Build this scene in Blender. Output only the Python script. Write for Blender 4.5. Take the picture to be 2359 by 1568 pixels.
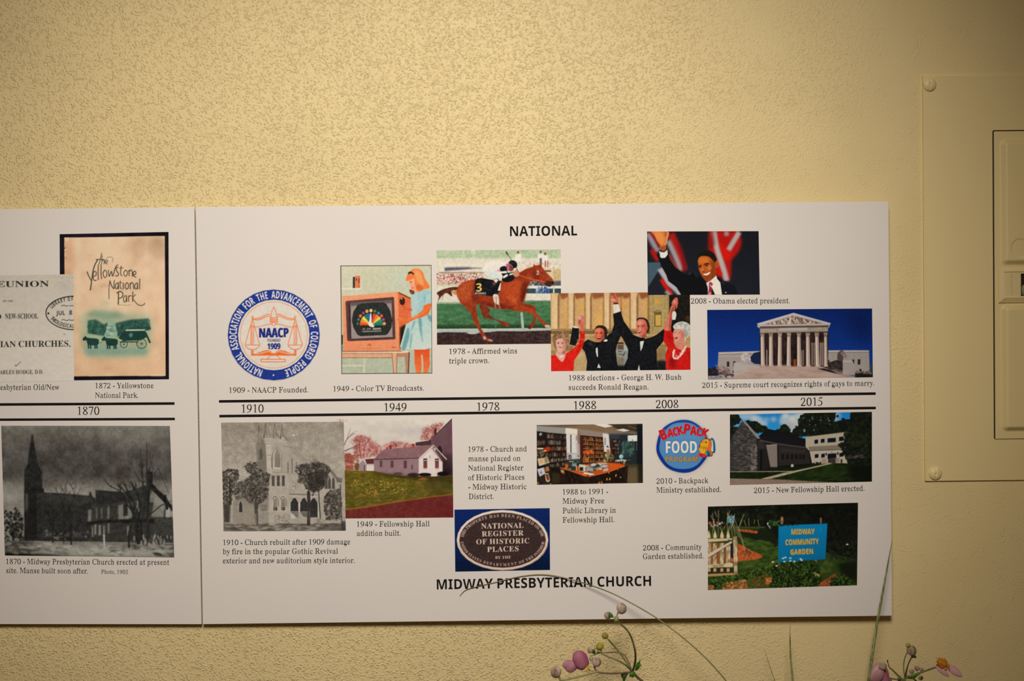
import bpy, bmesh, math, random
import numpy as np
from mathutils import Vector, Matrix
from mathutils.geometry import tessellate_polygon

for o in list(bpy.data.objects):
    bpy.data.objects.remove(o)
SC = bpy.context.scene
COL = SC.collection

# ---------------------------------------------------------------- camera
IW, IH = 2359, 1568
LENS, SENSOR = 28.0, 23.6
Z0 = 1.6236                                    # top edge of the display boards
CAM = np.array([0.44520729, -1.78152997, Z0 - 0.17360677])
YAW, PITCH, ROLL = -0.00840423, -0.01416988, -0.01055366
_r = np.array([math.cos(YAW), math.sin(YAW), 0])
_f = np.array([-math.sin(YAW) * math.cos(PITCH), math.cos(YAW) * math.cos(PITCH), math.sin(PITCH)])
_u = np.cross(_r, _f)
RIGHT, UP, FWD = math.cos(ROLL) * _r + math.sin(ROLL) * _u, -math.sin(ROLL) * _r + math.cos(ROLL) * _u, _f
cd = bpy.data.cameras.new('camera')
cd.sensor_fit, cd.sensor_width, cd.lens, cd.clip_start = 'HORIZONTAL', SENSOR, LENS, .02
cam = bpy.data.objects.new('camera', cd)
COL.objects.link(cam)
cam.matrix_world = Matrix(((RIGHT[0], UP[0], -FWD[0], CAM[0]), (RIGHT[1], UP[1], -FWD[1], CAM[1]), (RIGHT[2], UP[2], -FWD[2], CAM[2]), (0, 0, 0, 1)))
SC.camera = cam

# ---------------------------------------------------------------- light and exposure
SC.view_settings.view_transform = 'Standard'
SC.view_settings.look = 'None'
SC.view_settings.exposure = 0.0
SC.view_settings.gamma = 1.0
SC.view_settings.use_curve_mapping = False
world = bpy.data.worlds.new('room_ambience')
SC.world = world
world.use_nodes = True
world.node_tree.nodes['Background'].inputs[0].default_value = (1.0, .60, .20, 1)
world.node_tree.nodes['Background'].inputs[1].default_value = 0.07
LAMP = Vector((0.41, -1.85, 2.351))
AIM = Vector((0.335, 0.0, 1.44))
ld = bpy.data.lights.new('ceiling_downlight', 'SPOT')
ld.energy, ld.color, ld.shadow_soft_size = 165, (1.0, .885, .73), .30
ld.spot_size, ld.spot_blend = .651, 1.0
lo = bpy.data.objects.new('ceiling_downlight', ld)
COL.objects.link(lo)
lo.location = LAMP
lo.scale = (1.78, 1.50, 1)                    # the oval pool of a wall-washing fitting
lo.rotation_euler = (AIM - LAMP).to_track_quat('-Z', 'Y').to_euler()


# ---------------------------------------------------------------- helpers
def ray(px, py):
    return FWD + RIGHT * ((px - IW / 2) * SENSOR / LENS / IW) - UP * ((py - IH / 2) * SENSOR / LENS / IW)


def at(px, py, y):
    """the point of the room seen at a photo pixel, on the vertical plane y"""
    d = ray(px, py)
    return CAM + d * ((y - CAM[1]) / d[1])


def at_plane(px, py, o, n):
    d = ray(px, py)
    return CAM + d * (np.dot(o - CAM, n) / np.dot(d, n))


def tag(o, label=None, cat=None, group=None, kind=None):
    for k, v in (('label', label), ('category', cat), ('group', group), ('kind', kind)):
        if v:
            o[k] = v
    return o


def empty(name, loc):
    o = bpy.data.objects.new(name, None)
    o.empty_display_size = .03
    o.location = loc
    COL.objects.link(o)
    return o


def mesh_obj(name, verts, faces, mat, parent=None, smooth=False):
    """link one mesh object; verts are world coordinates"""
    me = bpy.data.meshes.new(name)
    V = np.asarray(verts, float)
    org = np.array(parent_origin(parent)) if parent else np.zeros(3)
    me.from_pydata((V - org).tolist(), [], faces)
    if smooth:
        me.shade_smooth()
    me.update()
    me.materials.append(mat)
    o = bpy.data.objects.new(name, me)
    COL.objects.link(o)
    if parent:
        o.parent = parent
    return o


def parent_origin(p):
    v = Vector((0, 0, 0))
    while p:
        v += p.location
        p = p.parent
    return v


def node_mat(name, color, rough=.6, spec=.3):
    m = bpy.data.materials.new(name)
    m.use_nodes = True
    b = m.node_tree.nodes['Principled BSDF']
    b.inputs['Base Color'].default_value = (*color, 1)
    b.inputs['Roughness'].default_value = rough
    b.inputs['Specular IOR Level'].default_value = spec
    return m, m.node_tree.nodes, m.node_tree.links, b


def N(nodes, t, **kw):
    n = nodes.new(t)
    for k, v in kw.items():
        if k in n.inputs:
            n.inputs[k].default_value = v
        else:
            setattr(n, k, v)
    return n


def ramp(nodes, stops):
    r = nodes.new('ShaderNodeValToRGB')
    e = r.color_ramp.elements
    while len(e) < len(stops):
        e.new(.5)
    for i, (p, c) in enumerate(stops):
        e[i].position, e[i].color = p, (c, c, c, 1) if isinstance(c, (int, float)) else (*c, 1)
    return r


def math_node(nodes, links, op, a, b):
    n = nodes.new('ShaderNodeMath')
    n.operation = op
    for i, v in enumerate((a, b)):
        if isinstance(v, (int, float)):
            n.inputs[i].default_value = v
        else:
            links.new(v, n.inputs[i])
    return n.outputs[0]


# ---------------------------------------------------------------- materials
PAINT = (.785, .662, .372)


def plaster():
    m, nd, lk, b = node_mat('painted_plaster', PAINT, .5, .35)
    tc = nd.new('ShaderNodeTexCoord')
    P = tc.outputs['Object']
    warp = N(nd, 'ShaderNodeTexNoise', Scale=160.0, Detail=2.0)
    lk.new(P, warp.inputs['Vector'])
    add = nd.new('ShaderNodeVectorMath')
    add.operation = 'MULTIPLY_ADD'
    add.inputs[1].default_value = (.007, .007, .007)
    lk.new(warp.outputs['Color'], add.inputs[0])
    lk.new(P, add.inputs[2])
    vo = N(nd, 'ShaderNodeTexVoronoi', Scale=300.0)
    vo.feature = 'F1'
    lk.new(add.outputs[0], vo.inputs['Vector'])
    r0 = ramp(nd, [(.0, 1), (.66, 0)])
    r0.color_ramp.interpolation = 'EASE'
    lk.new(vo.outputs['Distance'], r0.inputs[0])
    n1 = N(nd, 'ShaderNodeTexNoise', Scale=105.0, Detail=2.0, Roughness=.55)
    lk.new(P, n1.inputs['Vector'])
    r1 = ramp(nd, [(.32, .2), (.54, 1)])
    lk.new(n1.outputs['Fac'], r1.inputs[0])
    grain = math_node(nd, lk, 'MULTIPLY', r0.outputs[0], r1.outputs[0])
    v2 = N(nd, 'ShaderNodeTexVoronoi', Scale=340.0)
    v2.feature = 'F1'
    lk.new(P, v2.inputs['Vector'])
    r2 = ramp(nd, [(0.0, 1), (.48, 0)])
    r2.color_ramp.interpolation = 'EASE'
    lk.new(v2.outputs['Distance'], r2.inputs[0])
    n5 = N(nd, 'ShaderNodeTexNoise', Scale=42.0, Detail=3.0, Roughness=.6)
    lk.new(P, n5.inputs['Vector'])
    r5 = ramp(nd, [(.48, .04), (.64, 1)])
    lk.new(n5.outputs['Fac'], r5.inputs[0])
    # where the knock-down coat is heavy: all over the left, thinning to the right in patches
    sx = nd.new('ShaderNodeSeparateXYZ')
    lk.new(P, sx.inputs[0])
    n3 = N(nd, 'ShaderNodeTexNoise', Scale=4.0, Detail=2.0)
    lk.new(P, n3.inputs['Vector'])
    k = math_node(nd, lk, 'MULTIPLY_ADD', n3.outputs['Fac'], .9)
    k.node.inputs[2].default_value = 0.0
    k = math_node(nd, lk, 'SUBTRACT', k, sx.outputs['X'])
    r3 = ramp(nd, [(0.0, .16), (.45, 1.0)])
    lk.new(math_node(nd, lk, 'ADD', k, .55), r3.inputs[0])
    h = math_node(nd, lk, 'MULTIPLY', grain, r3.outputs[0])
    h2 = math_node(nd, lk, 'MULTIPLY', r2.outputs[0], math_node(nd, lk, 'MULTIPLY', r5.outputs[0], .5))
    h = math_node(nd, lk, 'ADD', h, h2)
    bp = N(nd, 'ShaderNodeBump', Strength=1.0, Distance=.0011)
    lk.new(h, bp.inputs['Height'])
    lk.new(bp.outputs[0], b.inputs['Normal'])
    # faint unevenness of the paint
    n4 = N(nd, 'ShaderNodeTexNoise', Scale=6.0, Detail=3.0)
    lk.new(P, n4.inputs['Vector'])
    cr = ramp(nd, [(.3, tuple(c * .96 for c in PAINT)), (.7, tuple(min(1, c * 1.04) for c in PAINT))])
    lk.new(n4.outputs['Fac'], cr.inputs[0])
    lk.new(cr.outputs[0], b.inputs['Base Color'])
    return m


def painted_metal():
    m, nd, lk, b = node_mat('painted_sheet_metal', (.80, .68, .375), .42, .4)
    tc = nd.new('ShaderNodeTexCoord')
    n1 = N(nd, 'ShaderNodeTexNoise', Scale=260.0, Detail=2.0)
    lk.new(tc.outputs['Object'], n1.inputs['Vector'])
    bp = N(nd, 'ShaderNodeBump', Strength=.25, Distance=.0004)
    lk.new(n1.outputs['Fac'], bp.inputs['Height'])
    lk.new(bp.outputs[0], b.inputs['Normal'])
    return m


def board_white():
    m, nd, lk, b = node_mat('white_display_board', (.80, .80, .80), .6, .12)
    tc = nd.new('ShaderNodeTexCoord')
    n1 = N(nd, 'ShaderNodeTexNoise', Scale=5.0, Detail=2.0)
    lk.new(tc.outputs['Object'], n1.inputs['Vector'])
    cr = ramp(nd, [(.3, (.785, .78, .82)), (.7, (.805, .795, .825))])
    lk.new(n1.outputs['Fac'], cr.inputs[0])
    lk.new(cr.outputs[0], b.inputs['Base Color'])
    return m


def print_ink():
    m, nd, lk, b = node_mat('printed_picture_ink', (.5, .5, .5), .75, .04)
    a = nd.new('ShaderNodeAttribute')
    a.attribute_name = 'ink'
    lk.new(a.outputs['Color'], b.inputs['Base Color'])
    return m


def two_tone(name, c0, c1, scale=60.0, rough=.55, stretch=(1, 1, 1), trans=0.0, detail=2.0):
    m, nd, lk, b = node_mat(name, c0, rough, .3)
    tc = nd.new('ShaderNodeTexCoord')
    mp = nd.new('ShaderNodeMapping')
    mp.inputs['Scale'].default_value = stretch
    lk.new(tc.outputs['Object'], mp.inputs[0])
    n1 = N(nd, 'ShaderNodeTexNoise', Scale=scale, Detail=detail)
    lk.new(mp.outputs[0], n1.inputs['Vector'])
    cr = ramp(nd, [(.35, c0), (.65, c1)])
    lk.new(n1.outputs['Fac'], cr.inputs[0])
    lk.new(cr.outputs[0], b.inputs['Base Color'])
    if trans:
        b.inputs['Subsurface Weight'].default_value = trans
        b.inputs['Subsurface Radius'].default_value = (.004, .002, .002)
        b.inputs['Subsurface Scale'].default_value = .5
    return m


M_WALL, M_METAL, M_BOARD, M_PRINT = plaster(), painted_metal(), board_white(), print_ink()
M_INK = two_tone('black_ink', (.012, .011, .011), (.017, .015, .015), 40, .8)
M_INK.node_tree.nodes['Principled BSDF'].inputs['Specular IOR Level'].default_value = .05
M_FLOOR = two_tone('floor_tile', (.30, .22, .13), (.36, .27, .17), 8)
M_DARK = two_tone('gap_shade', (.02, .015, .01), (.03, .022, .015), 60)  # near-black colour standing in for the shade inside narrow openings

# ---------------------------------------------------------------- the room
def box(name, lo, hi, mat, parent=None):
    x0, y0, z0 = lo
    x1, y1, z1 = hi
    v = [(x0, y0, z0), (x1, y0, z0), (x1, y1, z0), (x0, y1, z0), (x0, y0, z1), (x1, y0, z1), (x1, y1, z1), (x0, y1, z1)]
    f = [(0, 3, 2, 1), (4, 5, 6, 7), (0, 1, 5, 4), (1, 2, 6, 5), (2, 3, 7, 6), (3, 0, 4, 7)]
    return mesh_obj(name, v, f, mat, parent)


tag(box('wall_back', (-2.2, 0, 0), (3.0, .12, 2.7), M_WALL), kind='structure')
tag(box('floor', (-2.2, -3.2, -.1), (3.0, .12, 0), M_FLOOR), kind='structure')


# ---------------------------------------------------------------- lettering and print painter

GLYPH_DATA = r'''b,2e1%0^261B2L1b2L1$2H1;241~1;201z1;1#1s1?1j1@1a1<1G1%11
b-2[2%2x1v2x1v2M2%2M
b.2e1{1{1%1<1z1z1+1g1{1b2F1l2K1z2F1<
bA4Y1a1f1a1q1q1u1$1-2;4q2|4p461_4M1w4c1q4c1f2~1f2~1q3R1w3W1)3D2V2E2V1}1[1}1#271t2S1q2S1f/2K2m372m2v3r
bB4c1p1f1p1p1;1v1_1;1{3^1?4Q1)4X1o4Z1o4j3W4h3z4Z3]4N46454A3-473s403c3<3Q3Y3A3_2[4B2(4K2o4M2G451,3w1m3O1g/2y3D363H3K3P3S3c3X3*3T473J4O384U2-4W2#4O/2_1t3L1z3Z1=3g2G3e2q3X2*3M2[342}2y312z1+2)1x
bC4r3G1Z2:1c2l1k2M1z1]221#2f1v2-1x3U1)3x1]3_2C4G2Z4X2z4j3T4p454X4F4a4O4p4Y4p4Y3l4O3l4B3:3;4G3t4U3X4b2_4X2$4H2n3@2e3i2c2}2f2h2o292&1:301y3c1u3(1#3{1.4T2F4e25421u3*1i
bD4*1r1f1r1p1;1u1_1,1{3|1@4O1*4X1o4Z1o4j3M4i3*4X4F4A4d3&4p3N4r2~4l2d4U21411#3o1k2~1f/2_1t3Z1&3r1|3*2i3-2~3*3h3y3=3i4D3N4R2{4W2%4Q2y432z1-2(1x
bE4b1n1f1n1p1>1x1|1}1{4B1:4U1p4Z1p4j4C4j4C3r423r3@413u4L3I4U2:4U2$4O2z392|3C3C3I3Q3b3Z3*3i3*3i2M3Y2M3S2s3G2.2_2]2z2_2z1[2$1$2.1x3M1w3o1$3_1|4J2b4U2b4E1f
bF4F1o1f1o1p1;1w1_1<1{3|1@4N1*4V1n4Z1n4j484j483r3~3r3;443s4M3V4S304V2*4T2!4N2y3A2_3C3A3J3O3c3W3*3h3*3h2M3X2M3P2v3G2,2_2^2y2{2#1+2.1u3G1p3G1f
bG4<3N1Z2?1c2o1k2O1y1^211*2Q1y2u1w3G1$3k1;3.23472N4P2m4e2;4m3G4p3g4n474Y4G4c4O4p4Y4p4Y3k4O3k4C3.3?4D3x4S3b4a3M4c2{4X2%4H2o3[2g3j2d2~2g2g2x1[301s3R1n3h1o3w1v3&1,3$2k3t2u3R2y3R2+4-2+4-2y4n2u4g2k4e1w3|1h
bH4|1o1f1o1p1>1y1{201_4D1;4T1p4Z1p4j374j374Z2,4U2!4I2y3C3(3C3%4I3v4U3V4Z3V4j4<4j4<4Z4m4R4g404h1;4q1w4<1p4<1f3V1f3V1p3t1v3$1(3(2_2y2_2#1)2,1v371p371f
bI3I1n1f1n1p1*1u1@1#1|1|1{4H1;4V1n4Z1n4j394j394Z2-4V2!4H2z1}2(1!2>1t391p391f
bL4S1o1f1o1p1>1y1{201_4E1;4U1p4Z1p4j3C4j3C4Z2.4V2!4F2!1*2,1y321v3X1y3w1)3^1~4I2i4S2i4D1f
bM5#1n1f1n1p1*1t1[1#1|1~1{4F1;4U1o4Z1o4j2!4j3q2b4g4j5r4j5r4Z5Y4V5N4M5J3~5K1;5T1u5q1p5q1f4A1f4A1p4Y1v4i1;4j4C3Z1f3O1f2F462G1.2R1u2r1p2r1f
bN4)4E1Z2G3,2H1.2Q1v2p1p2p1f1q1f1q1p1+1s1@1y1|1~1|451%4U1q4Z1q4j2j4j472q454H3{4U3y4Z3y4j4y4j4y4Z4Z4U4Q4D4P1Z
bO4}3I1Z2q1j281;1)2W1v2~1)3s284B2r4f3L4q3<4f4V4B4y3t4,2~4y2W4U1;3:1j/3L1m3j1r3$1*3>253|2f402~3]3#3+453r4Q3g4X3I4c2]4X2#4H2n3[2f3j2c2~2j2N2w1[2|1r
bP4N1o1f1o1p1>1y1{201_4D1;4T1p4Z1p4j3Q4i3#4a3_4N4A444H3*4E3a413F3+2~3h2>2y2:2#1)2,1v371p371f/2y303C353P3D3X3R3b3x3X423M4L394S2-4U2!4M
bR4u1o1f1o1p1>1y1{201_4D1;4T1p4Z1p4j3Z4g3*4Y434K4I404L3<4K3i413F3p2{4a1$4k1s4y1p4y1f3%1f2-2>2y2>2!1:2,1v371p371f/2y323G373U3H3d3V3h3p3g3^3R4M3E4T2;4U2!4K
bS461(1Z1(2k1>2k24222I1,2k1r2>1o3A1w3O1:3T253O2P392f2O2@1[3M1.3e1,3z1:3~1[4E2E4b2i4o2=4p3f4d3m4f3s4q3%4q3%3r3t3r3k3>3S4F3B4T2[4b2y4c2e4W2S4I2N402R3.2c3x3d3C3&2;3.2w3=2V3.233%1;3d1o3B1d2s1a221m1]1j1=1Z
bT4Q271f271p2X1v2h1:2j4W2I4T1~4L1)3|1w3q1l3q1l4j4I4j4I3q483q433=3]473(4L3m4T3K4W3L1.3V1u3w1p3w1f
bU4(3B1X2i1g2K1w241]1{2i1^4D1:4T1o4Z1o4j364j364Z2+4U2z4E2y2M2)1?2?1%361v3R1s3q1v3,1(3{1_452H464D3{4T3x4Z3x4j4u4j4u4Z4Z4S4R4C4P2b491-401y3$1h
bW5n2s1Z1w4D1m4V1W4Z1W4j2y4j2y4Z2c4R2a4B2{2h3g3.3R4P3J4V2~4Z2~4j4a4j4a4Z4C4T484H4u2p5C4D584T4:4Z4:4j5v4j5v4Z5g4S5U464e1Z4T1Z3p3l2%1Z
bY4S2C1f2C1p2b1v2j1)2m2w1$4C1n4U1X4Z1X4j2;4j2;4Z2p4V2j4K3B2|3+4D3&4S3d4Z3d4j4a4j4a4Z4L4T454C3N2.3P1)3X1v3w1p3w1f
r,2e1%0^22182B1H2L1e2C1!2B1-2F1@22201=201!1?1)1:1:1k1?1j1@1b1>1L1%11
r-2[2%2x1v2x1v2M2%2M
r.2e1{1{1.1]1$1.1*1)1*1t1$1n1.1f1{1b281f2G1n2B1t2B1)2G1.281]
r/2$1i1b1-1b2!4o2Y4o
r0412%1b301d3I1j3l1*3)2K3>2*3>3A3,3l3s403b4M3M4W334d2(4g2h4e2O4Y1_4A1#3x1r3A1r2*1y2W1=1?261v2K1l2h1d/2&1n2j1z2R1_2D2T252,283Q2K3*2e4D2%4U2|4I3F3_3T3o3b383Z2r3N2A2|1z
r1412C1g3c1h3a1o331o2~1r314d2^4i2y4h2p4V204A1{451~3~273|2l4B2o492o1r2k1o2E1o
r2411u1g3s1h3+283y273d1,2B1+3C2;3Y3H3m3j3n3,3h443T4L344Z2y4g2S4d1[4P1!471p3w1x3s1>3s1|3w263}2E4B2Z4P2x4S2=4L33493B3@3D3t363W2-2}2N2V1p1z1q1v1y1q
r4412{1g3W1g3X2H3.2I3=2L3;2g3W2i3W4Z3E4g2_4b2^4N1y2k1p2f1m2T1r2I2]2I/1?2g2^3_2^2h
r541271a2W1a2x1g3C1x3c1_3r2U3i2(3J382y3T293V2U4C3h4E3x4i2U4e2K4X1[3X1)3M1{3G2f3H2&372@2|352)3E2W2~1|2:1,2n1v2K1n211s1[1*1-1,1z1&1o1q1q1m
r7412j1b2z1c2&1j3(4E3+4Q3%4c1?4c1u3=1%3=214C3Z4B2a1h2b1d
r8412t1c301e3V1o3!1,3.253+2N3x2f2^363p3n3z3;3v473p4G3W4T2>4f2f4c294Q1>4A1-3=1]3k2f351.2g1#2K1#1{1:1+231u2V1i/2%1n2R1)2E1@2A242D2N2M2g2!2>3L2e3U2T3a2C3W1]3J1)2]1r/2z3M2T3n2K3?2P462W4E2t4R2*4U314N3E4D3M413N3:3C3o
r9411*1Z1~1c2^1.3L283p2p3y2.3*3W3(3$3o493b4M3H4Y2:4f2T4b214M1*3}1y3$1w3W1*2~1^2+2E2t2e2l2:2j3G2p2|2L2$1}2h1.1y1j1w1d/2z2u2d2(2M2|2B3N293q2F3<2Q462k4O2#4U2~4J3F413Q3(3T3Y3N3A3C2@2@2!
rA4Y1p1f1p1q1f1q1o1s1%1:2b3l2u3x2)4H2%4S2;4q2|4p364T344H3G3z3y2n3>2b3+2Q3{1@471w4c1q4c1f2~1f2~1q3Z1u3j1#3h1<3Q2V2E2V1}1[1|1$261s2P1q2D1q2E1f/2K2m3K2m2?3T2!3f2v3r
rB4c1p1f1p1p1~1w271-293^274G214T1o4Z1o4j2^4j3q4c3<4H3_423{3u3@3h3!3N3Y3A3w34422!4A2U47273~1=3#1o3a1h/2m3D363G3N3L3Y3U3h3o3j3*3g433V4O314W2q4T2m4B/2_1t3X1!3l1<3t2I3p2v3e2<3O2^342~2m312o1%2t1x
rC4r3G1Z2]1b2i1l2j1r2I1;1|2E1:2n1+2:1-3P1[3z29432P4J2g4X2-4l3R4p454X4H4c4O4p4Y4p4Y4c4O4O4Y3}4Y3l4O3l3^4G3(4S3W4b2^4Y2y4O2k462Y3+2P3B2R2o2Y2K2k1{2!1)2|1w3l1u3$1z3_1-4T2F4e254Q1<3@1n3a1a
rD4*1r1f1r1p1~1v271*283|224S1o4Z1o4j3I4i3w4a3[4L4G3|4O3-4d3K4a2k4P2C461;3&1q3h1j2~1f/2_1t3c1#3o1*3%1|3@2Z3{2~3?3q3$423n4I3O4T2{4W2s4S2m432n1+2s1x
rF4F1o1f1o1p201x271.293|274F224Q1;4W1n4Z1n4j484j3|4W484I483r3~3r3>3~3w4M3c4S304V2t4S2n4N2m3A333E3N3Z3W3*3h3*3h3K3Y383a2_3h2-3h2M3X2M3N2y332]2m2{2m1_2q1$2$1u3G1p3G1f
rG4<3N1Z2x1h2R1&24231>2a1,2:1.3Q1]3!2A432P4K2h4X2-4l3R4p454Y4G4c4O4p4Y4p4Y4c4O4O4Y3|4Y3k4O3k4E3*3|453~4B3?4K3z4V3b4b2_4Y2z4O2l462Z3+2S3c2P2~2V2W2m1[2$1#2;1v3C1o3i1o3&1t3;1$3?2S3:2p3r2w3R2y3R2+4-2+4-2y4h2v4V2p4R1w451j
rH4|1o1f1o1p1<1s231y2920292<1{30293C274G1~4T1p4Z1p4j374j374Z2z4U2p4N2m3C3?3C3<4N3(4U3V4Z3V4j4<4j4<4Z4Z4R4T404T3C4g304T2<4V1-4b1w4<1p4<1f3V1f3V1p3)1v3<1&3?2_2m2_2p1&2w1v371p371f
rL4S1o1f1o1p231y2920274G1~4T1p4Z1p4j3C4j3C4Z2x4U2o4J2o1(2x1y321v3e1z3!1(3:1:3:1>432C4I2i4S2i4K1@401s4D1f
rM5#1(1f1(1p1x1q1+1s1>1y1|1]1{4A2B4D254R1o4Z1o4j2!4j2q4Y2%4A3U2y3l2m3q2b4R4A4l4M4r4Y4g4j5r4j5r4Z5F4S574K581*5D1v5q1p5q1f4A1f4A1p4o1w4u1.4v3#4j3<4j4C3-2h3s2V3g1;3i1$3Z1f3O1f3E1$3G1<372L2b3,2K3^2F462G1;2R1t2i1q2Z1p2Z1f2e1f
rN4)4E1Z3@1#3@1-3g2d2k3r2N3!2G3,2G1;2N1x2U1s2g1q2Y1p2Y1f2d1f1$1f1*1f1*1p1w1q1>1v1{1-1|3+2E3]2D451@4V1x4Z1)4Z1&4j2Z4j2b4a2;3=3%2,3~2!472q464F3_4W3)4Z3=4Z3=4j3.4j4l4j4h4j4h4Z4o4Z4c4X4W4R4Q4B4P2t492h4I1,4P1x4P1Z
rO4}3I1Z2~1a2q1j2I1;22271@2W1.2x1,2~1.3S1@3s223?2I4B2r4f314o3L4q3e4o3<4f4L4B4a3@4m3t4t3S4v2~4t2x4m2W4b274L1;3:1j3c1a/3L1m3k1q3(1!3]1@472W4D2~483s3@453t4U3I4c2[4Y2y4O2k462V3s2P2~2V2W2l1[2-1u
rP4N1o1f1o1p1<1s231y2920274G1~4T1p4Z1p4j364j3#4a3y4X3|45433;443o3^3L3!303!2_3o2@3N2;2n2:2m1]2q1#2$1t371p371f/2m303F333W393f3I3m3e3o3*3j443Z4L324U2p4Q2m4F
rR4u1o1f1o1p1<1s231y2920274G1~4T1p4Z1p4j3B4j3j4f3,4X473{483l3_3L3p2{3i2;4R1w4w1p4h1p4i1f4m1f3=1f2^2>2m2>2m1]2q1#2$1t371p371f/2m3237343f3H3r3a3v3#3t3@3i4H3X4O3G4T2.4U2q4Q2m49
rS461(1Z1(1l1<1y1(1{1(2k1>2k21282C1>2B1,2Y1t2*1o3C1t3V1-3b253Z2M3Q2a2l2=223Z1@3z1]411>481[4E294Y2n4o2?4o3f4d3o4g3s4q3%4q3%4d3v4R3%4E3%3r3t3r3j3@3U4E3W4I3I4T314a2)4d2k4a2W4O2G402I3;2S3y3B3I3u2x3$2h3(2N3&273v1;3V1n2|1a2o1a2L1k221m1]1j1=1Z
rT4Q271f271p2k1v2o1x2t1,2v4W2H4U1~4O1%3]1w3q1l3q1l4I1v4W1l4j4I4j484V4I4I4I3q483q3|413(4O3l4U384W391+3E1x3I1v3w1p3w1f
rV4T2>1X2$1(2(1>2w2N1<4A1#4T1X4Z1X4j2>4j2>4Z2W4S2U4G2_2z3C2n3H2b3.493,4S3#4X3m4Z3v4Z3v4j3r4j4P4j4L4j4L4Z4W4Z4N4Y474E3Y2Y3H2N391>3D1(301X
rW5n2s1Z2g1*2k1@2b2b1+4G1!4U1W4Z1W4j2y4j2y4Z2Q4U2N4F2$2(2[2t2{2h3X3n3p3z3t3.3c4S2~4Z2~4j4a4j4a4Z444V3}4S3{4H4a2;4q2#4u2p5B4A594R4@4Z4}4Z4|4j5j4j5n4Y5d4P5T454:2o4v2d4m1[4p1*4e1Z4T1Z4G1+4K1]492f3-3N3t3Z3p3l3G2k2|2Z2;1?2>1)2%1Z
rY4S2C1f2C1p2i1t2u1#2y1]2y2w1-4L1#4U1X4Z1X4j2;4j2;4Z2Z4U2V4K2[383B2|3+4A3*4U3g4Z3t4Z3t4j3p4j4N4j4J4j4O4Z4S4Y4E4T4I4R42473T2_392.3B1]3E1#3Q1t3w1p3w1f
ra3)3F1Z2}1c2{1s2-1!2l1s2V1d291a1?1d1&1(1$1?1&261:2L2F2i2[2%2@3C2;3S2%3a2l3d2K3a2F3U2F3O293M2F352F2=2K2;2H2-1}2&1+2,1)2.1-2<1-3L1(3P1]3d2Y3q2!3q2[3n353g3K3P3R2~3Q1%3i1z3s1&3x1v3f1p3V1b/2e1z2%1%2[1?2[2e2%2r2R2Z2E2E2C1]2G1*2K1$
rb3>1(1Y1(1x1=1-1=4B1-4V1r4Z1z4a1x4j2L4j2O3T2U3a2w3g2%3o2_3r3F3o3e3M3o323t2y3r2M3c1,3S1x321c2&1Z2n1c2E1w1.1Y/2z1n2|1t361$3H293K2l3I2?383I2}3P2!3U2X3O2O372Q1$
rc3c2j1Z2N1c2E1q1[1v211!1?1:1*271$2W1$2y1.34233U2Y3o2%3r2?3o3D3W3J3F3I2{3O2^372:2{2:2;2[2>2|2>3P2.3a2r3e2R3X2F3B2B2_292o2E2F2X1:2p1&2}1&3P1_3X1=3M1$2^1s2+1e
rd3^2Z1Z2G1c1^1!1-1[1$2e1+2|1_3P293a2J3n2d3r2u3o2#3g303b373U354N314U2$4Z2.4a2.4j2*4j3f4j3b4j3g4K3g1.3k1#3%1w3y1v3x1l3!1l2{1Z351o2{1$2?1t2y1m2t1c/2s1w301,371|363A2}3O2u3U2U3Q2M3H2D2=2B2h2D2A2M1+2T1!
re3g2i1Z2M1c2C1q1@1u221!1?1;1,201$2k1*2~1_3Q2O3o2k3r2(3o2{3g3B3U3M2)3V2p2B2p2C2S2N1{2W1:2,1&341.3O233X1_3B1v2;1l2*1e/2D2&2[2&2;3O2q3d2Z3c2Q3Y2D31
rf2?1o1f1o1p1?1u1^1{1[3S1p3S1p3m1[3m1}4C254R2G4d2j4o2>4m2?4h364d3G4R3B4M3A3}3F3_303;2)3@2%3{2+3}2.4O2*4S2(4a2s4c2c4Y2Z4U2T3@2T3m2.3m2.3S2U3S2T3F2V1z2d1s2,1p2,1f
rg3w2d0k1<0s1=0w1!0+1v0@1v131r191$1I1]1Q1!1e1u1q1t1$1&1)1(1=1#1[252E2Q2I252O1;2g1&2%1)3C1=3R203d2V3q2z3q2~3i3d3i3Z3i3c3N3G3N3O343Q2.3N2q3F2c302O2:2H2O2B261?2J1-341)3X1w3h1n3n1a3o1U3e1P3o1A3m113X0*3G0w2*0m/2k2Q2+2W2@2!2@352:3R2>3V2+3b2s3d2d3d2M3Y2D3I2A2|2B2!2H2d2R2T/2m0z350)3I0]3I1B3C1I331K2A1L1>121[0=2E0$
rh411q1f1q1p1?1u1^1:1^4J1>4V1x4a1%4a1%4j2R4j2T3Y2e3M2b3V2)3d2;3n383r3L3p3T3k3h3O3m383p1z3s1t3.1p3z1p3#1f3&1f2|1f301f321p2=1p371r3C1z3E2|373L2.3P2i3J2T332U1$2Y1t2x1p2x1f
ri2+2C3?1@3}1_411_4c1@4f204m2C4o2O4m2X4f2T4c2T412X3}/1q1f1q1p1?1u1^1+1]3P1?3Y1x3c1(3c1&3m2S3m2U1$2Y1t2q1p2i1p2x1f
rk3=1p1f1p1p1>1t1^1+1^4J1?4V1y4Z1(4a1&4j2R4j2T2=2n2%2j2q2u2!2x2,363K373a2=3c313c2~3m3t3m3r3c3w3b3X3O2_2<332&312u3H2j3D2Z3v1z3!1t3?1p3-1p3}1f2>1f2>1p3G1t3G1%2*2S2j2e2T2W2U1$2Y1t2q1p2i1p2x1f
rl2,1q1f1q1p1?1u1^1+1^4J1?4V1x4Z1)4a1&4j2S4j2U1(2Y1t2q1p2i1p2x1f
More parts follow.
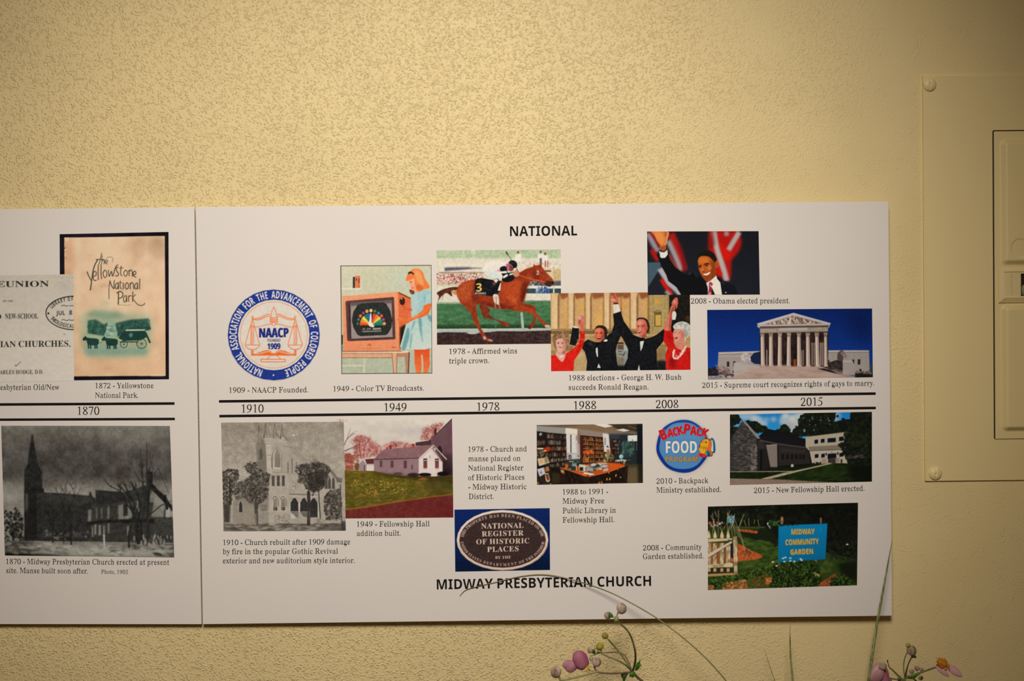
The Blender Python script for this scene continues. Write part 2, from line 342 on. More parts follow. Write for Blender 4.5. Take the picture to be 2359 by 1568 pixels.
rm5F1)1f1+1p1w1p1>1t1]1#1_3E1>3Y1w3c1(3c1%3m2R3m2S3Y2d3L2a3U2)3c2.3n3F3q3S3n3W3b3o3T3s3J3!3T3^3b413n4N3r4a3p4h3k4v3O4!384$1(4)1t4}1p4;1p4=1f4@1f4C1f4F1f4H1p451p4O1t4S1$4S2|4M3L3~3P3o3A3k343k1(3o1t3*1p3v1p3w1f3!1f2_1f2}1f301p2=1p371t3B1$3B2|3A3D353L2-3P2b3F2T332T1$2X1t2p1p2h1p2f1f2i1f
rn411q1f1q1p1>1t1^1+1_3E1>3Y1w3c1(3c1%3m2R3m2T3Z2e3M2b3V2)3d2;3n383r3L3p3T3k3h3O3m383n1(3s1t3.1p3z1p3#1f3&1f2|1f301f321p2=1p371r3C1z3E2|373L2.3P2i3J2T332U1$2Y1t2x1p2x1f
ro3#2q1Z2U1c2I1i1_1#1+211#2i1+2}1_3P2I3i2q3r2|3i3J3P3Y2}3f2i3Y203K1!2|1i2:1c/2q1m2.1q2_1$3220352i322}2^3O2.3b2q3f2V3b2L3O2E2}2B2i2E212L1$2V1q
rp3_1p0l1p0u1?0z1^0;1^3E1>3X1y3c1%3d1%3m2P3m2R3Y2b3J2i3U2$3c2)3n303r3K3o3j3K3w2.3w2K3j1+3J1c2}1Z2*1c2#1k2a1r2e1y2T1l2T0|2X0&2d0z2+0v2+0l/2)1w341!3D1,3M2B3O2i3M2<3E3G373O2+3T2x3Q2X3B2T332T1]2e1$
rr3Y1q1f1q1p1@1u1^1+1]3M1>3Y1x3c1(3c1&3m2Q3m2S3U2d3D2g3J2a3P2#3U2;3k2.3m323r3K3n3H3l3K3i3P383V353Q303E2{322|2?362{382[3F2$3I2b372W2^2V1#2Z1u2+1p2+1f
rs3Z2g1Z1{1k1=1i1,1a1!1a1!2F1.2F1_1;2E1r2K1p2q1q2#1!2&1-2.1<2%272F2e1[2i1.2r1~2v1-2^1:3H1+3O1@3a2R3r2h3r2?3j303r383r313d383O382_2~2_2=3J2s3c2V3d2L3X2F3L283H2A362H2|2#2w2_2s372g2[2c3828381@3C1-381$2~1q2$1d
rt2~2Q1Z251c1]1*1@3T1r3T1r3f1-3n253<243^2T4Q2c4Q2c3~2V3;2Q3m2<3m2<3T2R3T2S1<2W1)2q1%2%1+2;1{2_1@2>1(2t1t2j1e
ru3|2U1Z2B1d241v1]1,1>3N1:3X1s3c1#3c1z3m2N3m2Q1?2X1(2v1!2_1(3A1@393O343Y2,3c2@3c2>3m3g3m3j1,3p1#3,1x3#1x3#1n3&1m2~1Z371o2~1%381z341u2!1r2q1d
rv3j2b1Z2R1x2T1+2K2H1-3I1$3X1k3b1s3c1d3m2o3m2o3c2M3a2H3R2g2o2v2b2!2P363M343W2[3c2{3c2{3m3X3m3c3a3N3K2?2R2#2G2s1+2u1w2l1Z
rw4X2P1Z2G1w2I1+2A2G1x3R1t3Y1g3b1n3c1p3m1l3m2M3m2I3m2I3c2U3c2A3Y2A3L2V2r2l2e2p2S2(2&2_2?2~332<3Z2v3c2+3d2)3m2%3m3g3m3c3m3c3c3l3b3U3X3T3J3j2y3x2m3#2a443M433X3@3c3{3d3_3m4U3m4W3d4b3c4S3Y4N3Q3[2b3$2Q3t1[3w1*3i1Z3Z1Z3N1-3R1_3N2K3E2j302v2{2*2(2O2p2D2j1@2n1*2Z1Z
rx3r1t1f1u1t1-1)2G2L2b2X1;3P1(3X1s3b1x3c1h3m2q3m2q3c2P3Y2O3U2h2{2z2:323P313Y2=3c2_3c2^3m3b3m3b3Z3K3L2>2-2w2!3U1t3l1o3c1o3r1f2i1f2i1p2.1s2:1z2r292Y2K231&271p2J1o291o2B1f
ry3g1-0k1s0o1w0r1l0,1l141g171t1H1:1F1^171=151=0:260-2N122a1c2Q1!2T1.2N281+3K1!3Y1c3c1c3m2m3m2m3c2K3Z2H3R2h2k2w2Z2!2N343L323X2=3c2_3c2^3m3V3m3Y3c3d3c3U3X3N3L2]2S2%2H2v1-2z1z2Z0_2Q0)2B0$230q250o
rz3b1n1f1n1n1(1y2!3Y263W1=3H1(2[1v2[1y3m3R3m3F3a2F1u2+1x341<3I2G3R2G3P1(3F1s3N1f
s-2[2%2x1v2x1v2M2%2M
s.2e1{1{1%1<1z1z1+1g1{1b2F1l2K1z2F1<
s0432&1b2T1h2E1p1?1<1x2j1t361!3,1[4U284k2S4w2&4$3E4w3T4o3r4P3)3>3=363,2U3p1,3a1t3G1h/2&1|2]21382L3G2x3H36383?2]4B2&4F2i462Z3?2Q362Z2L2o21
s1432v1f2w3{253d1%3;2)4y3S4y3S1f
s3432o1b1}1h1u1r1u2F26212h1{2;20342C3D2d372x2)2.2B2<2B3X2y3Z2^3h363x373^2_492u4F2R4A1{3^1v4a2G4w2>4#3I4v3g4k3#4J3(3.3u3j3Y3P363C3V373w2@3.2u3;2P3$1@3i1x331f
s8432&1b2H1i1[1v1x1}1t2O1w2k1%2$1{2{2L3C1^3Z1*3u1$3_1)4J1]4d2D4q2d4y2&4#364y3V4q3p4d3$4J3*3^3#3u3m3Z3H3E3z2+3:2l3=2Q3.203r1z3K1h/2&3d353w3C3?324C2&4J2f4C2W3?2c3x/2&1[2~1{3A223K2G3L2S3J2e392r2$2<2T2p2M2S2Q2B2X222h1{
s9432N1b1:1e1:1~2G1_2j1|2]2C3D2c3M2_2|2z2%2r2V2q1{2&1)2{1v3L1s3r1w3}1,4P2F4r2j4!2_4z3Q4n3h4a3)3{3=3R3-2v3v2D3T1&2.1h/2!392=3B343K3E3X3H3m3E3*353~2?4B2#4E2i4A2Y422R3@2N3r2R3W2X3L2g3D
sA4o1f1f2r4z3c4z4o1f3:1f3r2K2c2K2H1f/2r2,3d2,314G
sB4h1=1f1=4y3A4x3k4s3:4i444R4A4G4E3(473g3}3T3x3D412~4H2%4K2K4C1^3,1t3g1j/2m3Z353a3Q3f3e3v3f3:3b3{3T433A492m4A/2m2239223W293f2H3l2Y3l2l3f2!3H2;2m2<
sC4T3F1b2,1e2h1n2K1#221]1>2H1*2k1%3M1+3s1@3]2F4R2a4j2!4v3T4#3#4w4F4i3_3^3k4A3K4D2_492$3|2n3%2f3c2c352e2z2t2N2]223Y1~442E441q3u1f
sD4+1=1f1=4y3N4v3&4i414S4L484Z3.4k3Q4j2+4e2j4L253=1$3Y1l2*1f/2m223H263f2H3x2a3*2!3.373+3f3y3(3X4237492m4A
sE3}1=1f1=4y3#4y3#4A2m4A2m3a3u3a3u2<2m2<2m223#223#1f
sF3^1=1f1=4y3#4y3#4A2m4A2m3P3t3P3t2%2m2%2m1f
sG4$3J1b2_1d2g1p2A1;1|221+2h1&2)1(3e1;3+20472J4T2h4k2-4v3H4#3@4x4V4k4B3}3n4C36492$3?2m3u2f3c2c2^2n2a2*2B3D1~3z223z2!372!373N4W3N4W1r3:1f
sH4@1=1f1=4y2m4y2m3b3.3b3.4y4i4y4i1f3.1f3.2;2m2;2m1f
sI3J1s1f1s1;202220491s4P1s4y364y364P2y492y22361;361f
sJ2_1l0k1B0o1B1C1b181t1A1)1J1;1b1=4y2m4y2m1x2i1K2W0@2D0z1=0o
sK4e1=1f1=4y2m4y2m3I3z4y4d4y3S3M4e1f3y1f2:2-2m2s2m1f
sL401=1f1=4y2m4y2m223;223;1f
sM5!1=1f1=4y2+4y3n2J4X4y5Q4y5Q1f4x1f4!3}3;1f3K1f2e3}2g1f
sN5A1=1f1=4y2$4y4A2O494y4#4y4#1f3;1f2e3?2g1f
sO533M1b2z1i2Z1t2D1-1{251:2W1$371:3+1{472D4T2Z4k2z4v3N4$3-4v4A4k4W4T4m474y3+4*364y2V4m254W1-4A1t3-1i/3M1~3o233>2P402m4636403r3>3=3o4A3N4E2_4A2u3=2j3r2d362g2!2u2P2_23
sP4P1=1f1=4y3B4x3x4i3@4Q463;463e3[343y2-3f2!312s2m2s2m1f/2m3E363I3U3Z3Y3n3X3-3I4334482m4A
sQ533?0!3R1b2z1i2N1#241^1:2W1$371:3+1{472D4T2Z4k2z4v354#3f4#3|4q4W4T4m474y3+4*364#2g4q2C4Z1<3~1o4)0!/3M1~3o233>2P402m4636403r3>3=3o4A3N4E2_4A2u3=2j3r2d362g2!2u2P2_23
sR4c1=1f1=4y344x3u4k3)4c3|4I463?473t423Z3]3I3$303h2<4c1f3y1f2[2!2m2!2m1f/2m3M303N3R3a3Z3z3Q3|2~492m4A
sS3^2p1b2H1e1x1s1x2M2L232$1}2~27382S2}2o2F301?3M1%3o1$3|1-4M2B4o2r4#374!3&4i3l3{354A2u4C2a3}2X3)2k3n3M3F3p2@3$2t3&2H3o1*3S1p2~1f
sT462c1f2c491n491n4y3}4y3}493949391f
sU4<3D1b2i1l2G1&1|231;2s1;4y2k4y2n2c2u2K2(283F1~3a213q293!2L3*2d3,4y4g4y4g2r4Y294H1,3?1p3u1g
sV4Y2n1f1f4y2D4y2)2#2]25382)3!4y4Y4y3Q1f
sW5-2P1f1f4y2C4y2!272;2>3S4y3{4y4d2,4p275C4y5-4y4~1f4J1f3u3@351f
sY4O2l1f2l2z1f4y2I4y2=3V3l4y4O4y3I2#3I1f'''
_AL = "0123456789ABCDEFGHIJKLMNOPQRSTUVWXYZabcdefghijklmnopqrstuvwxyz!#$%&()*+,-.:;<=>?@[]^_{|}~"


def _load_glyphs():
    g = {}
    num = lambda s: (_AL.index(s[0]) * len(_AL) + _AL.index(s[1]) - 130) / 400.0
    for ln in GLYPH_DATA.strip().split('\n'):
        k, a, rest = ln[:2], num(ln[2:4]), ln[4:]
        loops = []
        for lp in rest.split('/'):
            v = [num(lp[i:i + 2]) for i in range(0, len(lp), 2)]
            loops.append(np.array(v).reshape(-1, 2))
        g[k] = (a, loops)
    return g


GLYPH = _load_glyphs()
CAP = {'r': 0.676, 'b': 0.676, 's': 0.714}


def text_width(txt, f, track=0.0):
    return sum(0.25 if c == ' ' else GLYPH[f + c][0] for c in txt) + track * (len(txt) - 1)


def text_loops(txt, f, track=0.0):
    """loops in em units, baseline at 0"""
    out, x = [], 0.0
    for c in txt:
        if c == ' ':
            x += 0.25 + track
            continue
        a, loops = GLYPH[f + c]
        for lp in loops:
            out.append(lp + (x, 0))
        x += a + track
    return out


def smooth(P, closed=True, n=6):
    P = np.array(P, float)
    Q = np.vstack([P[-1], P, P[0], P[1]]) if closed else np.vstack([2 * P[0] - P[1], P, 2 * P[-1] - P[-2]])
    out = []
    for i in range(1, len(Q) - 2):
        a, b, c, d = Q[i - 1:i + 3]
        for k in range(n):
            t = k / n
            out.append(.5 * (2 * b + (c - a) * t + (2 * a - 5 * b + 4 * c - d) * t * t + (3 * b - a - 3 * c + d) * t ** 3))
    if not closed:
        out.append(Q[-2])
    return np.array(out)


def hexc(c):
    if isinstance(c, str):
        return np.array([int(c[i:i + 2], 16) for i in (0, 2, 4)]) / 255.0
    return np.array(c, float)


def lin(c):
    c = np.clip(c, 0, 1)
    return np.where(c <= .04045, c / 12.92, ((c + .055) / 1.055) ** 2.4)


def coverage(W, H, polys, ss=4):
    A = np.zeros((H * ss, W + 3))
    for P in polys:
        Q = np.roll(P, -1, 0)
        for (x0, y0), (x1, y1) in zip(P.tolist(), Q.tolist()):
            if y0 == y1:
                continue
            d = 1.0
            if y0 > y1:
                x0, y0, x1, y1, d = x1, y1, x0, y0, -1.0
            r0, r1 = max(0, math.ceil(y0 * ss - .5)), min(H * ss - 1, math.ceil(y1 * ss - .5) - 1)
            if r1 < r0:
                continue
            r = np.arange(r0, r1 + 1)
            x = np.clip(x0 + ((r + .5) / ss - y0) * (x1 - x0) / (y1 - y0), 0, W)
            i = x.astype(int)
            f = x - i
            A[r, i] += d * (1 - f)
            A[r, i + 1] += d * f
    return np.clip(np.abs(np.cumsum(A, 1)[:, :W]), 0, 1).reshape(H, ss, W).mean(1)


def blur(M, r):
    r = float(r)
    if r < .4:
        return M
    k = np.exp(-.5 * (np.arange(-int(3 * r) - 1, int(3 * r) + 2) / r) ** 2)
    k /= k.sum()
    h = len(k) // 2
    for ax in (0, 1):
        pad = [(h, h) if a == ax else (0, 0) for a in range(M.ndim)]
        P = np.pad(M, pad, mode='edge')
        n = M.shape[ax]
        M = sum(w * (P[i:i + n] if ax == 0 else P[:, i:i + n]) for i, w in enumerate(k))
    return M


def value_noise(rng, W, H, size):
    gw, gh = int(W / size) + 3, int(H / size) + 3
    g = rng.random((gh, gw))
    x, y = np.arange(W) / size, np.arange(H) / size
    xi, yi = x.astype(int), y.astype(int)
    fx, fy = x - xi, y - yi
    fx, fy = (fx * fx * (3 - 2 * fx))[None], (fy * fy * (3 - 2 * fy))[:, None]
    a, b = g[yi][:, xi], g[yi][:, xi + 1]
    c, d = g[yi + 1][:, xi], g[yi + 1][:, xi + 1]
    return (a * (1 - fx) + b * fx) * (1 - fy) + (c * (1 - fx) + d * fx) * fy


class Print:
    """A small painter: coordinates are those of a working view (x0, y0, scale) of the sheet."""

    def __init__(s, corners, view, white, base='FFFFFF', res=1.0, seed=1):
        s.q = np.array(corners, float)
        s.v = view
        s.white = hexc(white)
        e = lambda a, b: np.hypot(*(s.q[a] - s.q[b]))
        s.W = int(max(e(0, 1), e(3, 2)) * res) + 1
        s.H = int(max(e(0, 3), e(1, 2)) * res) + 1
        s.k = s.W / max(e(0, 1), e(3, 2)) / view[2]
        src, dst = s.q, np.array([(0, 0), (s.W, 0), (s.W, s.H), (0, s.H)], float)
        A = []
        for (x, y), (u, w) in zip(src, dst):
            A += [[x, y, 1, 0, 0, 0, -u * x, -u * y], [0, 0, 0, x, y, 1, -w * x, -w * y]]
        h = np.linalg.solve(np.array(A), dst.ravel())
        s.h = np.append(h, 1).reshape(3, 3)
        s.A = np.tile(hexc(base), (s.H, s.W, 1))
        s.keep = None
        s.rng = np.random.default_rng(seed)
        s.rnd = random.Random(seed)

    def pt(s, P):
        P = np.asarray(P, float).reshape(-1, 2) / s.v[2] + s.v[:2]
        P = np.c_[P, np.ones(len(P))] @ s.h.T
        return P[:, :2] / P[:, 2:]

    def put(s, polys, c, a=1.0, bl=0, raw=False):
        R = [p if raw else s.pt(p) for p in polys]
        b = bl * s.k
        m = int(3 * b) + 2
        al = np.vstack(R)
        x0, y0 = np.maximum(np.floor(al.min(0)).astype(int) - m, 0)
        x1, y1 = np.minimum(np.ceil(al.max(0)).astype(int) + m, (s.W, s.H))
        if x1 <= x0 or y1 <= y0:
            return
        M = coverage(x1 - x0 + 2 * m, y1 - y0 + 2 * m, [r - (x0 - m, y0 - m) for r in R])
        if b:
            M = blur(M, b)
        M = M[m:-m, m:-m, None] * a
        S = s.A[y0:y1, x0:x1]
        if callable(c):
            yy, xx = np.mgrid[y0:y1, x0:x1]
            C = c(xx / s.W, yy / s.H)
        else:
            C = hexc(c)
        s.A[y0:y1, x0:x1] = S * (1 - M) + C * M

    def poly(s, P, c, a=1.0, sm=0, bl=0):
        P = np.array(P, float).reshape(-1, 2)
        s.put([smooth(P) if sm else P], c, a, bl)

    def rect(s, x0, y0, x1, y1, c, a=1.0, bl=0):
        s.poly([x0, y0, x1, y0, x1, y1, x0, y1], c, a, 0, bl)

    def grad(s, P, c0, c1, sm=0, bl=0, ax=1, t0=None, t1=None):
        """fill going from c0 to c1 along y (ax=1) or x (ax=0) of the view"""
        P = np.array(P, float).reshape(-1, 2)
        lo, hi = (P[:, ax].min(), P[:, ax].max()) if t0 is None else (t0, t1)
        pts = np.array([[P[:, 0].mean()] * 2, [P[:, 1].mean()] * 2]).T
        pts[0, ax], pts[1, ax] = lo, hi
        r = s.pt(pts)[:, ax] / ((s.W, s.H)[ax])
        a0, a1 = hexc(c0), hexc(c1)
        f = lambda x, y: a0 + np.clip(((x, y)[ax] - r[0]) / (r[1] - r[0]), 0, 1)[..., None] * (a1 - a0)
        s.put([smooth(P) if sm else P], f, 1.0, bl)

    def line(s, P, w, c, a=1.0, sm=0, w2=None, bl=0):
        P = np.array(P, float).reshape(-1, 2)
        if sm:
            P = smooth(P, False)
        n = len(P)
        ws = np.linspace(w, w if w2 is None else w2, n) / 2
        T = np.gradient(P, axis=0) if n > 2 else np.repeat(P[1:] - P[:1], 2, 0)
        T = T / (np.hypot(T[:, 0], T[:, 1])[:, None] + 1e-9)
        N = np.c_[-T[:, 1], T[:, 0]] * ws[:, None]
        s.put([np.vstack([P + N, (P - N)[::-1]])], c, a, bl)

    def ell(s, cx, cy, rx, ry, c, a=1.0, rot=0, bl=0):
        t = np.linspace(0, 2 * np.pi, 28, endpoint=False)
        x, y = rx * np.cos(t), ry * np.sin(t)
        cr, sr = math.cos(math.radians(rot)), math.sin(math.radians(rot))
        s.put([np.c_[cx + x * cr - y * sr, cy + x * sr + y * cr]], c, a, bl)

    def ring(s, cx, cy, r, w, c, ry=None, a=1.0):
        t = np.linspace(0, 2 * np.pi, 90, endpoint=False)
        ry = ry or r
        o = lambda d: np.c_[cx + (r + d) * np.cos(t), cy + (ry + d) * np.sin(t)]
        s.put([o(w / 2), o(-w / 2)[::-1]], c, a)

    def dabs(s, P, n, size, cols, a=.8, el=1.0, ang=None, bl=0):
        P = np.array(P, float).reshape(-1, 2)
        lo, hi = P.min(0), P.max(0)
        Q = np.roll(P, -1, 0)
        pts = lo + s.rng.random((n * 3, 2)) * (hi - lo)
        ins = np.zeros(len(pts), bool)
        for (x0, y0), (x1, y1) in zip(P, Q):
            if y0 != y1:
                ins ^= ((y0 > pts[:, 1]) != (y1 > pts[:, 1])) & (pts[:, 0] < x0 + (pts[:, 1] - y0) * (x1 - x0) / (y1 - y0))
        pts = s.pt(pts[ins][:n]) if ins.any() else np.zeros((0, 2))
        cs = [hexc(c) for c in cols]
        for x, y in pts:
            r = s.rnd.uniform(*size) * s.k if isinstance(size, tuple) else size * s.k
            r = max(r, .35)
            th = math.radians(s.rnd.uniform(0, 180) if ang is None else ang + s.rnd.uniform(-18, 18))
            R = r * max(el, 1) + 1.5
            x0, x1, y0, y1 = max(0, int(x - R)), min(s.W, int(x + R) + 1), max(0, int(y - R)), min(s.H, int(y + R) + 1)
            if x1 <= x0 or y1 <= y0:
                continue
            dx, dy = np.arange(x0, x1)[None] + .5 - x, np.arange(y0, y1)[:, None] + .5 - y
            u, v = dx * math.cos(th) + dy * math.sin(th), -dx * math.sin(th) + dy * math.cos(th)
            M = np.clip(r + .5 - np.hypot(u / el, v), 0, 1)[..., None] * a * min(1, r / .6)
            S = s.A[y0:y1, x0:x1]
            s.A[y0:y1, x0:x1] = S * (1 - M) + s.rnd.choice(cs) * M

    def noise(s, amp, size, mono=True, P=None, tint=(1, 1, 1), mul=False):
        n = (value_noise(s.rng, s.W, s.H, max(size * s.k, .6))[..., None] - .5) * amp * 2
        if not mono:
            n = np.concatenate([n] + [(value_noise(s.rng, s.W, s.H, max(size * s.k, .6))[..., None] - .5) * amp * 2 for _ in (0, 1)], 2)
        n = n * np.array(tint)
        if P is not None:
            P = np.array(P, float).reshape(-1, 2)
            n = n * coverage(s.W, s.H, [s.pt(P)])[..., None]
        s.A = np.clip(s.A * (1 + n) if mul else s.A + n, 0, 1)

    def soften(s, r):
        s.A = blur(s.A, r)

    def text(s, txt, f, x0, y0, x1, y1, h, c, track=0.0, a=1.0, grow=0):
        """text with baseline from (x0,y0) to (x1,y1) and cap height h, stretched to fit"""
        L = text_loops(txt, f, track)
        al = np.vstack(L)
        lo, hi = al[:, 0].min(), al[:, 0].max()
        d = np.array([x1 - x0, y1 - y0], float)
        up = np.array([d[1], -d[0]]) / np.hypot(*d) * h / CAP[f]
        s.put([np.array([x0, y0]) + ((p[:, :1] - lo) / (hi - lo)) * d + p[:, 1:] * up for p in L], c, a)

    def arc(s, txt, f, cx, cy, rx, ry, a0, a1, h, c, inner=False, xs=1.0, track=0.0):
        """text along an ellipse from angle a0 to a1 (degrees, screen, clockwise); inner: letters stand inwards"""
        w = text_width(txt, f, track)
        x = 0.0
        k = h / CAP[f]
        for ch in txt:
            if ch == ' ':
                x += .25 + track
                continue
            ad, loops = GLYPH[f + ch]
            t = math.radians(a0 + (a1 - a0) * (x + ad / 2) / w)
            p = np.array([cx + rx * math.cos(t), cy + ry * math.sin(t)])
            tg = np.array([-rx * math.sin(t), ry * math.cos(t)]) * (1 if a1 > a0 else -1)
            tg = tg / np.hypot(*tg)
            up = np.array([tg[1], -tg[0]])
            s.put([p + (q[:, :1] - ad / 2) * k * xs * tg + q[:, 1:] * k * up for q in loops], c)
            x += ad + track

    def albedo(s, board=.80):
        w = lin(s.white)
        w = w[0] * np.maximum(w / w[0], (1, .87, .665))      # the board's own tint under the lamp
        return np.clip(lin(s.A) / w * board, 0.003, .92)


PRINTS = []


def printed(name, corners, view, white, base, label, seed=1):
    p = Print(corners, view, white, base, 1.0, seed)
    PRINTS.append((name, label, p))
    return p


def paint_seal():
    p = printed('printed_seal', [(520, 660), (742, 660), (742, 882), (520, 882)], (520, 660, 7.063), 'DED4C8', 'DED4C8',
                'round blue and white seal with orange scales')
    cx, cy, B, O = 782, 786, '22398F', 'EE6A2C'
    p.ell(cx, cy, 752, 742, '7E7C9A')
    p.ell(cx, cy, 745, 736, B)
    p.ell(cx, cy, 582, 574, 'DED4C8')
    p.ring(cx, cy, 546, 9, 'E98A5A', 538)
    p.arc('NATIONAL  ASSOCIATION  FOR  THE  ADVANCEMENT  OF  COLORED  PEOPLE', 's', cx, cy, 604, 596, 106.5, 433.5, 118, 'F1ECE6', xs=.56, track=.03)
    p.ell(777, 1440, 13, 13, 'F1ECE6')
    W = 10
    for m in (1, -1):
        X = lambda L: [v if i % 2 else cx + m * (v - cx) for i, v in enumerate(L)]
        p.line(X([832, 452, 880, 450, 950, 478, 1020, 510, 1090, 520, 1128, 512]), W, O, sm=1)
        p.line(X([832, 490, 880, 482, 950, 510, 1020, 538, 1090, 538, 1128, 526]), W, O, sm=1)
        p.line(X([832, 470, 880, 464, 950, 494, 1020, 524, 1100, 528]), 6, 'F3A070', sm=1)
        p.line(X([782, 616, 850, 612, 930, 628, 1020, 652, 1100, 656, 1150, 640]), W, O, sm=1)
        p.line(X([1130, 520, 1012, 945]), W, O)
        p.line(X([1130, 520, 1248, 945]), W, O)
        for d in (-22, -4, 14, 26):
            p.line(X([1130 + d, 560 + abs(d) * 3, 1130 + d, 945]), 7, O)
        p.poly(X([1008, 945, 1250, 945, 1235, 985, 1190, 1020, 1130, 1032, 1070, 1020, 1025, 985]), O)
        p.poly(X([1024, 957, 1234, 957, 1220, 985, 1180, 1010, 1130, 1020, 1080, 1010, 1040, 985]), 'DED4C8')
        p.rect(*X([1112, 1030]), *X([1150, 1112]), O)
        p.line(X([1131, 1030, 1131, 1105]), 7, 'F4B48C')
        p.poly(X([782, 1090, 830, 1045, 890, 1030, 960, 1044, 1060, 1085, 1150, 1105, 1150, 1122, 782, 1122]), O)
        for k in range(3):
            p.line(X([800, 1092 - k * 8, 850, 1060 - k * 3, 900, 1055 + k * 12 - 8, 980, 1072 + k * 8, 1080, 1104]), 5, 'F6C9AE', sm=1)
        p.line(X([832, 1120, 860, 1150, 900, 1178]), W, O, sm=1)
        p.ell(cx + m * 346, 496, 16, 20, O)
        p.ell(cx + m * 346, 498, 7, 9, 'DED4C8')
    p.line([782, 328, 750, 400, 736, 500, 828, 500, 815, 400, 782, 328], W, O, sm=0)
    p.poly([782, 345, 757, 400, 744, 495, 820, 495, 808, 400], 'DED4C8', sm=0)
    p.rect(722, 500, 846, 592, O)
    for k in range(4):
        p.rect(734, 508 + k * 22, 836, 520 + k * 22, 'E6CDBB')
    p.ell(782, 604, 34, 34, O)
    p.ell(782, 606, 22, 24, 'DED4C8')
    [p.text('NAACP', 's', 549 + d, 826, 1018 + d, 822, 150, '25307F') for d in (-7, 0, 7)]
    p.text('FOUNDED', 's', 680, 898, 890, 896, 48, '2B3372')
    [p.text('1909', 's', 682 + d, 1018, 888 + d, 1016, 96, '25307F') for d in (-4, 0, 4)]
    p.rect(568, 1176, 974, 1228, O)
    p.rect(580, 1188, 962, 1216, 'DED4C8')
    yy, xx = np.mgrid[0:p.H, 0:p.W]
    c = p.pt([cx, cy])[0]
    p.keep = np.hypot(xx + .5 - c[0], (yy + .5 - c[1]) * 1.013) < 108
    p.noise(.02, 40)


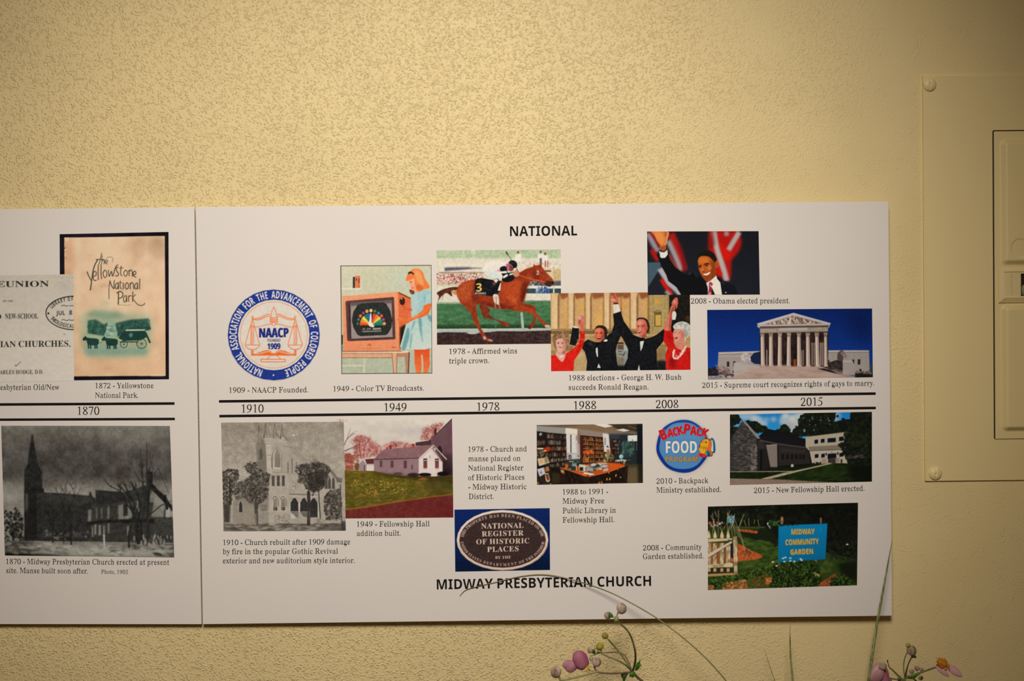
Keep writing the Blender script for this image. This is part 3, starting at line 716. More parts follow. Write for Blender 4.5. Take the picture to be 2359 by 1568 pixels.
def paint_tv():
    p = printed('printed_picture', [(784, 611.3), (994, 610), (996, 860), (786.5, 861.3)], (780, 605, 6.032), 'D8CDBF', 'C3BDA2',
                'colour picture of a girl beside an orange television', 2)
    p.grad([0, 0, 1327, 0, 1327, 1568, 0, 1568], 'C9C3A6', 'AEB39C')
    p.rect(30, 40, 330, 470, 'CFC8B0', .6, 12)
    p.rect(700, 60, 1300, 420, 'BFC3AE', .7, 40)
    p.rect(40, 350, 310, 372, 'DCD5C2')
    p.rect(340, 1320, 372, 1568, 'CFC8AC', .8)
    p.rect(40, 1418, 330, 1440, 'D6CDB2', .8)
    p.rect(198, 195, 228, 352, '3C3230'); p.rect(230, 180, 264, 350, 'E07A4A'); p.rect(264, 182, 298, 350, 'D06A48')
    p.rect(238, 215, 256, 250, '5A3A30'); p.rect(274, 220, 292, 280, '8A4030')
    p.rect(30, 1000, 60, 1140, '2E2A26'); p.rect(36, 1150, 64, 1220, '8A8470')
    # television
    p.poly([825, 402, 1005, 490, 1020, 760, 860, 1210, 830, 1222], 'D9683E')
    p.poly([830, 402, 1005, 488, 1000, 506, 826, 420], '7E3A22')
    p.poly([920, 860, 1000, 800, 900, 1100, 850, 1200, 852, 900], '2A1C18', bl=10)
    p.grad([52, 466, 825, 402, 845, 1222, 72, 1228], 'E7966C', 'E48A60')
    p.poly([96, 545, 110, 530, 760, 474, 772, 488, 792, 1052, 778, 1066, 140, 1090, 118, 1074], '5C3A38')
    p.poly([130, 560, 740, 500, 762, 1040, 150, 1068], '3E2E30', bl=6)
    p.poly([165, 562, 735, 520, 752, 1030, 178, 1056], '9A8884')
    p.poly([160, 558, 735, 515, 736, 560, 165, 600], '5E5150', bl=10)
    p.poly([264, 585, 330, 562, 620, 550, 665, 572, 720, 670, 746, 800, 735, 900, 690, 980, 655, 1004, 300, 1020, 262, 1000, 205, 900, 184, 800, 205, 680], '2B2D2B')
    c0 = (455, 868)
    m = math
    cols = ['E8502C', 'EE8A34', 'F2D060', '2E7A52', '2C62B0', None, 'D8402C', 'EE7A30', 'F2C050', '2E8A54', '1E7C70']
    for k, c in enumerate(cols):
        if c is None: continue
        a0, a1 = m.radians(180 + k * 180 / 11), m.radians(180 + (k + 1) * 180 / 11)
        P = [c0[0], c0[1]]
        for a in np.linspace(a0, a1, 4):
            P += [c0[0] + 160 * m.cos(a), c0[1] + 168 * m.sin(a)]
        p.poly(P, c)
    p.rect(290, 868, 620, 884, c='2B2D2B', a=.2)
    eye = ['2C4A3C', '2F5B52', 'D85A3A', '6A3A60', 'D88A5C', 'E8C070', '3A6A48', '2E6C84', 'C84A3A', '8A3A70', 'DE8A48']
    for k, c in enumerate(eye):
        a = m.radians(183 + k * 174 / 10)
        p.ell(450 + 185 * m.cos(a), 855 + 190 * m.sin(a), 22, 24, c)
        p.ell(450 + 185 * m.cos(a), 855 + 190 * m.sin(a), 9, 10, 'E8D8B0', .35)
    p.line([447, 705, 445, 790, 436, 850], 14, 'EDE8DC', w2=40)
    p.ell(448, 858, 34, 28, 'EDE8DC', rot=30)
    p.poly([440, 870, 500, 868, 488, 896, 450, 890], 'EDE8DC')
    for y, r in ((922, ((335, 380), (395, 455), (475, 590))), (956, ((330, 592),))):
        for a, b in r:
            x = a
            while x < b - 8:
                p.rect(x, y - 11 - (x - 330) * .03, x + 12, y + 9 - (x - 330) * .03, 'B9B5AA', .8, 2)
                x += 19
    p.text('COLOR', 's', 478, 930, 590, 926, 20, 'C8C4B8')
    p.rect(262, 1186, 610, 1192, 'B86A40'); p.rect(400, 1140, 462, 1150, '9A5030', .8); p.ell(432, 1130, 18, 8, '9A5030', .7)
    p.line([735, 1172, 800, 1176], 10, '6A3020', .8)
    # table
    p.poly([45, 1228, 960, 1222, 980, 1240, 930, 1262, 45, 1262], 'E6C7AC')
    p.poly([45, 1226, 880, 1222, 880, 1234, 45, 1240], '5A3A2C', .7, bl=4)
    p.rect(45, 1262, 800, 1316, 'D8A07C'); p.rect(45, 1316, 760, 1324, '8A5A40')
    p.rect(45, 1256, 960, 1264, '8A5A40')
    p.poly([805, 1262, 975, 1245, 978, 1300, 815, 1310], 'BE7E5C')
    p.poly([742, 1258, 812, 1258, 812, 1320, 800, 1540, 768, 1540, 748, 1320], 'D9A582')
    p.line([812, 1262, 804, 1540], 9, '8A5A40'); p.line([742, 1262, 766, 1540], 7, '6E4634')
    p.poly([915, 1290, 985, 1250, 972, 1540, 936, 1540], 'B08268'); p.line([982, 1240, 970, 1540], 16, '5A3A34')
    # girl
    p.grad([1050, 1170, 1265, 1170, 1262, 1340, 1270, 1400, 1240, 1540, 1080, 1540, 1060, 1430], 'D8481E', 'EC7A44')
    p.poly([1146, 1280, 1166, 1270, 1180, 1420, 1176, 1540, 1150, 1540, 1152, 1400], 'B9B9A0')
    p.poly([1010, 420, 1100, 390, 1262, 370, 1290, 430, 1292, 580, 1210, 570, 1190, 700, 1150, 760, 1010, 740], '9DBFBE')
    p.poly([1010, 420, 1080, 400, 1120, 600, 1060, 740, 1010, 740], 'B4C9C4', .7, bl=16)
    p.poly([1180, 480, 1215, 470, 1200, 690, 1160, 740, 1190, 600], '6F9AA0', .6, bl=10)
    p.grad([940, 830, 1130, 740, 1292, 700, 1300, 1180, 1200, 1206, 950, 1206, 852, 1172, 900, 1000], 'A9C4C0', 'C6CFC4')
    for a in ([960, 900, 985, 1000, 930, 1200, 880, 1180], [1040, 830, 1060, 830, 990, 1010, 975, 1080], [1110, 790, 1150, 780, 1160, 1000, 1180, 1120, 1140, 1000], [1230, 720, 1290, 740, 1296, 830, 1250, 780], [1010, 1000, 1025, 1000, 1000, 1180, 985, 1180]):
        p.poly(a, '4F8C92', .75, sm=1, bl=8)
    p.poly([1225, 430, 1292, 440, 1292, 575, 1190, 590, 1205, 520], 'A9C6C2', .9)
    p.poly([1190, 590, 1285, 568, 1270, 660, 1220, 730, 1050, 790, 940, 850, 880, 855, 830, 800, 820, 770, 900, 760, 1000, 770, 1120, 700, 1175, 640], 'DE6A34', sm=1)
    p.poly([1040, 745, 1150, 700, 1200, 660, 1180, 700, 1080, 760, 940, 800], 'EE8E56', .8, bl=8)
    for k in range(3): p.line([815 + k * 12, 772 + k * 26, 880, 780 + k * 22], 16, 'E8804A'); p.line([820 + k * 12, 786 + k * 26, 880, 792 + k * 22], 5, '9A4020')
    p.poly([885, 570, 925, 530, 930, 620, 1010, 630, 1015, 668, 920, 655, 880, 600], 'D05E34', sm=1)
    p.ell(885, 535, 38, 55, '3A1E1A'); p.ell(876, 498, 12, 10, 'C8A898')
    p.poly([968, 230, 1060, 180, 1120, 250, 1110, 400, 1050, 400, 1005, 370, 985, 300], 'EFA07C', sm=1)
    p.poly([985, 372, 1035, 384, 1058, 412, 1045, 436, 1012, 436, 990, 408], '70402F', sm=1)
    p.poly([935, 230, 960, 160, 1030, 90, 1110, 85, 1170, 130, 1200, 220, 1250, 300, 1262, 350, 1190, 370, 1130, 400, 1090, 390, 1060, 300, 1050, 220, 990, 240, 940, 255], 'E8793E', sm=1)
    p.poly([1040, 110, 1120, 110, 1160, 200, 1180, 300, 1120, 290, 1080, 230], 'F0A060', .8, sm=1, bl=10)
    p.poly([1100, 300, 1180, 350, 1110, 385, 1075, 340], 'C05A28', .7, sm=1, bl=6)
    p.poly([965, 140, 1000, 120, 1050, 150, 1045, 165, 1000, 148, 970, 160], '3A2422', sm=1)
    p.ell(1005, 268, 18, 7, '6A3A2A', .8); p.ell(1030, 350, 20, 8, 'C04A34', .8)
    p.soften(.35); p.noise(.025, 24); p.noise(.03, 6, mono=False)
    F = '4A4432'
    for a in ([30, 40, 1290, 34], [1290, 34, 1302, 1536], [1302, 1536, 42, 1544], [42, 1544, 30, 40]):
        p.line(a, 13, F)


def paint_horse():
    p = printed('printed_photograph', [(1005.3, 576.6), (1291.6, 574.3), (1293, 791.2), (1006.8, 793.7)], (990, 560, 5.228), 'DDD3C7', 'D6CCB8',
                'colour photograph of a jockey riding a chestnut racehorse', 3)
    p.grad([70, 70, 1600, 70, 1600, 220, 70, 220], 'B4BFA0', 'A9BB96')
    p.rect(390, 80, 420, 260, 'C9CCB6'); p.rect(500, 80, 545, 260, 'D2D2BE')
    p.dabs([90, 90, 1570, 85, 1570, 180, 90, 190], 60, (12, 30), ['9FB58C', 'BCC6AA', 'AEBE9C'], .5, 2, 0)
    p.rect(70, 180, 1600, 370, 'DCD2C2', bl=10)
    p.poly([180, 290, 430, 272, 640, 300, 180, 335], '5C586A', bl=5); p.poly([430, 272, 640, 302, 520, 306], 'A89A84', .8, bl=4)
    p.rect(90, 255, 640, 290, 'E0D8C8', .8, 5)
    p.rect(80, 365, 560, 500, 'CDA99A')
    p.dabs([80, 372, 660, 365, 660, 480, 80, 500], 420, (5, 12), ['B4564A', 'EADCD0', 'D9A89C', '7A4A48', 'E6C8BC', 'C87866', 'F0E6DC', '5A4A50'], .85)
    p.rect(110, 345, 660, 362, '8A6A50', .6); p.rect(80, 490, 560, 520, 'C6C09A', .9, 5)
    p.rect(70, 515, 560, 720, 'D9D2C2', bl=3)
    p.dabs([230, 550, 330, 550, 330, 620, 230, 620], 30, (8, 16), ['D8A868', 'C08850'], .7)
    p.rect(1380, 300, 1600, 500, 'D6C2A0', bl=4); p.rect(1390, 325, 1460, 345, '6A4A3A'); p.rect(1490, 320, 1580, 490, 'C9AE80')
    p.dabs([1050, 230, 1580, 200, 1580, 320, 1300, 330], 70, (8, 16), ['D8B8A8', 'E6DCD0', 'C89888'], .6)
    for x, y in ((1065, 110), (1335, 105), (1390, 125)):
        p.poly([x - 35, y + 25, x + 35, y + 20, x + 38, y + 110, x - 35, y + 100], 'E9E4DC', bl=5); p.ell(x, y, 14, 16, '7A5040'); 
    p.rect(1325, 180, 1350, 260, '4A4048', .9, 3); p.rect(1385, 210, 1400, 290, '8A3A30', .8, 3); p.rect(1415, 210, 1428, 290, '8A3A30', .8, 3)
    p.rect(1130, 455, 1600, 520, '5A5A60', bl=8)
    p.dabs([1150, 455, 1400, 455, 1400, 520, 1150, 520], 60, (6, 14), ['C8C8C0', '3A3A40', '8A8A90'], .8)
    p.rect(1150, 512, 1600, 545, 'E4E0D6')
    p.rect(1130, 545, 1600, 605, '3A4A50')
    p.dabs([1280, 545, 1450, 545, 1450, 602, 1280, 602], 30, (5, 12), ['3A5A9A', '2A4070', '6A8AB0', 'C0C8C8'], .85, 3, 90)
    p.rect(1485, 510, 1502, 600, 'C8D0CC')
    p.rect(1130, 605, 1600, 690, 'DDD6C6'); p.rect(1130, 688, 1600, 704, '8A8A76')
    p.grad([70, 715, 1600, 700, 1600, 1040, 70, 1040], '4B7852', '355C3E')
    p.dabs([90, 730, 1460, 715, 1460, 970, 90, 980], 300, (8, 26), ['406E48', '5A8660', '355C3C', '4E7E56'], .35, 4, 0)
    p.grad([70, 980, 1600, 975, 1600, 1030, 70, 1030], '35542C', '22331C')
    p.rect(70, 715, 560, 728, 'C9CCB4', .7, 3)
    p.grad([70, 1030, 1600, 1020, 1600, 1060, 70, 1090], 'B8C2BC', '9AA4A0')
    p.rect(785, 760, 802, 1030, '3F7A5C')
    p.poly([1090, 830, 1120, 830, 1140, 1050, 1108, 1055], 'A9B4AA')
    p.poly([70, 1080, 200, 1070, 430, 1075, 600, 1085, 820, 1058, 1100, 1060, 1460, 1050, 1600, 1045, 1600, 1240, 70, 1240], '3A2826')
    p.poly([440, 1068, 600, 1068, 590, 1085, 520, 1098, 440, 1088], 'B9B9B0')
    p.dabs([90, 1085, 1460, 1070, 1460, 1215, 90, 1215], 350, (5, 14), ['2C1C1C', '4A3430', '35262A', '443038'], .6, 2, 0)
    # far legs, tail
    p.poly([600, 740, 720, 790, 712, 850, 760, 900, 900, 945, 960, 975, 950, 1000, 900, 1000, 800, 930, 650, 890, 622, 820], '7A2E1A', sm=1)
    p.poly([1110, 730, 1240, 750, 1280, 800, 1268, 960, 1215, 1030, 1190, 1020, 1200, 980, 1240, 950, 1245, 860, 1120, 810], '8A3018', sm=1)
    p.poly([85, 600, 150, 560, 260, 530, 340, 530, 330, 560, 260, 575, 270, 640, 200, 600, 130, 650, 95, 710, 110, 640], '4A261E', sm=1)
    for k in range(6): p.line([300, 545, 180, 570 + k * 6, 90 + 12 * k, 620 + k * 14], 8, '6A3020', .7, sm=1, w2=3)
    # body
    BD = [340, 520, 400, 470, 480, 445, 560, 430, 700, 450, 850, 450, 960, 470, 1040, 380, 1100, 345, 1170, 305, 1245, 285, 1250, 250, 1275, 268, 1310, 262, 1345, 240, 1350, 280, 1395, 340, 1440, 390, 1480, 430, 1500, 480, 1470, 500, 1440, 522, 1400, 505, 1310, 465, 1250, 450, 1210, 470, 1165, 540, 1150, 640, 1130, 720, 1060, 780, 1000, 800, 880, 795, 740, 770, 600, 735, 555, 740, 560, 830, 590, 940, 605, 1010, 640, 1060, 690, 1140, 755, 1170, 750, 1188, 700, 1185, 650, 1160, 600, 1060, 530, 960, 500, 850, 440, 780, 370, 720, 330, 640, 322, 580]
    p.poly(BD, '98391C', sm=0)
    p.poly([340, 560, 400, 480, 520, 460, 540, 600, 470, 680, 380, 690, 335, 630], 'B4502A', .8, sm=1, bl=18)
    p.poly([540, 480, 600, 640, 560, 730, 500, 660], '6E2414', .7, sm=1, bl=14)
    p.poly([880, 480, 1060, 430, 1120, 560, 1050, 700, 940, 690, 880, 600], 'BC4A24', .7, sm=1, bl=22)
    p.poly([600, 690, 760, 720, 960, 750, 1000, 795, 760, 775, 610, 740], '6E2212', .8, sm=1, bl=12)
    p.poly([1120, 480, 1190, 480, 1150, 640, 1120, 720, 1090, 640], '5E1C10', .8, sm=1, bl=14)
    p.poly([940, 640, 1010, 720, 1050, 700, 980, 620], 'D0602E', .6, sm=1, bl=14)
    p.poly([450, 750, 540, 760, 570, 930, 600, 1010, 560, 980, 510, 860], '8A3018', .7, sm=1, bl=10)
    p.poly([1010, 770, 1060, 735, 1180, 770, 1270, 810, 1310, 880, 1390, 950, 1445, 990, 1450, 1015, 1400, 1010, 1340, 960, 1260, 870, 1150, 825, 1010, 815], 'A03D1E', sm=0)
    p.poly([1385, 985, 1440, 985, 1455, 1020, 1400, 1015], 'C8A898', sm=1)
    p.ell(1200, 1010, 18, 22, '5A2418'); p.ell(930, 985, 28, 18, '8A4030', rot=20); p.ell(730, 1168, 34, 14, 'B08070', rot=15); p.ell(660, 1140, 18, 22, 'C8A090', rot=-30)
    p.poly([1180, 300, 1250, 290, 1230, 340, 1130, 400, 1050, 450, 980, 460, 1050, 380, 1110, 340], '8A2E16', .7, sm=1, bl=8)
    p.poly([1240, 330, 1300, 320, 1330, 420, 1280, 440, 1230, 400], '6A2010', .6, sm=1, bl=10)
    p.poly([1385, 460, 1440, 455, 1500, 475, 1470, 510, 1440, 525, 1390, 505], '3A2420', sm=1, bl=3)
    p.ell(1480, 470, 12, 8, '120E0E'); p.ell(1345, 355, 8, 6, '1A0E0A')
    p.poly([1270, 300, 1300, 330, 1320, 370, 1310, 345], 'E0C8B8', .6)
    p.text('3', 's', 1285, 380, 1320, 375, 48, 'F0E8E0')
    p.line([1040, 375, 1160, 412, 1260, 440, 1400, 470], 7, 'D87A5A'); p.line([1370, 450, 1470, 415], 8, 'B05030'); p.line([1250, 290, 1400, 470], 5, '7A2A18')
    # cloth, jockey
    p.poly([545, 460, 570, 425, 640, 420, 800, 450, 860, 460, 845, 560, 810, 630, 760, 640, 540, 610], '17181C')
    p.text('3', 's', 558, 582, 628, 580, 98, 'F2C05A')
    p.text('AFFIRMED', 's', 543, 614, 678, 616, 24, 'DCE0E0')
    p.poly([848, 480, 858, 470, 850, 570, 818, 570], 'E8E4DC')
    p.poly([645, 330, 680, 230, 760, 210, 920, 225, 930, 290, 860, 330, 870, 400, 850, 440, 760, 410, 690, 380], 'E6DED8', sm=1)
    p.poly([660, 340, 760, 330, 860, 390, 850, 440, 780, 420, 700, 390], 'CBD6DA', .8, sm=1, bl=10)
    p.poly([790, 330, 860, 300, 870, 340, 830, 345], 'D88AA0', .7, bl=8)
    p.poly([845, 300, 890, 275, 930, 290, 940, 350, 1010, 340, 1030, 380, 1010, 440, 940, 470, 870, 450, 880, 400, 860, 360], '16171B', sm=1)
    p.poly([850, 340, 925, 335, 930, 360, 860, 362], 'E8E8E4'); p.poly([880, 400, 930, 370, 945, 390, 890, 425], 'E8E8E4'); p.line([940, 350, 1000, 342], 14, 'C8C8C4'); p.line([960, 380, 1005, 365], 18, 'D8D8D2')
    p.poly([920, 260, 950, 245, 990, 280, 985, 320, 940, 330], 'C85A78', sm=1)
    p.poly([950, 230, 985, 205, 1030, 215, 1052, 250, 1045, 290, 1000, 300, 960, 270], '1E1A1C', sm=1)
    p.line([945, 240, 1000, 285], 7, 'C8B8A8'); p.poly([960, 290, 1010, 295, 1000, 330, 965, 335], '7A3A30', sm=1)
    p.poly([1000, 360, 1040, 320, 1075, 350, 1070, 395, 1020, 400], 'C88A68', sm=1)
    p.line([925, 110, 985, 205], 6, '3A3030'); p.line([918, 100, 945, 148], 18, '2A2426', w2=8); p.line([1040, 290, 1075, 360], 8, '5A2A20')
    p.poly([745, 470, 800, 425, 835, 450, 790, 510, 740, 560, 700, 600, 690, 570, 730, 510], '20242A', sm=1)
    p.poly([770, 450, 800, 425, 825, 445, 800, 480], 'E0D8CC'); p.poly([758, 480, 790, 470, 790, 495, 765, 500], 'A04030')
    p.poly([700, 540, 770, 540, 775, 610, 730, 625, 690, 600], '15181C', sm=1)
    p.poly([765, 620, 820, 620, 835, 680, 830, 740, 790, 720, 770, 690], 'D9CBBE', sm=1); p.line([780, 690, 795, 780], 7, 'C8B0A0'); p.line([828, 700, 845, 785], 7, 'C8B0A0'); p.line([800, 640, 802, 730], 9, '8A4A40', .7); p.line([770, 655, 825, 660], 6, '9A7A70', .7)
    p.soften(.5)
    p.noise(.02, 6, mono=False); p.noise(.04, 20)


def paint_dais():
    p = printed('printed_photograph', [(1268.3, 675.3), (1589.4, 672), (1590.7, 851.2), (1269.6, 854.6)], (1262, 668, 7.021), 'DCD1C4', 'C9A87C',
                'colour photograph of four people with joined hands raised', 4)
    p.grad([30, 30, 2350, 30, 2350, 660, 30, 660], 'B98A5A', 'CDA878')
    cols = [(60, 165), (200, 330), (330, 420), (440, 600), (610, 690), (720, 900), (910, 1000), (1020, 1180), (1200, 1330), (1340, 1440), (1490, 1620)]
    for i, (a, b) in enumerate(cols):
        narrow = b - a < 112
        p.rect(a, 40, b, 650, 'DDB98C' if narrow else 'C99E68', .9, 8)
        p.rect(a + (b - a) * .55, 180, b - 14, 640, 'D9A455' if not narrow else 'E6CBA0', .5, 14)
        p.rect(b - 6, 60, b + 22, 650, '76522E', .8, 7)
        if not narrow:
            p.poly([a - 20, 40, b + 20, 40, b, 110, a + 20, 150], '7A3A1E', .75, bl=12)
        else:
            p.poly([a, 40, b + 10, 40, b, 110, a + 20, 90], 'D9B084', .8, bl=6)
    p.rect(520, 200, 550, 310, 'E0A83E', .5, 10); p.ell(820, 470, 40, 90, 'E8B04E', .6, bl=24); p.ell(1210, 200, 30, 90, 'E09A50', .6, bl=20)
    p.rect(1640, 60, 1960, 720, 'AF9560', bl=4)
    for x in (1640, 1690, 1890, 1930): p.rect(x, 80, x + 12, 720, '8A6E42', .7, 4)
    p.dabs([1640, 80, 1960, 80, 1960, 720, 1640, 720], 120, (8, 20), ['9A8252', 'BEA470', 'A88E58'], .35, 3, 0)
    p.rect(1730, 130, 1815, 225, 'C69A4C', .9, 5)
    p.poly([1710, 350, 1780, 318, 1845, 350, 1840, 375, 1715, 375], '6E5C38'); p.poly([1725, 350, 1780, 330, 1830, 352], 'A99058')
    p.rect(1722, 375, 1840, 590, '6E5632'); p.rect(1742, 400, 1830, 575, 'C9A352')
    p.rect(1960, 40, 2350, 700, '1B1814', bl=6); p.rect(2230, 420, 2320, 500, '5A3A20', .6, 14)
    p.rect(30, 625, 1640, 655, '9A7848', .9, 3); p.rect(30, 655, 1640, 712, '8E7048')
    for x in range(50, 1640, 26): p.rect(x, 660, x + 12, 710, '4A3822', .85, 2)
    p.rect(30, 712, 1640, 745, 'C0A070', bl=3)
    p.grad([30, 742, 2320, 742, 2320, 1310, 30, 1310], 'B08E5C', 'B99A6C')
    p.dabs([30, 750, 1640, 750, 1640, 1000, 30, 1000], 120, (10, 24), ['A08052', 'C0A06C'], .4, 3, 0)
    for x in range(300, 400, 22): p.rect(x, 900, x + 10, 980, '5A4426', .8, 2)
    for x in range(60, 130, 18): p.rect(x, 980, x + 8, 1040, '6A5430', .8, 2)
    for x in range(1820, 1920, 20): p.rect(x, 880, x + 9, 930, '4A3A22', .8, 2)
    p.rect(1760, 930, 1920, 960, 'A08458'); p.ell(1840, 1050, 90, 110, '8A7048', .9, bl=10); p.rect(1760, 1140, 1920, 1310, '18181A', bl=14)
    p.poly([1100, 870, 1290, 860, 1310, 1220, 1130, 1230], '8C9088', bl=5); p.rect(1120, 845, 1225, 868, '2A1A12')
    p.rect(1130, 880, 1225, 960, '6A4A3A', bl=3)
    for k in range(4): p.rect(1235 + k * 14, 890, 1242 + k * 14, 980, 'C8D0D0', .8, 1)
    for a in ([1140, 990, 1200, 990], [1150, 1040, 1240, 1045], [1215, 1070, 1255, 990]): p.line(a, 12, '3E4448')
    p.rect(1130, 1090, 1230, 1210, '7A6858', .8, 10); p.rect(1060, 1215, 1320, 1310, '17181A', bl=14)
    p.ell(520, 1150, 100, 170, 'C2A474', bl=6); p.rect(430, 1080, 620, 1310, 'B99B6C', bl=8)
    BK = '15161A'
    # two men
    p.poly([400, 590, 505, 620, 500, 780, 450, 900, 350, 880, 375, 740], BK)
    p.poly([400, 580, 480, 590, 480, 615, 410, 605], 'D8D0C4', sm=1)
    p.poly([560, 860, 650, 795, 760, 840, 850, 840, 980, 720, 1030, 690, 1070, 560, 1055, 385, 1180, 345, 1230, 500, 1330, 640, 1380, 720, 1450, 750, 1570, 790, 1680, 760, 1760, 720, 1880, 625, 1890, 800, 1760, 960, 1765, 1140, 1780, 1310, 1200, 1310, 1290, 1100, 1300, 960, 1210, 780, 1180, 740, 1120, 880, 1100, 980, 1120, 1160, 1150, 1310, 620, 1310, 635, 1150, 600, 1000, 550, 940], BK)
    p.poly([640, 850, 700, 840, 720, 880, 680, 900], '4A4C50', .5, bl=14)
    p.poly([930, 880, 1040, 760, 1100, 560, 1130, 700, 1000, 900], '24262A', .5, bl=30)
    p.poly([1060, 240, 1140, 225, 1175, 340, 1065, 372], 'DAD6D0'); p.line([1095, 250, 1100, 320], 8, '8A8A90', .7)
    p.poly([1010, 130, 1040, 85, 1080, 100, 1075, 40, 1095, 35, 1100, 90, 1140, 130, 1145, 200, 1060, 215, 1020, 180], 'C86A50', sm=1)
    p.ell(1060, 160, 34, 26, 'E0A088', .8, bl=8); p.ell(1085, 120, 24, 18, '9A2E20', .7, bl=8); p.rect(1062, 205, 1140, 228, '2A1A24')
    p.poly([778, 935, 805, 928, 812, 1080, 795, 1075, 775, 990], 'D6D2CA'); p.poly([800, 1255, 822, 1185, 855, 1258], 'D6D2CA'); p.poly([1492, 830, 1555, 820, 1530, 930, 1500, 990, 1495, 900], 'D8D4CC'); p.poly([1450, 1310, 1475, 1205, 1492, 1310], 'D8D4CC')
    p.poly([900, 825, 930, 798, 965, 805, 950, 830], 'E4E0DA', sm=1); p.poly([760, 850, 840, 842, 850, 880, 780, 885], '0E0E10'); p.poly([1480, 770, 1570, 765, 1560, 810, 1500, 815], '0E0E10')
    p.poly([750, 690, 765, 620, 800, 575, 880, 570, 940, 600, 962, 660, 955, 740, 920, 790, 890, 700], '2A1C18', sm=1)
    p.poly([752, 680, 780, 625, 850, 610, 900, 640, 915, 700, 905, 770, 860, 825, 800, 830, 765, 770], 'D26A50', sm=1)
    p.poly([870, 640, 915, 700, 900, 780, 850, 825, 880, 730], '8E2E20', .7, sm=1, bl=12)
    p.poly([765, 640, 830, 620, 850, 660, 790, 690], 'E08058', .7, sm=1, bl=10)
    p.line([770, 690, 800, 682], 8, '3A1812'); p.line([840, 690, 880, 684], 8, '3A1812'); p.ell(790, 702, 12, 6, '2A1010'); p.ell(862, 700, 12, 6, '2A1010')
    p.poly([812, 690, 830, 740, 805, 740], 'E28A66', .8); p.ell(825, 775, 34, 20, '5A1612'); p.rect(800, 762, 850, 772, 'E8D8CC'); p.line([780, 740, 770, 775], 5, '7A2418'); p.line([865, 735, 872, 780], 6, '7A2418')
    p.poly([1432, 490, 1460, 450, 1530, 442, 1600, 470, 1640, 540, 1648, 620, 1620, 690, 1580, 660, 1560, 540, 1480, 500], '2A201C', sm=1)
    p.poly([1440, 520, 1480, 470, 1560, 480, 1600, 540, 1605, 640, 1570, 720, 1510, 742, 1450, 700, 1430, 620], 'D0705C', sm=1)
    p.poly([1560, 520, 1605, 600, 1580, 700, 1530, 735, 1570, 640], 'A83A2C', .7, sm=1, bl=12)
    p.poly([1455, 520, 1500, 490, 1530, 540, 1480, 570], 'E8A088', .7, sm=1, bl=10)
    p.line([1445, 572, 1480, 580], 9, '3A2018'); p.line([1515, 575, 1570, 570], 9, '3A2018'); p.ell(1465, 592, 12, 6, '30141a'); p.ell(1542, 592, 14, 6, '30141a')
    p.poly([1485, 580, 1478, 640, 1510, 645], 'E8A48A', .8); p.poly([1455, 672, 1500, 668, 1520, 660, 1500, 690, 1470, 695], '6A1A16', sm=1); p.rect(1462, 668, 1505, 676, 'E6DCD2')
    p.ell(1602, 610, 16, 34, 'B8503C'); p.poly([1500, 740, 1590, 700, 1600, 760, 1540, 775], 'A04030', .8)
    # hands left
    p.poly([480, 480, 500, 430, 545, 405, 585, 425, 592, 500, 570, 560, 500, 590, 480, 540], 'C87A68', sm=1); p.ell(515, 450, 30, 34, 'E0A898', .8, bl=8); p.ell(520, 520, 14, 40, '6A2018', .7, bl=8)
    # woman left
    p.poly([530, 640, 600, 650, 600, 780, 560, 930, 480, 1060, 430, 1130, 415, 1310, 50, 1310, 50, 1055, 130, 1045, 240, 1160, 290, 1030, 420, 940, 500, 860, 525, 760], 'D8201A')
    p.poly([540, 660, 580, 660, 585, 780, 530, 930, 450, 1040, 500, 900, 530, 780], 'B0140F', .6, bl=10)
    p.dabs([530, 650, 600, 650, 590, 830, 460, 1000, 400, 960], 60, (5, 9), ['F06048', 'E8483A', '9A0E0C'], .7)
    p.poly([525, 510, 560, 500, 585, 560, 580, 655, 530, 655], 'C86A54', sm=1)
    p.poly([100, 900, 80, 780, 100, 720, 160, 670, 240, 660, 310, 690, 350, 750, 335, 860, 310, 960, 150, 960], '8A6446', sm=1)
    p.dabs([100, 720, 240, 665, 340, 740, 320, 900, 280, 780, 140, 770, 110, 850], 120, (5, 10), ['A88060', '6A4630', 'B89470', '7A5438'], .6, 3)
    p.poly([130, 830, 170, 785, 240, 790, 285, 840, 290, 930, 250, 1000, 200, 1010, 150, 960], 'E0A898', sm=1)
    p.poly([245, 800, 290, 850, 285, 940, 235, 1000, 250, 900], 'B06850', .6, sm=1, bl=10)
    p.poly([150, 990, 200, 1020, 280, 1000, 285, 1060, 230, 1160, 130, 1050], 'D8A090', sm=1); p.poly([230, 1000, 290, 980, 280, 1050, 235, 1040], '8A4030', .6, bl=8)
    p.line([150, 850, 185, 846], 7, '4A2A20'); p.line([215, 852, 255, 850], 7, '4A2A20'); p.ell(170, 862, 12, 6, '2A1A18'); p.ell(236, 864, 12, 6, '2A1A18'); p.poly([160, 905, 205, 915, 245, 905, 205, 935], 'A02420', sm=1); p.line([175, 912, 230, 913], 6, 'F0E4DC')
    p.dabs([160, 1050, 280, 1040, 220, 1110], 30, (5, 8), ['F0E8E0', 'D8C0B0'], .8)
    # woman right
    p.poly([1885, 640, 1985, 640, 2030, 700, 2040, 860, 2090, 930, 2210, 990, 2250, 920, 2310, 940, 2318, 1300, 1920, 1300, 1900, 1060, 1940, 940, 1870, 820], 'CC1A16')
    p.poly([1900, 700, 2000, 680, 2030, 800, 1990, 900], 'A81210', .6, bl=16); p.poly([1960, 1080, 2060, 1120, 2080, 1250, 1960, 1230], '8A0E0C', .8, sm=1, bl=20); p.poly([1920, 1060, 1990, 1010, 1960, 1180, 1930, 1300], 'E03028', .6, bl=14); p.poly([2240, 1000, 2300, 1000, 2300, 1180], '9A0E0C', .6, bl=12)
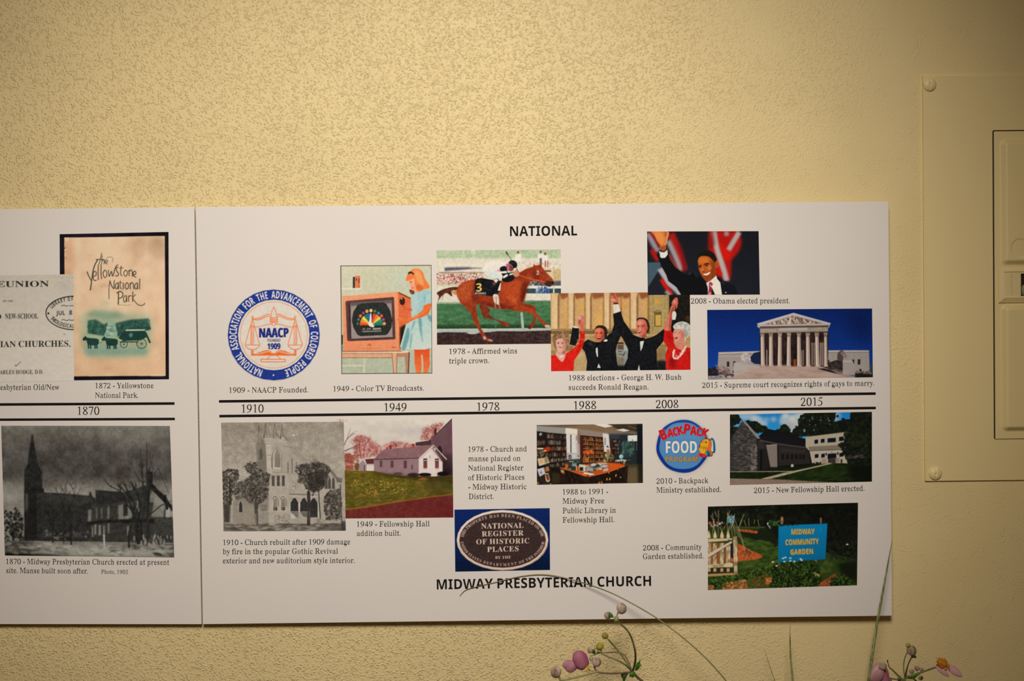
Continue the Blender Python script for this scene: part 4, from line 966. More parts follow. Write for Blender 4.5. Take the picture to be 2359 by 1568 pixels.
    p.poly([1885, 640, 1900, 530, 1960, 380, 1985, 280, 2030, 240, 2060, 290, 2030, 420, 2000, 560, 1985, 645], 'D07860', sm=1)
    p.poly([1990, 320, 2040, 260, 2050, 330, 2000, 540, 1985, 640, 1960, 600], '8E2A20', .6, sm=1, bl=10)
    p.poly([2000, 220, 2020, 170, 2070, 120, 2100, 140, 2105, 220, 2080, 300, 2060, 250, 2020, 250], 'C85E50', sm=1); p.ell(2050, 190, 26, 30, 'E09A88', .7, bl=8)
    p.poly([2015, 360, 2060, 345, 2078, 400, 2055, 490, 2012, 470], 'D8D4C8', sm=1); p.poly([2010, 480, 2070, 480, 2080, 540, 2030, 640, 1990, 620], '16161A')
    p.poly([2030, 580, 2080, 530, 2170, 508, 2260, 530, 2310, 590, 2315, 680, 2270, 760, 2210, 780, 2200, 660, 2060, 640], 'BDBAB2', sm=1)
    p.dabs([2040, 580, 2170, 515, 2290, 570, 2300, 680, 2230, 760, 2210, 650, 2070, 630], 140, (7, 15), ['D4D2CC', '9A968E', 'E2E0DA', 'AFACA4'], .6, 2)
    p.poly([2040, 650, 2090, 625, 2180, 640, 2215, 720, 2190, 800, 2120, 850, 2060, 830, 2045, 780, 2025, 730], 'DA9684', sm=1)
    p.poly([2140, 650, 2215, 720, 2190, 800, 2120, 845, 2150, 740], 'B0604C', .6, sm=1, bl=12)
    p.poly([2070, 850, 2200, 780, 2230, 900, 2190, 970, 2080, 930], 'D0846E', sm=1); p.line([2110, 850, 2100, 930], 8, 'A05A48', .6)
    p.line([2045, 690, 2070, 684], 7, '5A3028'); p.line([2105, 692, 2140, 690], 7, '5A3028'); p.poly([2045, 780, 2085, 760, 2110, 768, 2080, 790], 'A02824', sm=1)
    p.line([2050, 960, 2030, 1020, 2035, 1090, 2080, 1105, 2130, 1070, 2190, 990, 2240, 900], 26, 'E2CDBE', sm=1)
    p.dabs([2015, 1000, 2060, 1000, 2100, 1060, 2210, 930, 2250, 960, 2110, 1120, 2030, 1110], 40, (8, 12), ['F0E4DA', 'D0B4A4'], .6)
    p.ell(2222, 800, 9, 34, 'E8DCD0', .8)
    p.soften(.35); p.noise(.02, 7, mono=False); p.noise(.03, 26)


def paint_speaker():
    p = printed('printed_photograph', [(1490.6, 533), (1747.6, 532.2), (1750.5, 678.1), (1492.4, 679.2)], (1484, 526, 8.673), 'CBC0AE', '17181C',
                'colour photograph of a waving man in a dark suit', 5)
    p.grad([30, 30, 2340, 30, 2340, 1350, 30, 1350], '15161A', '1B1D24')
    W_, R_ = 'A09A98', 'B01410'
    p.poly([60, 70, 110, 60, 330, 420, 300, 640, 200, 640, 60, 300], '2A1418', .8, bl=30)
    p.line([80, 90, 180, 280, 280, 460], 120, '8F8A90', .9, bl=22, sm=1); p.line([110, 60, 220, 220, 300, 380], 50, '8A1612', .9, bl=14, sm=1); p.line([150, 420, 220, 560, 290, 640], 90, 'A2140E', .95, bl=18, sm=1)
    p.line([530, 100, 620, 300, 700, 520, 800, 840], 150, 'A01410', .95, bl=22, sm=1); p.line([480, 240, 560, 420, 640, 600, 740, 840], 100, '9C9090', .95, bl=24, sm=1); p.line([500, 520, 600, 720, 700, 860], 40, 'C03028', .8, bl=14)
    p.line([700, 330, 780, 560, 800, 860], 50, '6A0E10', .9, bl=22)
    p.poly([70, 680, 340, 670, 330, 760, 270, 870, 80, 1170], '3C5058', bl=8)
    p.line([310, 800, 400, 940, 480, 1080, 600, 1180, 740, 1320], 110, 'A8A4A6', .95, bl=14, sm=1); p.line([340, 1010, 430, 1160, 560, 1320], 80, 'C01810', .95, bl=14, sm=1); p.line([430, 1250, 520, 1340], 70, 'A09A9C', .8, bl=16)
    p.poly([1290, 40, 1900, 40, 1950, 280, 1900, 450, 1740, 640, 1740, 900, 1700, 1060, 1560, 1000, 1420, 900, 1440, 620, 1280, 420], 'A4120E', bl=24)
    p.line([1390, 60, 1440, 350, 1530, 640, 1600, 860, 1650, 1050], 110, 'A8A49E', .95, bl=18, sm=1)
    p.line([1900, 70, 1780, 270, 1680, 440], 100, 'A39E98', .95, bl=16, sm=1); p.line([1640, 60, 1650, 150], 90, '8F8A84', .9, bl=16); p.poly([1540, 250, 1640, 480, 1600, 600, 1520, 380], 'CC1208', .8, bl=20); p.poly([1600, 420, 1750, 460, 1720, 640, 1600, 620], 'D0140A', .7, bl=24)
    p.poly([1330, 60, 1380, 60, 1420, 300, 1350, 400, 1290, 400], '6A0E10', .6, bl=24)
    p.line([1420, 780, 1520, 940], 110, 'B8180E', .9, bl=16)
    # suit
    p.poly([255, 530, 300, 480, 340, 580, 480, 500, 520, 640, 620, 770, 790, 900, 900, 930, 960, 870, 1060, 940, 1120, 960, 1260, 1080, 1300, 1330, 740, 1330, 640, 1170, 480, 1050, 440, 930, 340, 740], '0F0F11')
    p.poly([880, 910, 940, 860, 960, 880, 900, 940], '3A3A3E', .5, bl=8); p.line([1000, 890, 1060, 980], 22, '34343A', .6, bl=8)
    p.poly([1450, 940, 1560, 1030, 1700, 1080, 1820, 1160, 1870, 1330, 1530, 1330], '12131A', bl=2); p.line([1560, 1050, 1600, 1110], 40, '2E3040', .6, bl=10)
    # hand and cuff
    p.poly([300, 450, 330, 470, 400, 478, 462, 425, 470, 520, 420, 585, 350, 592, 318, 570], 'CFC8C2'); p.line([310, 480, 330, 580], 12, '8A8484', .7)
    p.poly([130, 60, 480, 60, 490, 130, 450, 240, 430, 330, 440, 400, 400, 470, 340, 460, 310, 420, 320, 340, 250, 240, 210, 150], 'C06A30', sm=0)
    p.poly([200, 70, 330, 70, 400, 200, 380, 320, 320, 300, 250, 200], 'D4823E', .8, sm=1, bl=16); p.line([490, 70, 460, 200, 430, 330], 24, 'D89860', .8, sm=1, bl=5); p.poly([400, 70, 440, 70, 450, 150, 420, 170], '7A5040', .7, bl=8)
    p.poly([310, 360, 430, 340, 440, 410, 400, 470, 340, 460], '7A3C1C', .7, bl=10); p.line([312, 420, 350, 455, 400, 462, 450, 415], 20, '2A1416')
    # head
    p.poly([1080, 600, 1100, 520, 1160, 460, 1260, 440, 1360, 470, 1430, 560, 1450, 660, 1400, 700, 1350, 640], '17130F', sm=1)
    p.poly([1430, 660, 1470, 640, 1492, 690, 1470, 770, 1430, 790, 1410, 720], 'B0521C', sm=1); p.ell(1452, 710, 14, 30, '6A2A10', .7, bl=6)
    p.poly([1078, 620, 1120, 560, 1220, 550, 1300, 570, 1370, 640, 1410, 700, 1430, 860, 1420, 960, 1350, 1040, 1260, 1065, 1200, 1010, 1140, 920, 1090, 800, 1080, 720], 'A84E1C', sm=1)
    p.poly([1090, 620, 1180, 570, 1280, 600, 1270, 680, 1100, 700], 'C66A28', .8, sm=1, bl=16)
    p.poly([1340, 640, 1420, 720, 1425, 950, 1340, 1050, 1330, 850], '6E2E10', .75, sm=1, bl=20)
    p.poly([1260, 760, 1330, 740, 1340, 820, 1280, 830], 'C87034', .8, sm=1, bl=12); p.poly([1100, 790, 1140, 790, 1160, 860, 1120, 870], 'B85E28', .8, sm=1, bl=10)
    p.poly([1180, 950, 1260, 940, 1330, 930, 1290, 1040, 1230, 1050], '6A2C12', .6, sm=1, bl=14)
    p.line([1195, 720, 1240, 705, 1295, 705], 22, '1C0E08', sm=1); p.line([1085, 750, 1145, 740], 20, '1C0E08'); p.ell(1250, 738, 30, 13, '2A120A'); p.ell(1115, 775, 26, 12, '2A120A')
    p.poly([1170, 740, 1190, 850, 1150, 850], 'CC7C40', .8, bl=5); p.ell(1180, 858, 26, 10, '5A2410', .8)
    p.poly([1185, 905, 1240, 900, 1320, 860, 1290, 920, 1230, 940, 1195, 930], 'E4D8CC', sm=1); p.line([1180, 900, 1240, 893, 1325, 855], 8, '6A2412', sm=1); p.line([1195, 935, 1250, 942, 1300, 918], 10, '8A3A20', sm=1)
    p.line([1330, 820, 1345, 880], 8, '6A2C12', .8)
    p.poly([1240, 1085, 1320, 1050, 1440, 940, 1460, 1010, 1520, 1080, 1555, 1330, 1280, 1330, 1270, 1180], 'D9D3CD')
    p.poly([1240, 1085, 1320, 1060, 1300, 1120, 1275, 1180], 'C8C4C2'); p.line([1440, 1010, 1350, 1120], 14, 'B0ACAC', .6)
    p.poly([1300, 1080, 1340, 1070, 1372, 1110, 1345, 1160, 1420, 1330, 1280, 1330, 1296, 1180], '14100F'); p.poly([1300, 1080, 1340, 1070, 1372, 1110, 1345, 1160, 1350, 1330, 1280, 1330, 1296, 1180], '7A1420')
    p.dabs([1300, 1090, 1360, 1100, 1345, 1330, 1285, 1330], 26, (5, 10), ['C04050', 'E0B0A8', '4A0A14'], .8, 3, 60)
    p.ell(1630, 1278, 16, 9, 'C8C8C8')
    p.soften(.4); p.noise(.025, 7, mono=False)


def tree(p, x, y, h, w, c, depth=5, ang=-90, spread=32, a=1.0, rnd=None):
    """a bare branching tree drawn with tapering strokes"""
    rnd = rnd or p.rnd
    th = math.radians(ang)
    x2, y2 = x + h * math.cos(th), y + h * math.sin(th)
    p.line([x, y, x2, y2], w, c, a, w2=w * .7)
    if depth:
        for k in range(rnd.choice((2, 2, 3))):
            tree(p, x2, y2, h * rnd.uniform(.6, .85), w * .66, c, depth - 1, ang + rnd.uniform(-spread, spread), spread, a, rnd)


def paint_book():
    p = printed('printed_picture', [(137.3, 539.2), (388.2, 534), (389.3, 873.3), (139, 876)], (0, 450, 3.267), 'CFC5B4', '17131A',
                'tan book cover with black surround and green coach scene', 6)
    p.grad([482, 318, 1240, 305, 1247, 1358, 490, 1362], 'DDBD9B', 'D6AF88')
    p.grad([482, 318, 560, 316, 560, 1360, 490, 1362], 'CF9F7C', 'D6AD88', ax=0, bl=14)
    p.poly([980, 330, 1240, 310, 1240, 480, 1100, 420, 1040, 500], 'A88464', .55, sm=1, bl=40); p.poly([1130, 330, 1240, 320, 1230, 400], '8A7058', .5, bl=24)
    p.rect(1090, 360, 1110, 1200, 'E4C6A4', .5, 12); p.rect(580, 330, 600, 900, 'E6CAA8', .4, 14); p.rect(1010, 360, 1030, 520, 'B08A70', .35, 14)
    p.ell(870, 950, 260, 180, 'E2C8A4', .5, bl=50)
    p.poly([482, 314, 520, 312, 515, 340, 495, 350], 'E0C4A4', .7, bl=3); p.dabs([480, 316, 496, 316, 496, 560, 480, 560], 20, (2, 5), ['EAD8C0', '6A4A3A'], .7)
    for a in ([440, 280, 484, 280, 492, 1400, 440, 1400], [440, 270, 1280, 260, 1280, 304, 440, 316], [1241, 260, 1290, 260, 1290, 1400, 1248, 1400], [440, 1361, 1290, 1357, 1290, 1400, 440, 1400]): p.poly(a, '17131A')
    K = '4A4638'
    L = lambda P, w=7, sm=1: p.line(P, w, K, sm=sm)
    L([765, 432, 758, 470, 745, 520], 6); L([720, 484, 750, 480, 788, 484], 7); L([770, 450, 765, 515], 5); L([768, 495, 780, 482, 785, 495, 783, 518], 6); L([792, 502, 808, 500, 806, 486, 794, 488, 793, 508, 810, 516], 6)
    L([800, 470, 830, 462, 850, 475, 845, 500], 3)
    L([655, 572, 665, 600, 685, 640], 8); L([735, 485, 715, 520, 700, 570, 690, 640, 680, 715], 9)
    L([700, 610, 722, 600, 722, 575, 706, 575, 700, 610, 710, 640, 728, 636], 7)
    L([740, 520, 738, 580, 740, 636], 7); L([762, 515, 760, 580, 764, 630], 7)
    L([788, 560, 776, 585, 784, 615, 800, 610, 804, 580, 790, 560], 7)
    L([815, 560, 822, 610, 838, 570, 848, 608, 870, 540, 890, 520], 7)
    L([892, 540, 874, 545, 880, 570, 892, 590, 884, 606, 866, 602], 7); L([912, 530, 908, 590, 922, 606], 7); L([898, 548, 930, 545], 5)
    L([945, 560, 932, 580, 940, 606, 955, 600, 958, 575, 945, 560], 7); L([970, 560, 972, 606], 7); L([972, 575, 985, 560, 995, 575, 996, 610], 7); L([1005, 600, 1022, 590, 1020, 572, 1006, 574, 1005, 605, 1025, 616], 7)
    L([828, 640, 820, 700, 820, 780], 6); L([826, 640, 840, 680, 858, 704], 8); L([860, 700, 858, 660, 862, 636], 7)
    L([885, 655, 870, 670, 872, 700, 886, 695, 890, 655, 892, 706], 7); L([905, 640, 905, 690, 916, 706], 6); L([895, 656, 920, 655], 5); L([928, 656, 928, 706], 7); L([955, 655, 942, 675, 950, 704, 965, 695, 966, 668, 955, 655], 7); L([980, 656, 980, 706], 7); L([980, 670, 994, 656, 1003, 668, 1006, 706], 7); L([1028, 656, 1014, 676, 1018, 702, 1032, 696, 1034, 656, 1036, 706], 7); L([1052, 625, 1050, 706], 7)
    L([892, 725, 890, 822], 9); L([876, 735, 905, 722, 925, 740, 918, 765, 893, 775], 8); L([945, 750, 930, 770, 934, 800, 948, 794, 952, 752, 954, 800], 7); L([968, 752, 968, 800], 7); L([968, 765, 982, 752, 990, 760], 6); L([1000, 722, 998, 800], 7); L([1022, 745, 1000, 772, 1030, 815, 1060, 828, 1085, 820, 1088, 808], 6)
    L([890, 822, 940, 826, 980, 824], 2); p.ell(785, 680, 36, 18, 'C09070', .4, bl=6)
    # vignette scene
    G1, G2 = '2F5A4A', '1F3E36'
    p.poly([620, 900, 760, 850, 900, 890, 1040, 890, 1130, 910, 1140, 1010, 1120, 1170, 1060, 1210, 850, 1220, 680, 1215, 620, 1150, 610, 1000], '8EA07E', .75, sm=1, bl=26)
    p.ell(790, 810, 40, 26, '9AA284', .4, bl=14); p.poly([640, 900, 700, 870, 900, 880, 960, 915, 800, 930], '6E8A74', .6, bl=14)
    p.poly([660, 940, 720, 932, 780, 970, 815, 955, 800, 1060, 660, 1040], '34584A', sm=0, bl=5); p.poly([870, 960, 980, 935, 1120, 925, 1135, 1010, 1080, 1020, 900, 1060, 870, 1060], '2E5246', bl=5)
    p.dabs([665, 945, 780, 975, 800, 1050, 665, 1035], 40, (5, 12), ['264438', '45705C', '2A4A3E'], .6); p.dabs([880, 965, 1130, 930, 1130, 1010, 890, 1050], 60, (5, 12), ['264438', '47705C', '1E3830'], .6)
    p.poly([815, 950, 832, 925, 850, 935, 868, 980, 880, 1060, 790, 1070, 800, 1010], '8EA890', sm=1, bl=2); p.dabs([815, 960, 860, 960, 870, 1050, 800, 1060], 30, (4, 9), ['5E8070', 'A8BC9E'], .6, 2, 0)
    p.poly([660, 1040, 760, 1060, 800, 1090, 640, 1100], '9DB090', .8, bl=6); p.rect(640, 1150, 1110, 1200, '6F9484', .75, 14); p.rect(660, 1110, 900, 1150, '84A28C', .6, 8)
    def hs(x, y):
        p.poly([x, y + 20, x + 22, y, x + 38, y + 12, x + 110, y + 20, x + 122, y + 40, x + 112, y + 66, x + 60, y + 70, x + 36, y + 56, x + 28, y + 34, x + 6, y + 34], G2, sm=1)
        for d in (42, 58, 92, 106): p.line([x + d, y + 55, x + d + 3, y + 95], 11, G2)
    hs(622, 1058); hs(765, 1060)
    p.poly([945, 1010, 1090, 1008, 1100, 1040, 1115, 1060, 1060, 1090, 930, 1095, 890, 1072], G2); p.line([945, 1014, 1090, 1012], 9, 'B8C4A4'); p.line([1095, 1030, 1130, 1110], 14, G2)
    for x, y, r in ((932, 1120, 26), (1066, 1115, 36)):
        p.ring(x, y, r, 6, '2C4A40'); p.ell(x, y, 7, 7, G2)
        for k in range(4): p.line([x - r * math.cos(k * .8), y - r * math.sin(k * .8), x + r * math.cos(k * .8), y + r * math.sin(k * .8)], 2.5, '4A6A5A', .8)
    p.rect(900, 1098, 1040, 1106, G2); p.ell(985, 1050, 14, 16, '55786A'); p.line([740, 1110, 770, 1106], 3, G2)
    p.ell(810, 1300, 40, 12, 'C89870', .4, bl=8); p.rect(1135, 1350, 1230, 1360, 'E0D0B8', .6, 4)
    p.noise(.03, 60); p.noise(.02, 8, mono=False)


def paint_titlepage():
    p = printed('printed_page', [(-70, 635), (169.5, 631.3), (170.5, 877), (-68, 880)], (0, 450, 3.267), 'CFC6B6', 'C9C0AF',
                'old typeset title page with oval date stamp', 7)
    p.grad([-240, 590, 560, 590, 560, 1400, -240, 1400], 'C0B7A6', 'CFC6B6', t0=600, t1=1300)
    p.ell(490, 690, 50, 40, 'AFA899', .5, bl=20); p.dabs([380, 600, 550, 600, 550, 700, 420, 680], 30, (3, 8), ['A8A192', 'B0A99A'], .5)
    K = '2A2624'
    p.text('REUNION', 'b', -92, 690, 368, 686, 44, K)
    p.text('OF THE', 'b', 20, 802, 98, 800, 14, '4A4642')
    p.text('D', 'b', -30, 929, 10, 929, 36, K); p.text('NEW-SCHOOL', 'b', 38, 928, 286, 926, 38, K)
    p.text('IAN CHURCHES,', 'b', 2, 1142, 530, 1136, 45, K)
    p.text('HARLES HODGE, D.D.', 'b', -28, 1345, 325, 1341, 30, '37332F')
    p.line([112, 1274, 120, 1284, 158, 1250], 8, '4A443E', sm=0, w2=3); p.ell(484, 1044, 4, 5, '5A544C')
    p.ring(560, 884, 214, 8, '28262A', 126)
    p.arc('LIBRARY OF', 's', 560, 884, 178, 92, 200, 268, 30, K, xs=.62)
    p.arc('THEOLOGICAL', 's', 560, 884, 196, 114, 158, 90, 30, K, xs=.66)
    p.text('JUL', 's', 422, 900, 490, 899, 32, K); p.text('8', 's', 520, 898, 543, 898, 34, K); p.ell(364, 887, 8, 8, K)
    p.line([460, 832, 480, 826, 500, 832, 515, 828], 5, K, sm=1); p.line([520, 830, 552, 830], 5, K); p.line([462, 938, 480, 934, 500, 942, 520, 936, 540, 940, 555, 936], 5, K, sm=1)
    p.soften(.35); p.noise(.015, 20)


def paint_manse():
    p = printed('printed_photograph', [(2.7, 980.2), (391.3, 980.6), (401.5, 1283.6), (11.2, 1279)], (0, 920, 2.958), 'C9BFAE', '5A574F',
                'dark monochrome photograph of a steepled church beside a house', 8)
    p.grad([0, 170, 1200, 170, 1200, 640, 0, 640], '65605A', '4A4640', t0=180, t1=520)
    p.grad([0, 500, 1200, 500, 1200, 1000, 0, 1000], '4C4841', '857F74', t0=520, t1=640, bl=10)
    p.grad([0, 170, 1200, 170, 1200, 300, 0, 300], '726D62', '5C584F', bl=20)
    p.ell(600, 400, 420, 90, '3E3B35', .6, bl=50); p.ell(930, 260, 220, 60, '77736A', .5, bl=40); p.ell(80, 640, 100, 60, '9C988C', .7, bl=26); p.ell(500, 615, 130, 30, '97938A', .8, bl=18)
    p.noise(.05, 50)
    D = '1D1D1B'
    p.poly([215, 240, 222, 235, 245, 370, 262, 450, 285, 490, 290, 600, 300, 640, 300, 980, 165, 980, 165, 480, 190, 440, 195, 370], '262624', bl=2)
    p.poly([165, 610, 300, 605, 300, 980, 170, 980], '20201E'); p.rect(172, 640, 190, 760, '5A5850', .7, 4)
    p.poly([250, 640, 300, 632, 440, 640, 606, 655, 610, 628, 620, 628, 626, 655, 655, 680, 655, 760, 600, 840, 620, 980, 250, 980], '2C2C29', bl=2)
    p.poly([260, 640, 440, 642, 600, 660, 640, 690, 560, 720, 300, 700], '3A3A35', .8, bl=6)
    p.poly([650, 615, 850, 630, 990, 585, 1040, 580, 1120, 650, 1175, 730, 1180, 985, 600, 985, 600, 760, 650, 700], '34342F', bl=2)
    p.poly([655, 620, 840, 632, 870, 690, 700, 720, 655, 700], '2A2A27'); p.poly([1040, 590, 1130, 690, 1120, 760, 1040, 700, 1000, 700], '807C72', .8, bl=4)
    for a in ([600, 750, 625, 750, 620, 830, 598, 830], [735, 730, 745, 730, 745, 812, 730, 812], [805, 720, 900, 700, 905, 800, 870, 815, 805, 815], [930, 690, 950, 690, 948, 760, 930, 760], [1060, 640, 1120, 700, 1115, 800, 1030, 800], [655, 740, 662, 740, 662, 810, 655, 810], [690, 735, 696, 735, 696, 812, 690, 812]):
        p.poly(a, '8B877C', .75, bl=3)
    p.poly([840, 715, 870, 710, 870, 790, 840, 795], '2A2A27'); p.poly([575, 835, 720, 820, 1050, 812, 1050, 840, 700, 840, 600, 856], '20201E')
    p.rect(1130, 700, 1160, 800, 'B5B1A6', .9, 3); p.rect(1130, 760, 1180, 800, '9A968C', .9, 3); p.rect(1005, 490, 1040, 600, '1E1E1C')
    p.poly([1030, 560, 1170, 720, 1165, 750, 1030, 610], '1E1E1C'); p.line([1125, 650, 1140, 750], 16, '1E1E1C')
    p.rect(1050, 810, 1180, 930, '3A3A35', .9, 4)
    for a in ([650, 890, 12], [680, 895, 14], [708, 900, 10], [740, 880, 8], [872, 900, 10], [630, 905, 8]): p.rect(a[0] - a[2] / 2, a[1] - 40, a[0] + a[2] / 2, a[1] + 30, 'A8A498', .75, 3)
    p.rect(300, 905, 580, 935, '5A5850', .6, 8); p.dabs([300, 890, 620, 890, 620, 960, 300, 960], 40, (5, 14), ['6E6A60', '20201E', '1A1A18'], .7)
    p.grad([20, 960, 1190, 975, 1190, 1080, 30, 1066], '7A766B', '68655B')
    p.poly([220, 965, 480, 1000, 700, 1010, 1180, 1030, 1188, 1070, 480, 1062, 100, 1020], 'A39F92', .8, bl=8)
    p.poly([20, 960, 220, 965, 300, 1020, 180, 1050, 30, 1050], '3A3933', .85, bl=10); p.poly([880, 990, 1190, 985, 1190, 1020, 880, 1018], '3A3933', .8, bl=5); p.poly([30, 1045, 480, 1062, 40, 1064], '14140F', bl=3); p.poly([1030, 1040, 1190, 1045, 1190, 1075, 1060, 1062], '1E1D1A', .9, bl=6); p.ell(780, 1030, 40, 6, '3A3933', .8)
    p.dabs([900, 940, 1180, 930, 1180, 985, 900, 985], 60, (3, 8), ['A39F92', '4A4842', '2A2A26'], .7, 3, 90); p.dabs([30, 980, 1180, 990, 1180, 1060, 40, 1050], 120, (4, 14), ['8A867A', 'B0ACA0', '5A574E'], .5, 3, 0)
    p.line([708, 920, 712, 1015], 12, 'B0AC9E')
    for x, y, h, w in ((435, 980, 300, 7), (485, 990, 170, 12), (360, 975, 180, 10), (90, 960, 90, 16)):
        tree(p, x, y, h * .45, w, '22211F', 5, -90, 30)
    for x, y, h, w in ((945, 985, 270, 22), (1012, 950, 330, 20), (880, 1010, 200, 14), (965, 960, 240, 16)):
        tree(p, x, y, h * .5, w, '242320', 5, -92, 24)
    p.line([1010, 950, 1000, 600, 1000, 290], 16, '2A2926', w2=4); p.line([985, 700, 965, 450, 955, 330], 10, '2E2D2A', w2=3); p.line([1000, 560, 1030, 430, 1045, 370], 7, '2E2D2A', w2=3); p.line([940, 980, 920, 800, 860, 600], 18, '262522', w2=5)
    p.line([820, 625, 740, 580, 690, 520, 640, 505], 8, '34332F', w2=3); p.line([760, 600, 720, 560, 715, 520], 5, '34332F', w2=2); p.line([1000, 800, 1100, 720, 1170, 690], 9, '262522', w2=3); p.line([1080, 480, 1120, 560, 1150, 640], 6, '34332F', w2=3); p.line([1120, 480, 1140, 570], 4, '34332F')
    p.dabs([30, 760, 110, 730, 160, 820, 170, 960, 30, 960], 140, (4, 12), ['20201E', '3A3933', '191917'], .8)
    p.dabs([300, 500, 500, 500, 480, 640, 320, 640], 50, (3, 8), ['4A4841', '55534B'], .4)
    p.soften(.8); p.noise(.03, 5); p.noise(.03, 18)
    p.rect(0, 150, 1220, 186, '8A867A', .35, 8)


def paint_gothic():
    p = printed('printed_photograph', [(509.3, 972.9), (791.9, 971), (796.7, 1222), (514.9, 1223.3)], (504, 964, 5.94), 'D4CABA', '9C9283',
                'grey photograph of a stone church with pointed windows', 9)
    p.grad([20, 40, 1750, 40, 1750, 1550, 20, 1550], '94897A', 'A99F90', t0=40, t1=800)
    p.ell(300, 140, 300, 80, '877D6E', .5, bl=60); p.ell(1300, 300, 400, 120, '9E9586', .6, bl=70)
    p.noise(.04, 60); p.noise(.05, 8)
    p.dabs([40, 60, 1700, 60, 1700, 600, 40, 600], 60, (3, 6), ['7A7064', 'B5AB9C'], .5); p.ell(1020, 225, 12, 12, 'D8D0C2', bl=3); p.ell(95, 225, 6, 6, '4A443C')
    S, SL, SD, K = 'A79D8E', 'B8AE9F', '7E7568', '4A453F'
    # main mass
    p.poly([650, 300, 720, 260, 880, 250, 940, 300, 940, 360, 1010, 390, 1230, 590, 1480, 620, 1690, 880, 1700, 1440, 690, 1440, 650, 900], S)
    p.poly([520, 300, 560, 260, 650, 320, 660, 720, 530, 720, 512, 430], '827A6C', bl=3); p.poly([530, 440, 650, 430, 660, 700, 540, 700], '746C5F', .8, bl=8)
    p.poly([640, 340, 720, 340, 730, 760, 660, 760], SL, .8); p.poly([680, 850, 960, 760, 960, 1440, 690, 1440], 'ADA394', bl=3)
    p.poly([930, 370, 1010, 390, 1230, 590, 1210, 760, 930, 760], 'A0968A', .8)
    p.line([880, 372, 1000, 390, 1220, 590], 7, SD); p.line([990, 430, 1200, 600], 5, SD); p.line([1010, 460, 1180, 610], 4, '8A8173')
    # spires
    for a in ([545, 90, 535, 300], [552, 90, 556, 180], [635, 62, 622, 240], [642, 62, 650, 230], [758, 80, 745, 280], [765, 80, 800, 230], [860, 80, 850, 240], [868, 80, 880, 240], [672, 120, 700, 230], [775, 190, 840, 270], [900, 230, 935, 300]):
        p.line(a, 7, '554F47', .85)
    p.poly([535, 250, 560, 235, 600, 330, 520, 340], '8A8173', .8); p.poly([620, 250, 718, 250, 720, 340, 630, 345], 'B0A697'); p.poly([735, 270, 870, 262, 920, 290, 920, 330, 740, 330], 'AAA091')
    for a in ([615, 258, 715, 258], [745, 265, 860, 265], [640, 345, 720, 345], [880, 292, 935, 292], [660, 500, 730, 500], [730, 735, 940, 735], [760, 668, 850, 682]): p.line(a, 6, '6A6258', .8)
    p.line([625, 205, 615, 270], 12, '3A352F', .8); p.line([848, 235, 845, 280], 12, '3A352F', .8); p.line([566, 235, 600, 320], 6, '5A544A', .8)
    for k in range(8): p.line([525 + k * 14, 320, 525 + k * 14, 420], 4, '5F584E', .5)
    p.poly([555, 560, 560, 430, 575, 395, 592, 430, 600, 560], '5C554B', bl=3); p.poly([735, 690, 740, 470, 800, 385, 855, 470, 858, 690], 'BEB4A4'); p.poly([762, 660, 765, 480, 800, 395, 842, 480, 845, 670], '877E72'); p.line([735, 700, 742, 470, 800, 380, 856, 470, 862, 720], 6, '5A544A')
    for k in range(10): p.line([770, 500 + k * 16, 840, 503 + k * 16], 4, '6A6258', .6)
    for x, y0, y1 in ((948, 570, 740), (1004, 525, 740), (1062, 575, 740), (1118, 620, 745)):
        p.poly([x - 14, y1, x - 14, y0 + 30, x, y0, x + 14, y0 + 30, x + 14, y1], 'B5AB9C'); p.poly([x - 8, y1, x - 8, y0 + 24, x, y0 + 6, x + 8, y0 + 24, x + 8, y1], '6B645A')
    p.line([722, 520, 725, 670], 10, '554F47', .8)
    for x in (745, 815, 884): p.rect(x - 20, 780, x + 20, 922, '59534A', bl=2); p.rect(x - 8, 790, x + 6, 910, '403B35', .8, 3); p.line([x - 24, 778, x + 24, 780], 5, '7A7166')
    p.line([700, 950, 960, 960], 4, '8A8173', .7); p.poly([1000, 960, 1000, 900, 1020, 870, 1050, 900, 1050, 960], 'C0B7A8'); p.line([1000, 900, 1022, 868, 1050, 900, 1052, 960], 7, '6A6258'); p.ell(1022, 925, 18, 22, '948A7C')
    for x in (775, 882):
        p.poly([x - 50, 1270, x - 50, 1110, x - 10, 1055, x + 40, 1110, x + 45, 1270], 'B9AFA0'); p.line([x - 40, 1110, x - 8, 1065, x + 36, 1115, x + 40, 1200], 9, '57514A', sm=1); p.poly([x - 28, 1255, x - 28, 1120, x, 1085, x + 24, 1120, x + 24, 1255], '7A7265')
        for k in range(4): p.rect(x - 24, 1130 + k * 32, x + 20, 1142 + k * 32, 'A79D8E', .7)
        p.rect(x - 28, 1210, x + 26, 1255, '3E3933', .85, 2); p.rect(x - 18, 1218, x - 4, 1248, 'B0A697', .6)
    p.line([970, 1032, 1360, 1045], 10, '554F47'); p.rect(960, 1045, 1400, 1070, 'B2A899', .7)
    for x0, x1, yb in ((980, 1090, 1265), (1112, 1215, 1270), (1240, 1355, 1350)):
        m_ = (x0 + x1) / 2
        p.poly([x0 - 12, yb, x0 - 10, 1160, m_, 1070, x1 + 10, 1160, x1 + 12, yb], 'CAC1B2', sm=0); p.poly([x0, yb, x0 + 2, 1150, m_ - 10, 1085, m_ + 15, 1085, x1 - 2, 1150, x1, yb], '33302E', bl=1)
    p.poly([985, 1268, 1090, 1268, 1090, 1355, 1060, 1345, 1010, 1300], '77706A'); p.poly([1112, 1275, 1215, 1275, 1215, 1350, 1160, 1340], '6A635A'); p.poly([980, 1310, 1010, 1300, 1060, 1360, 990, 1370], 'C5BCAE')
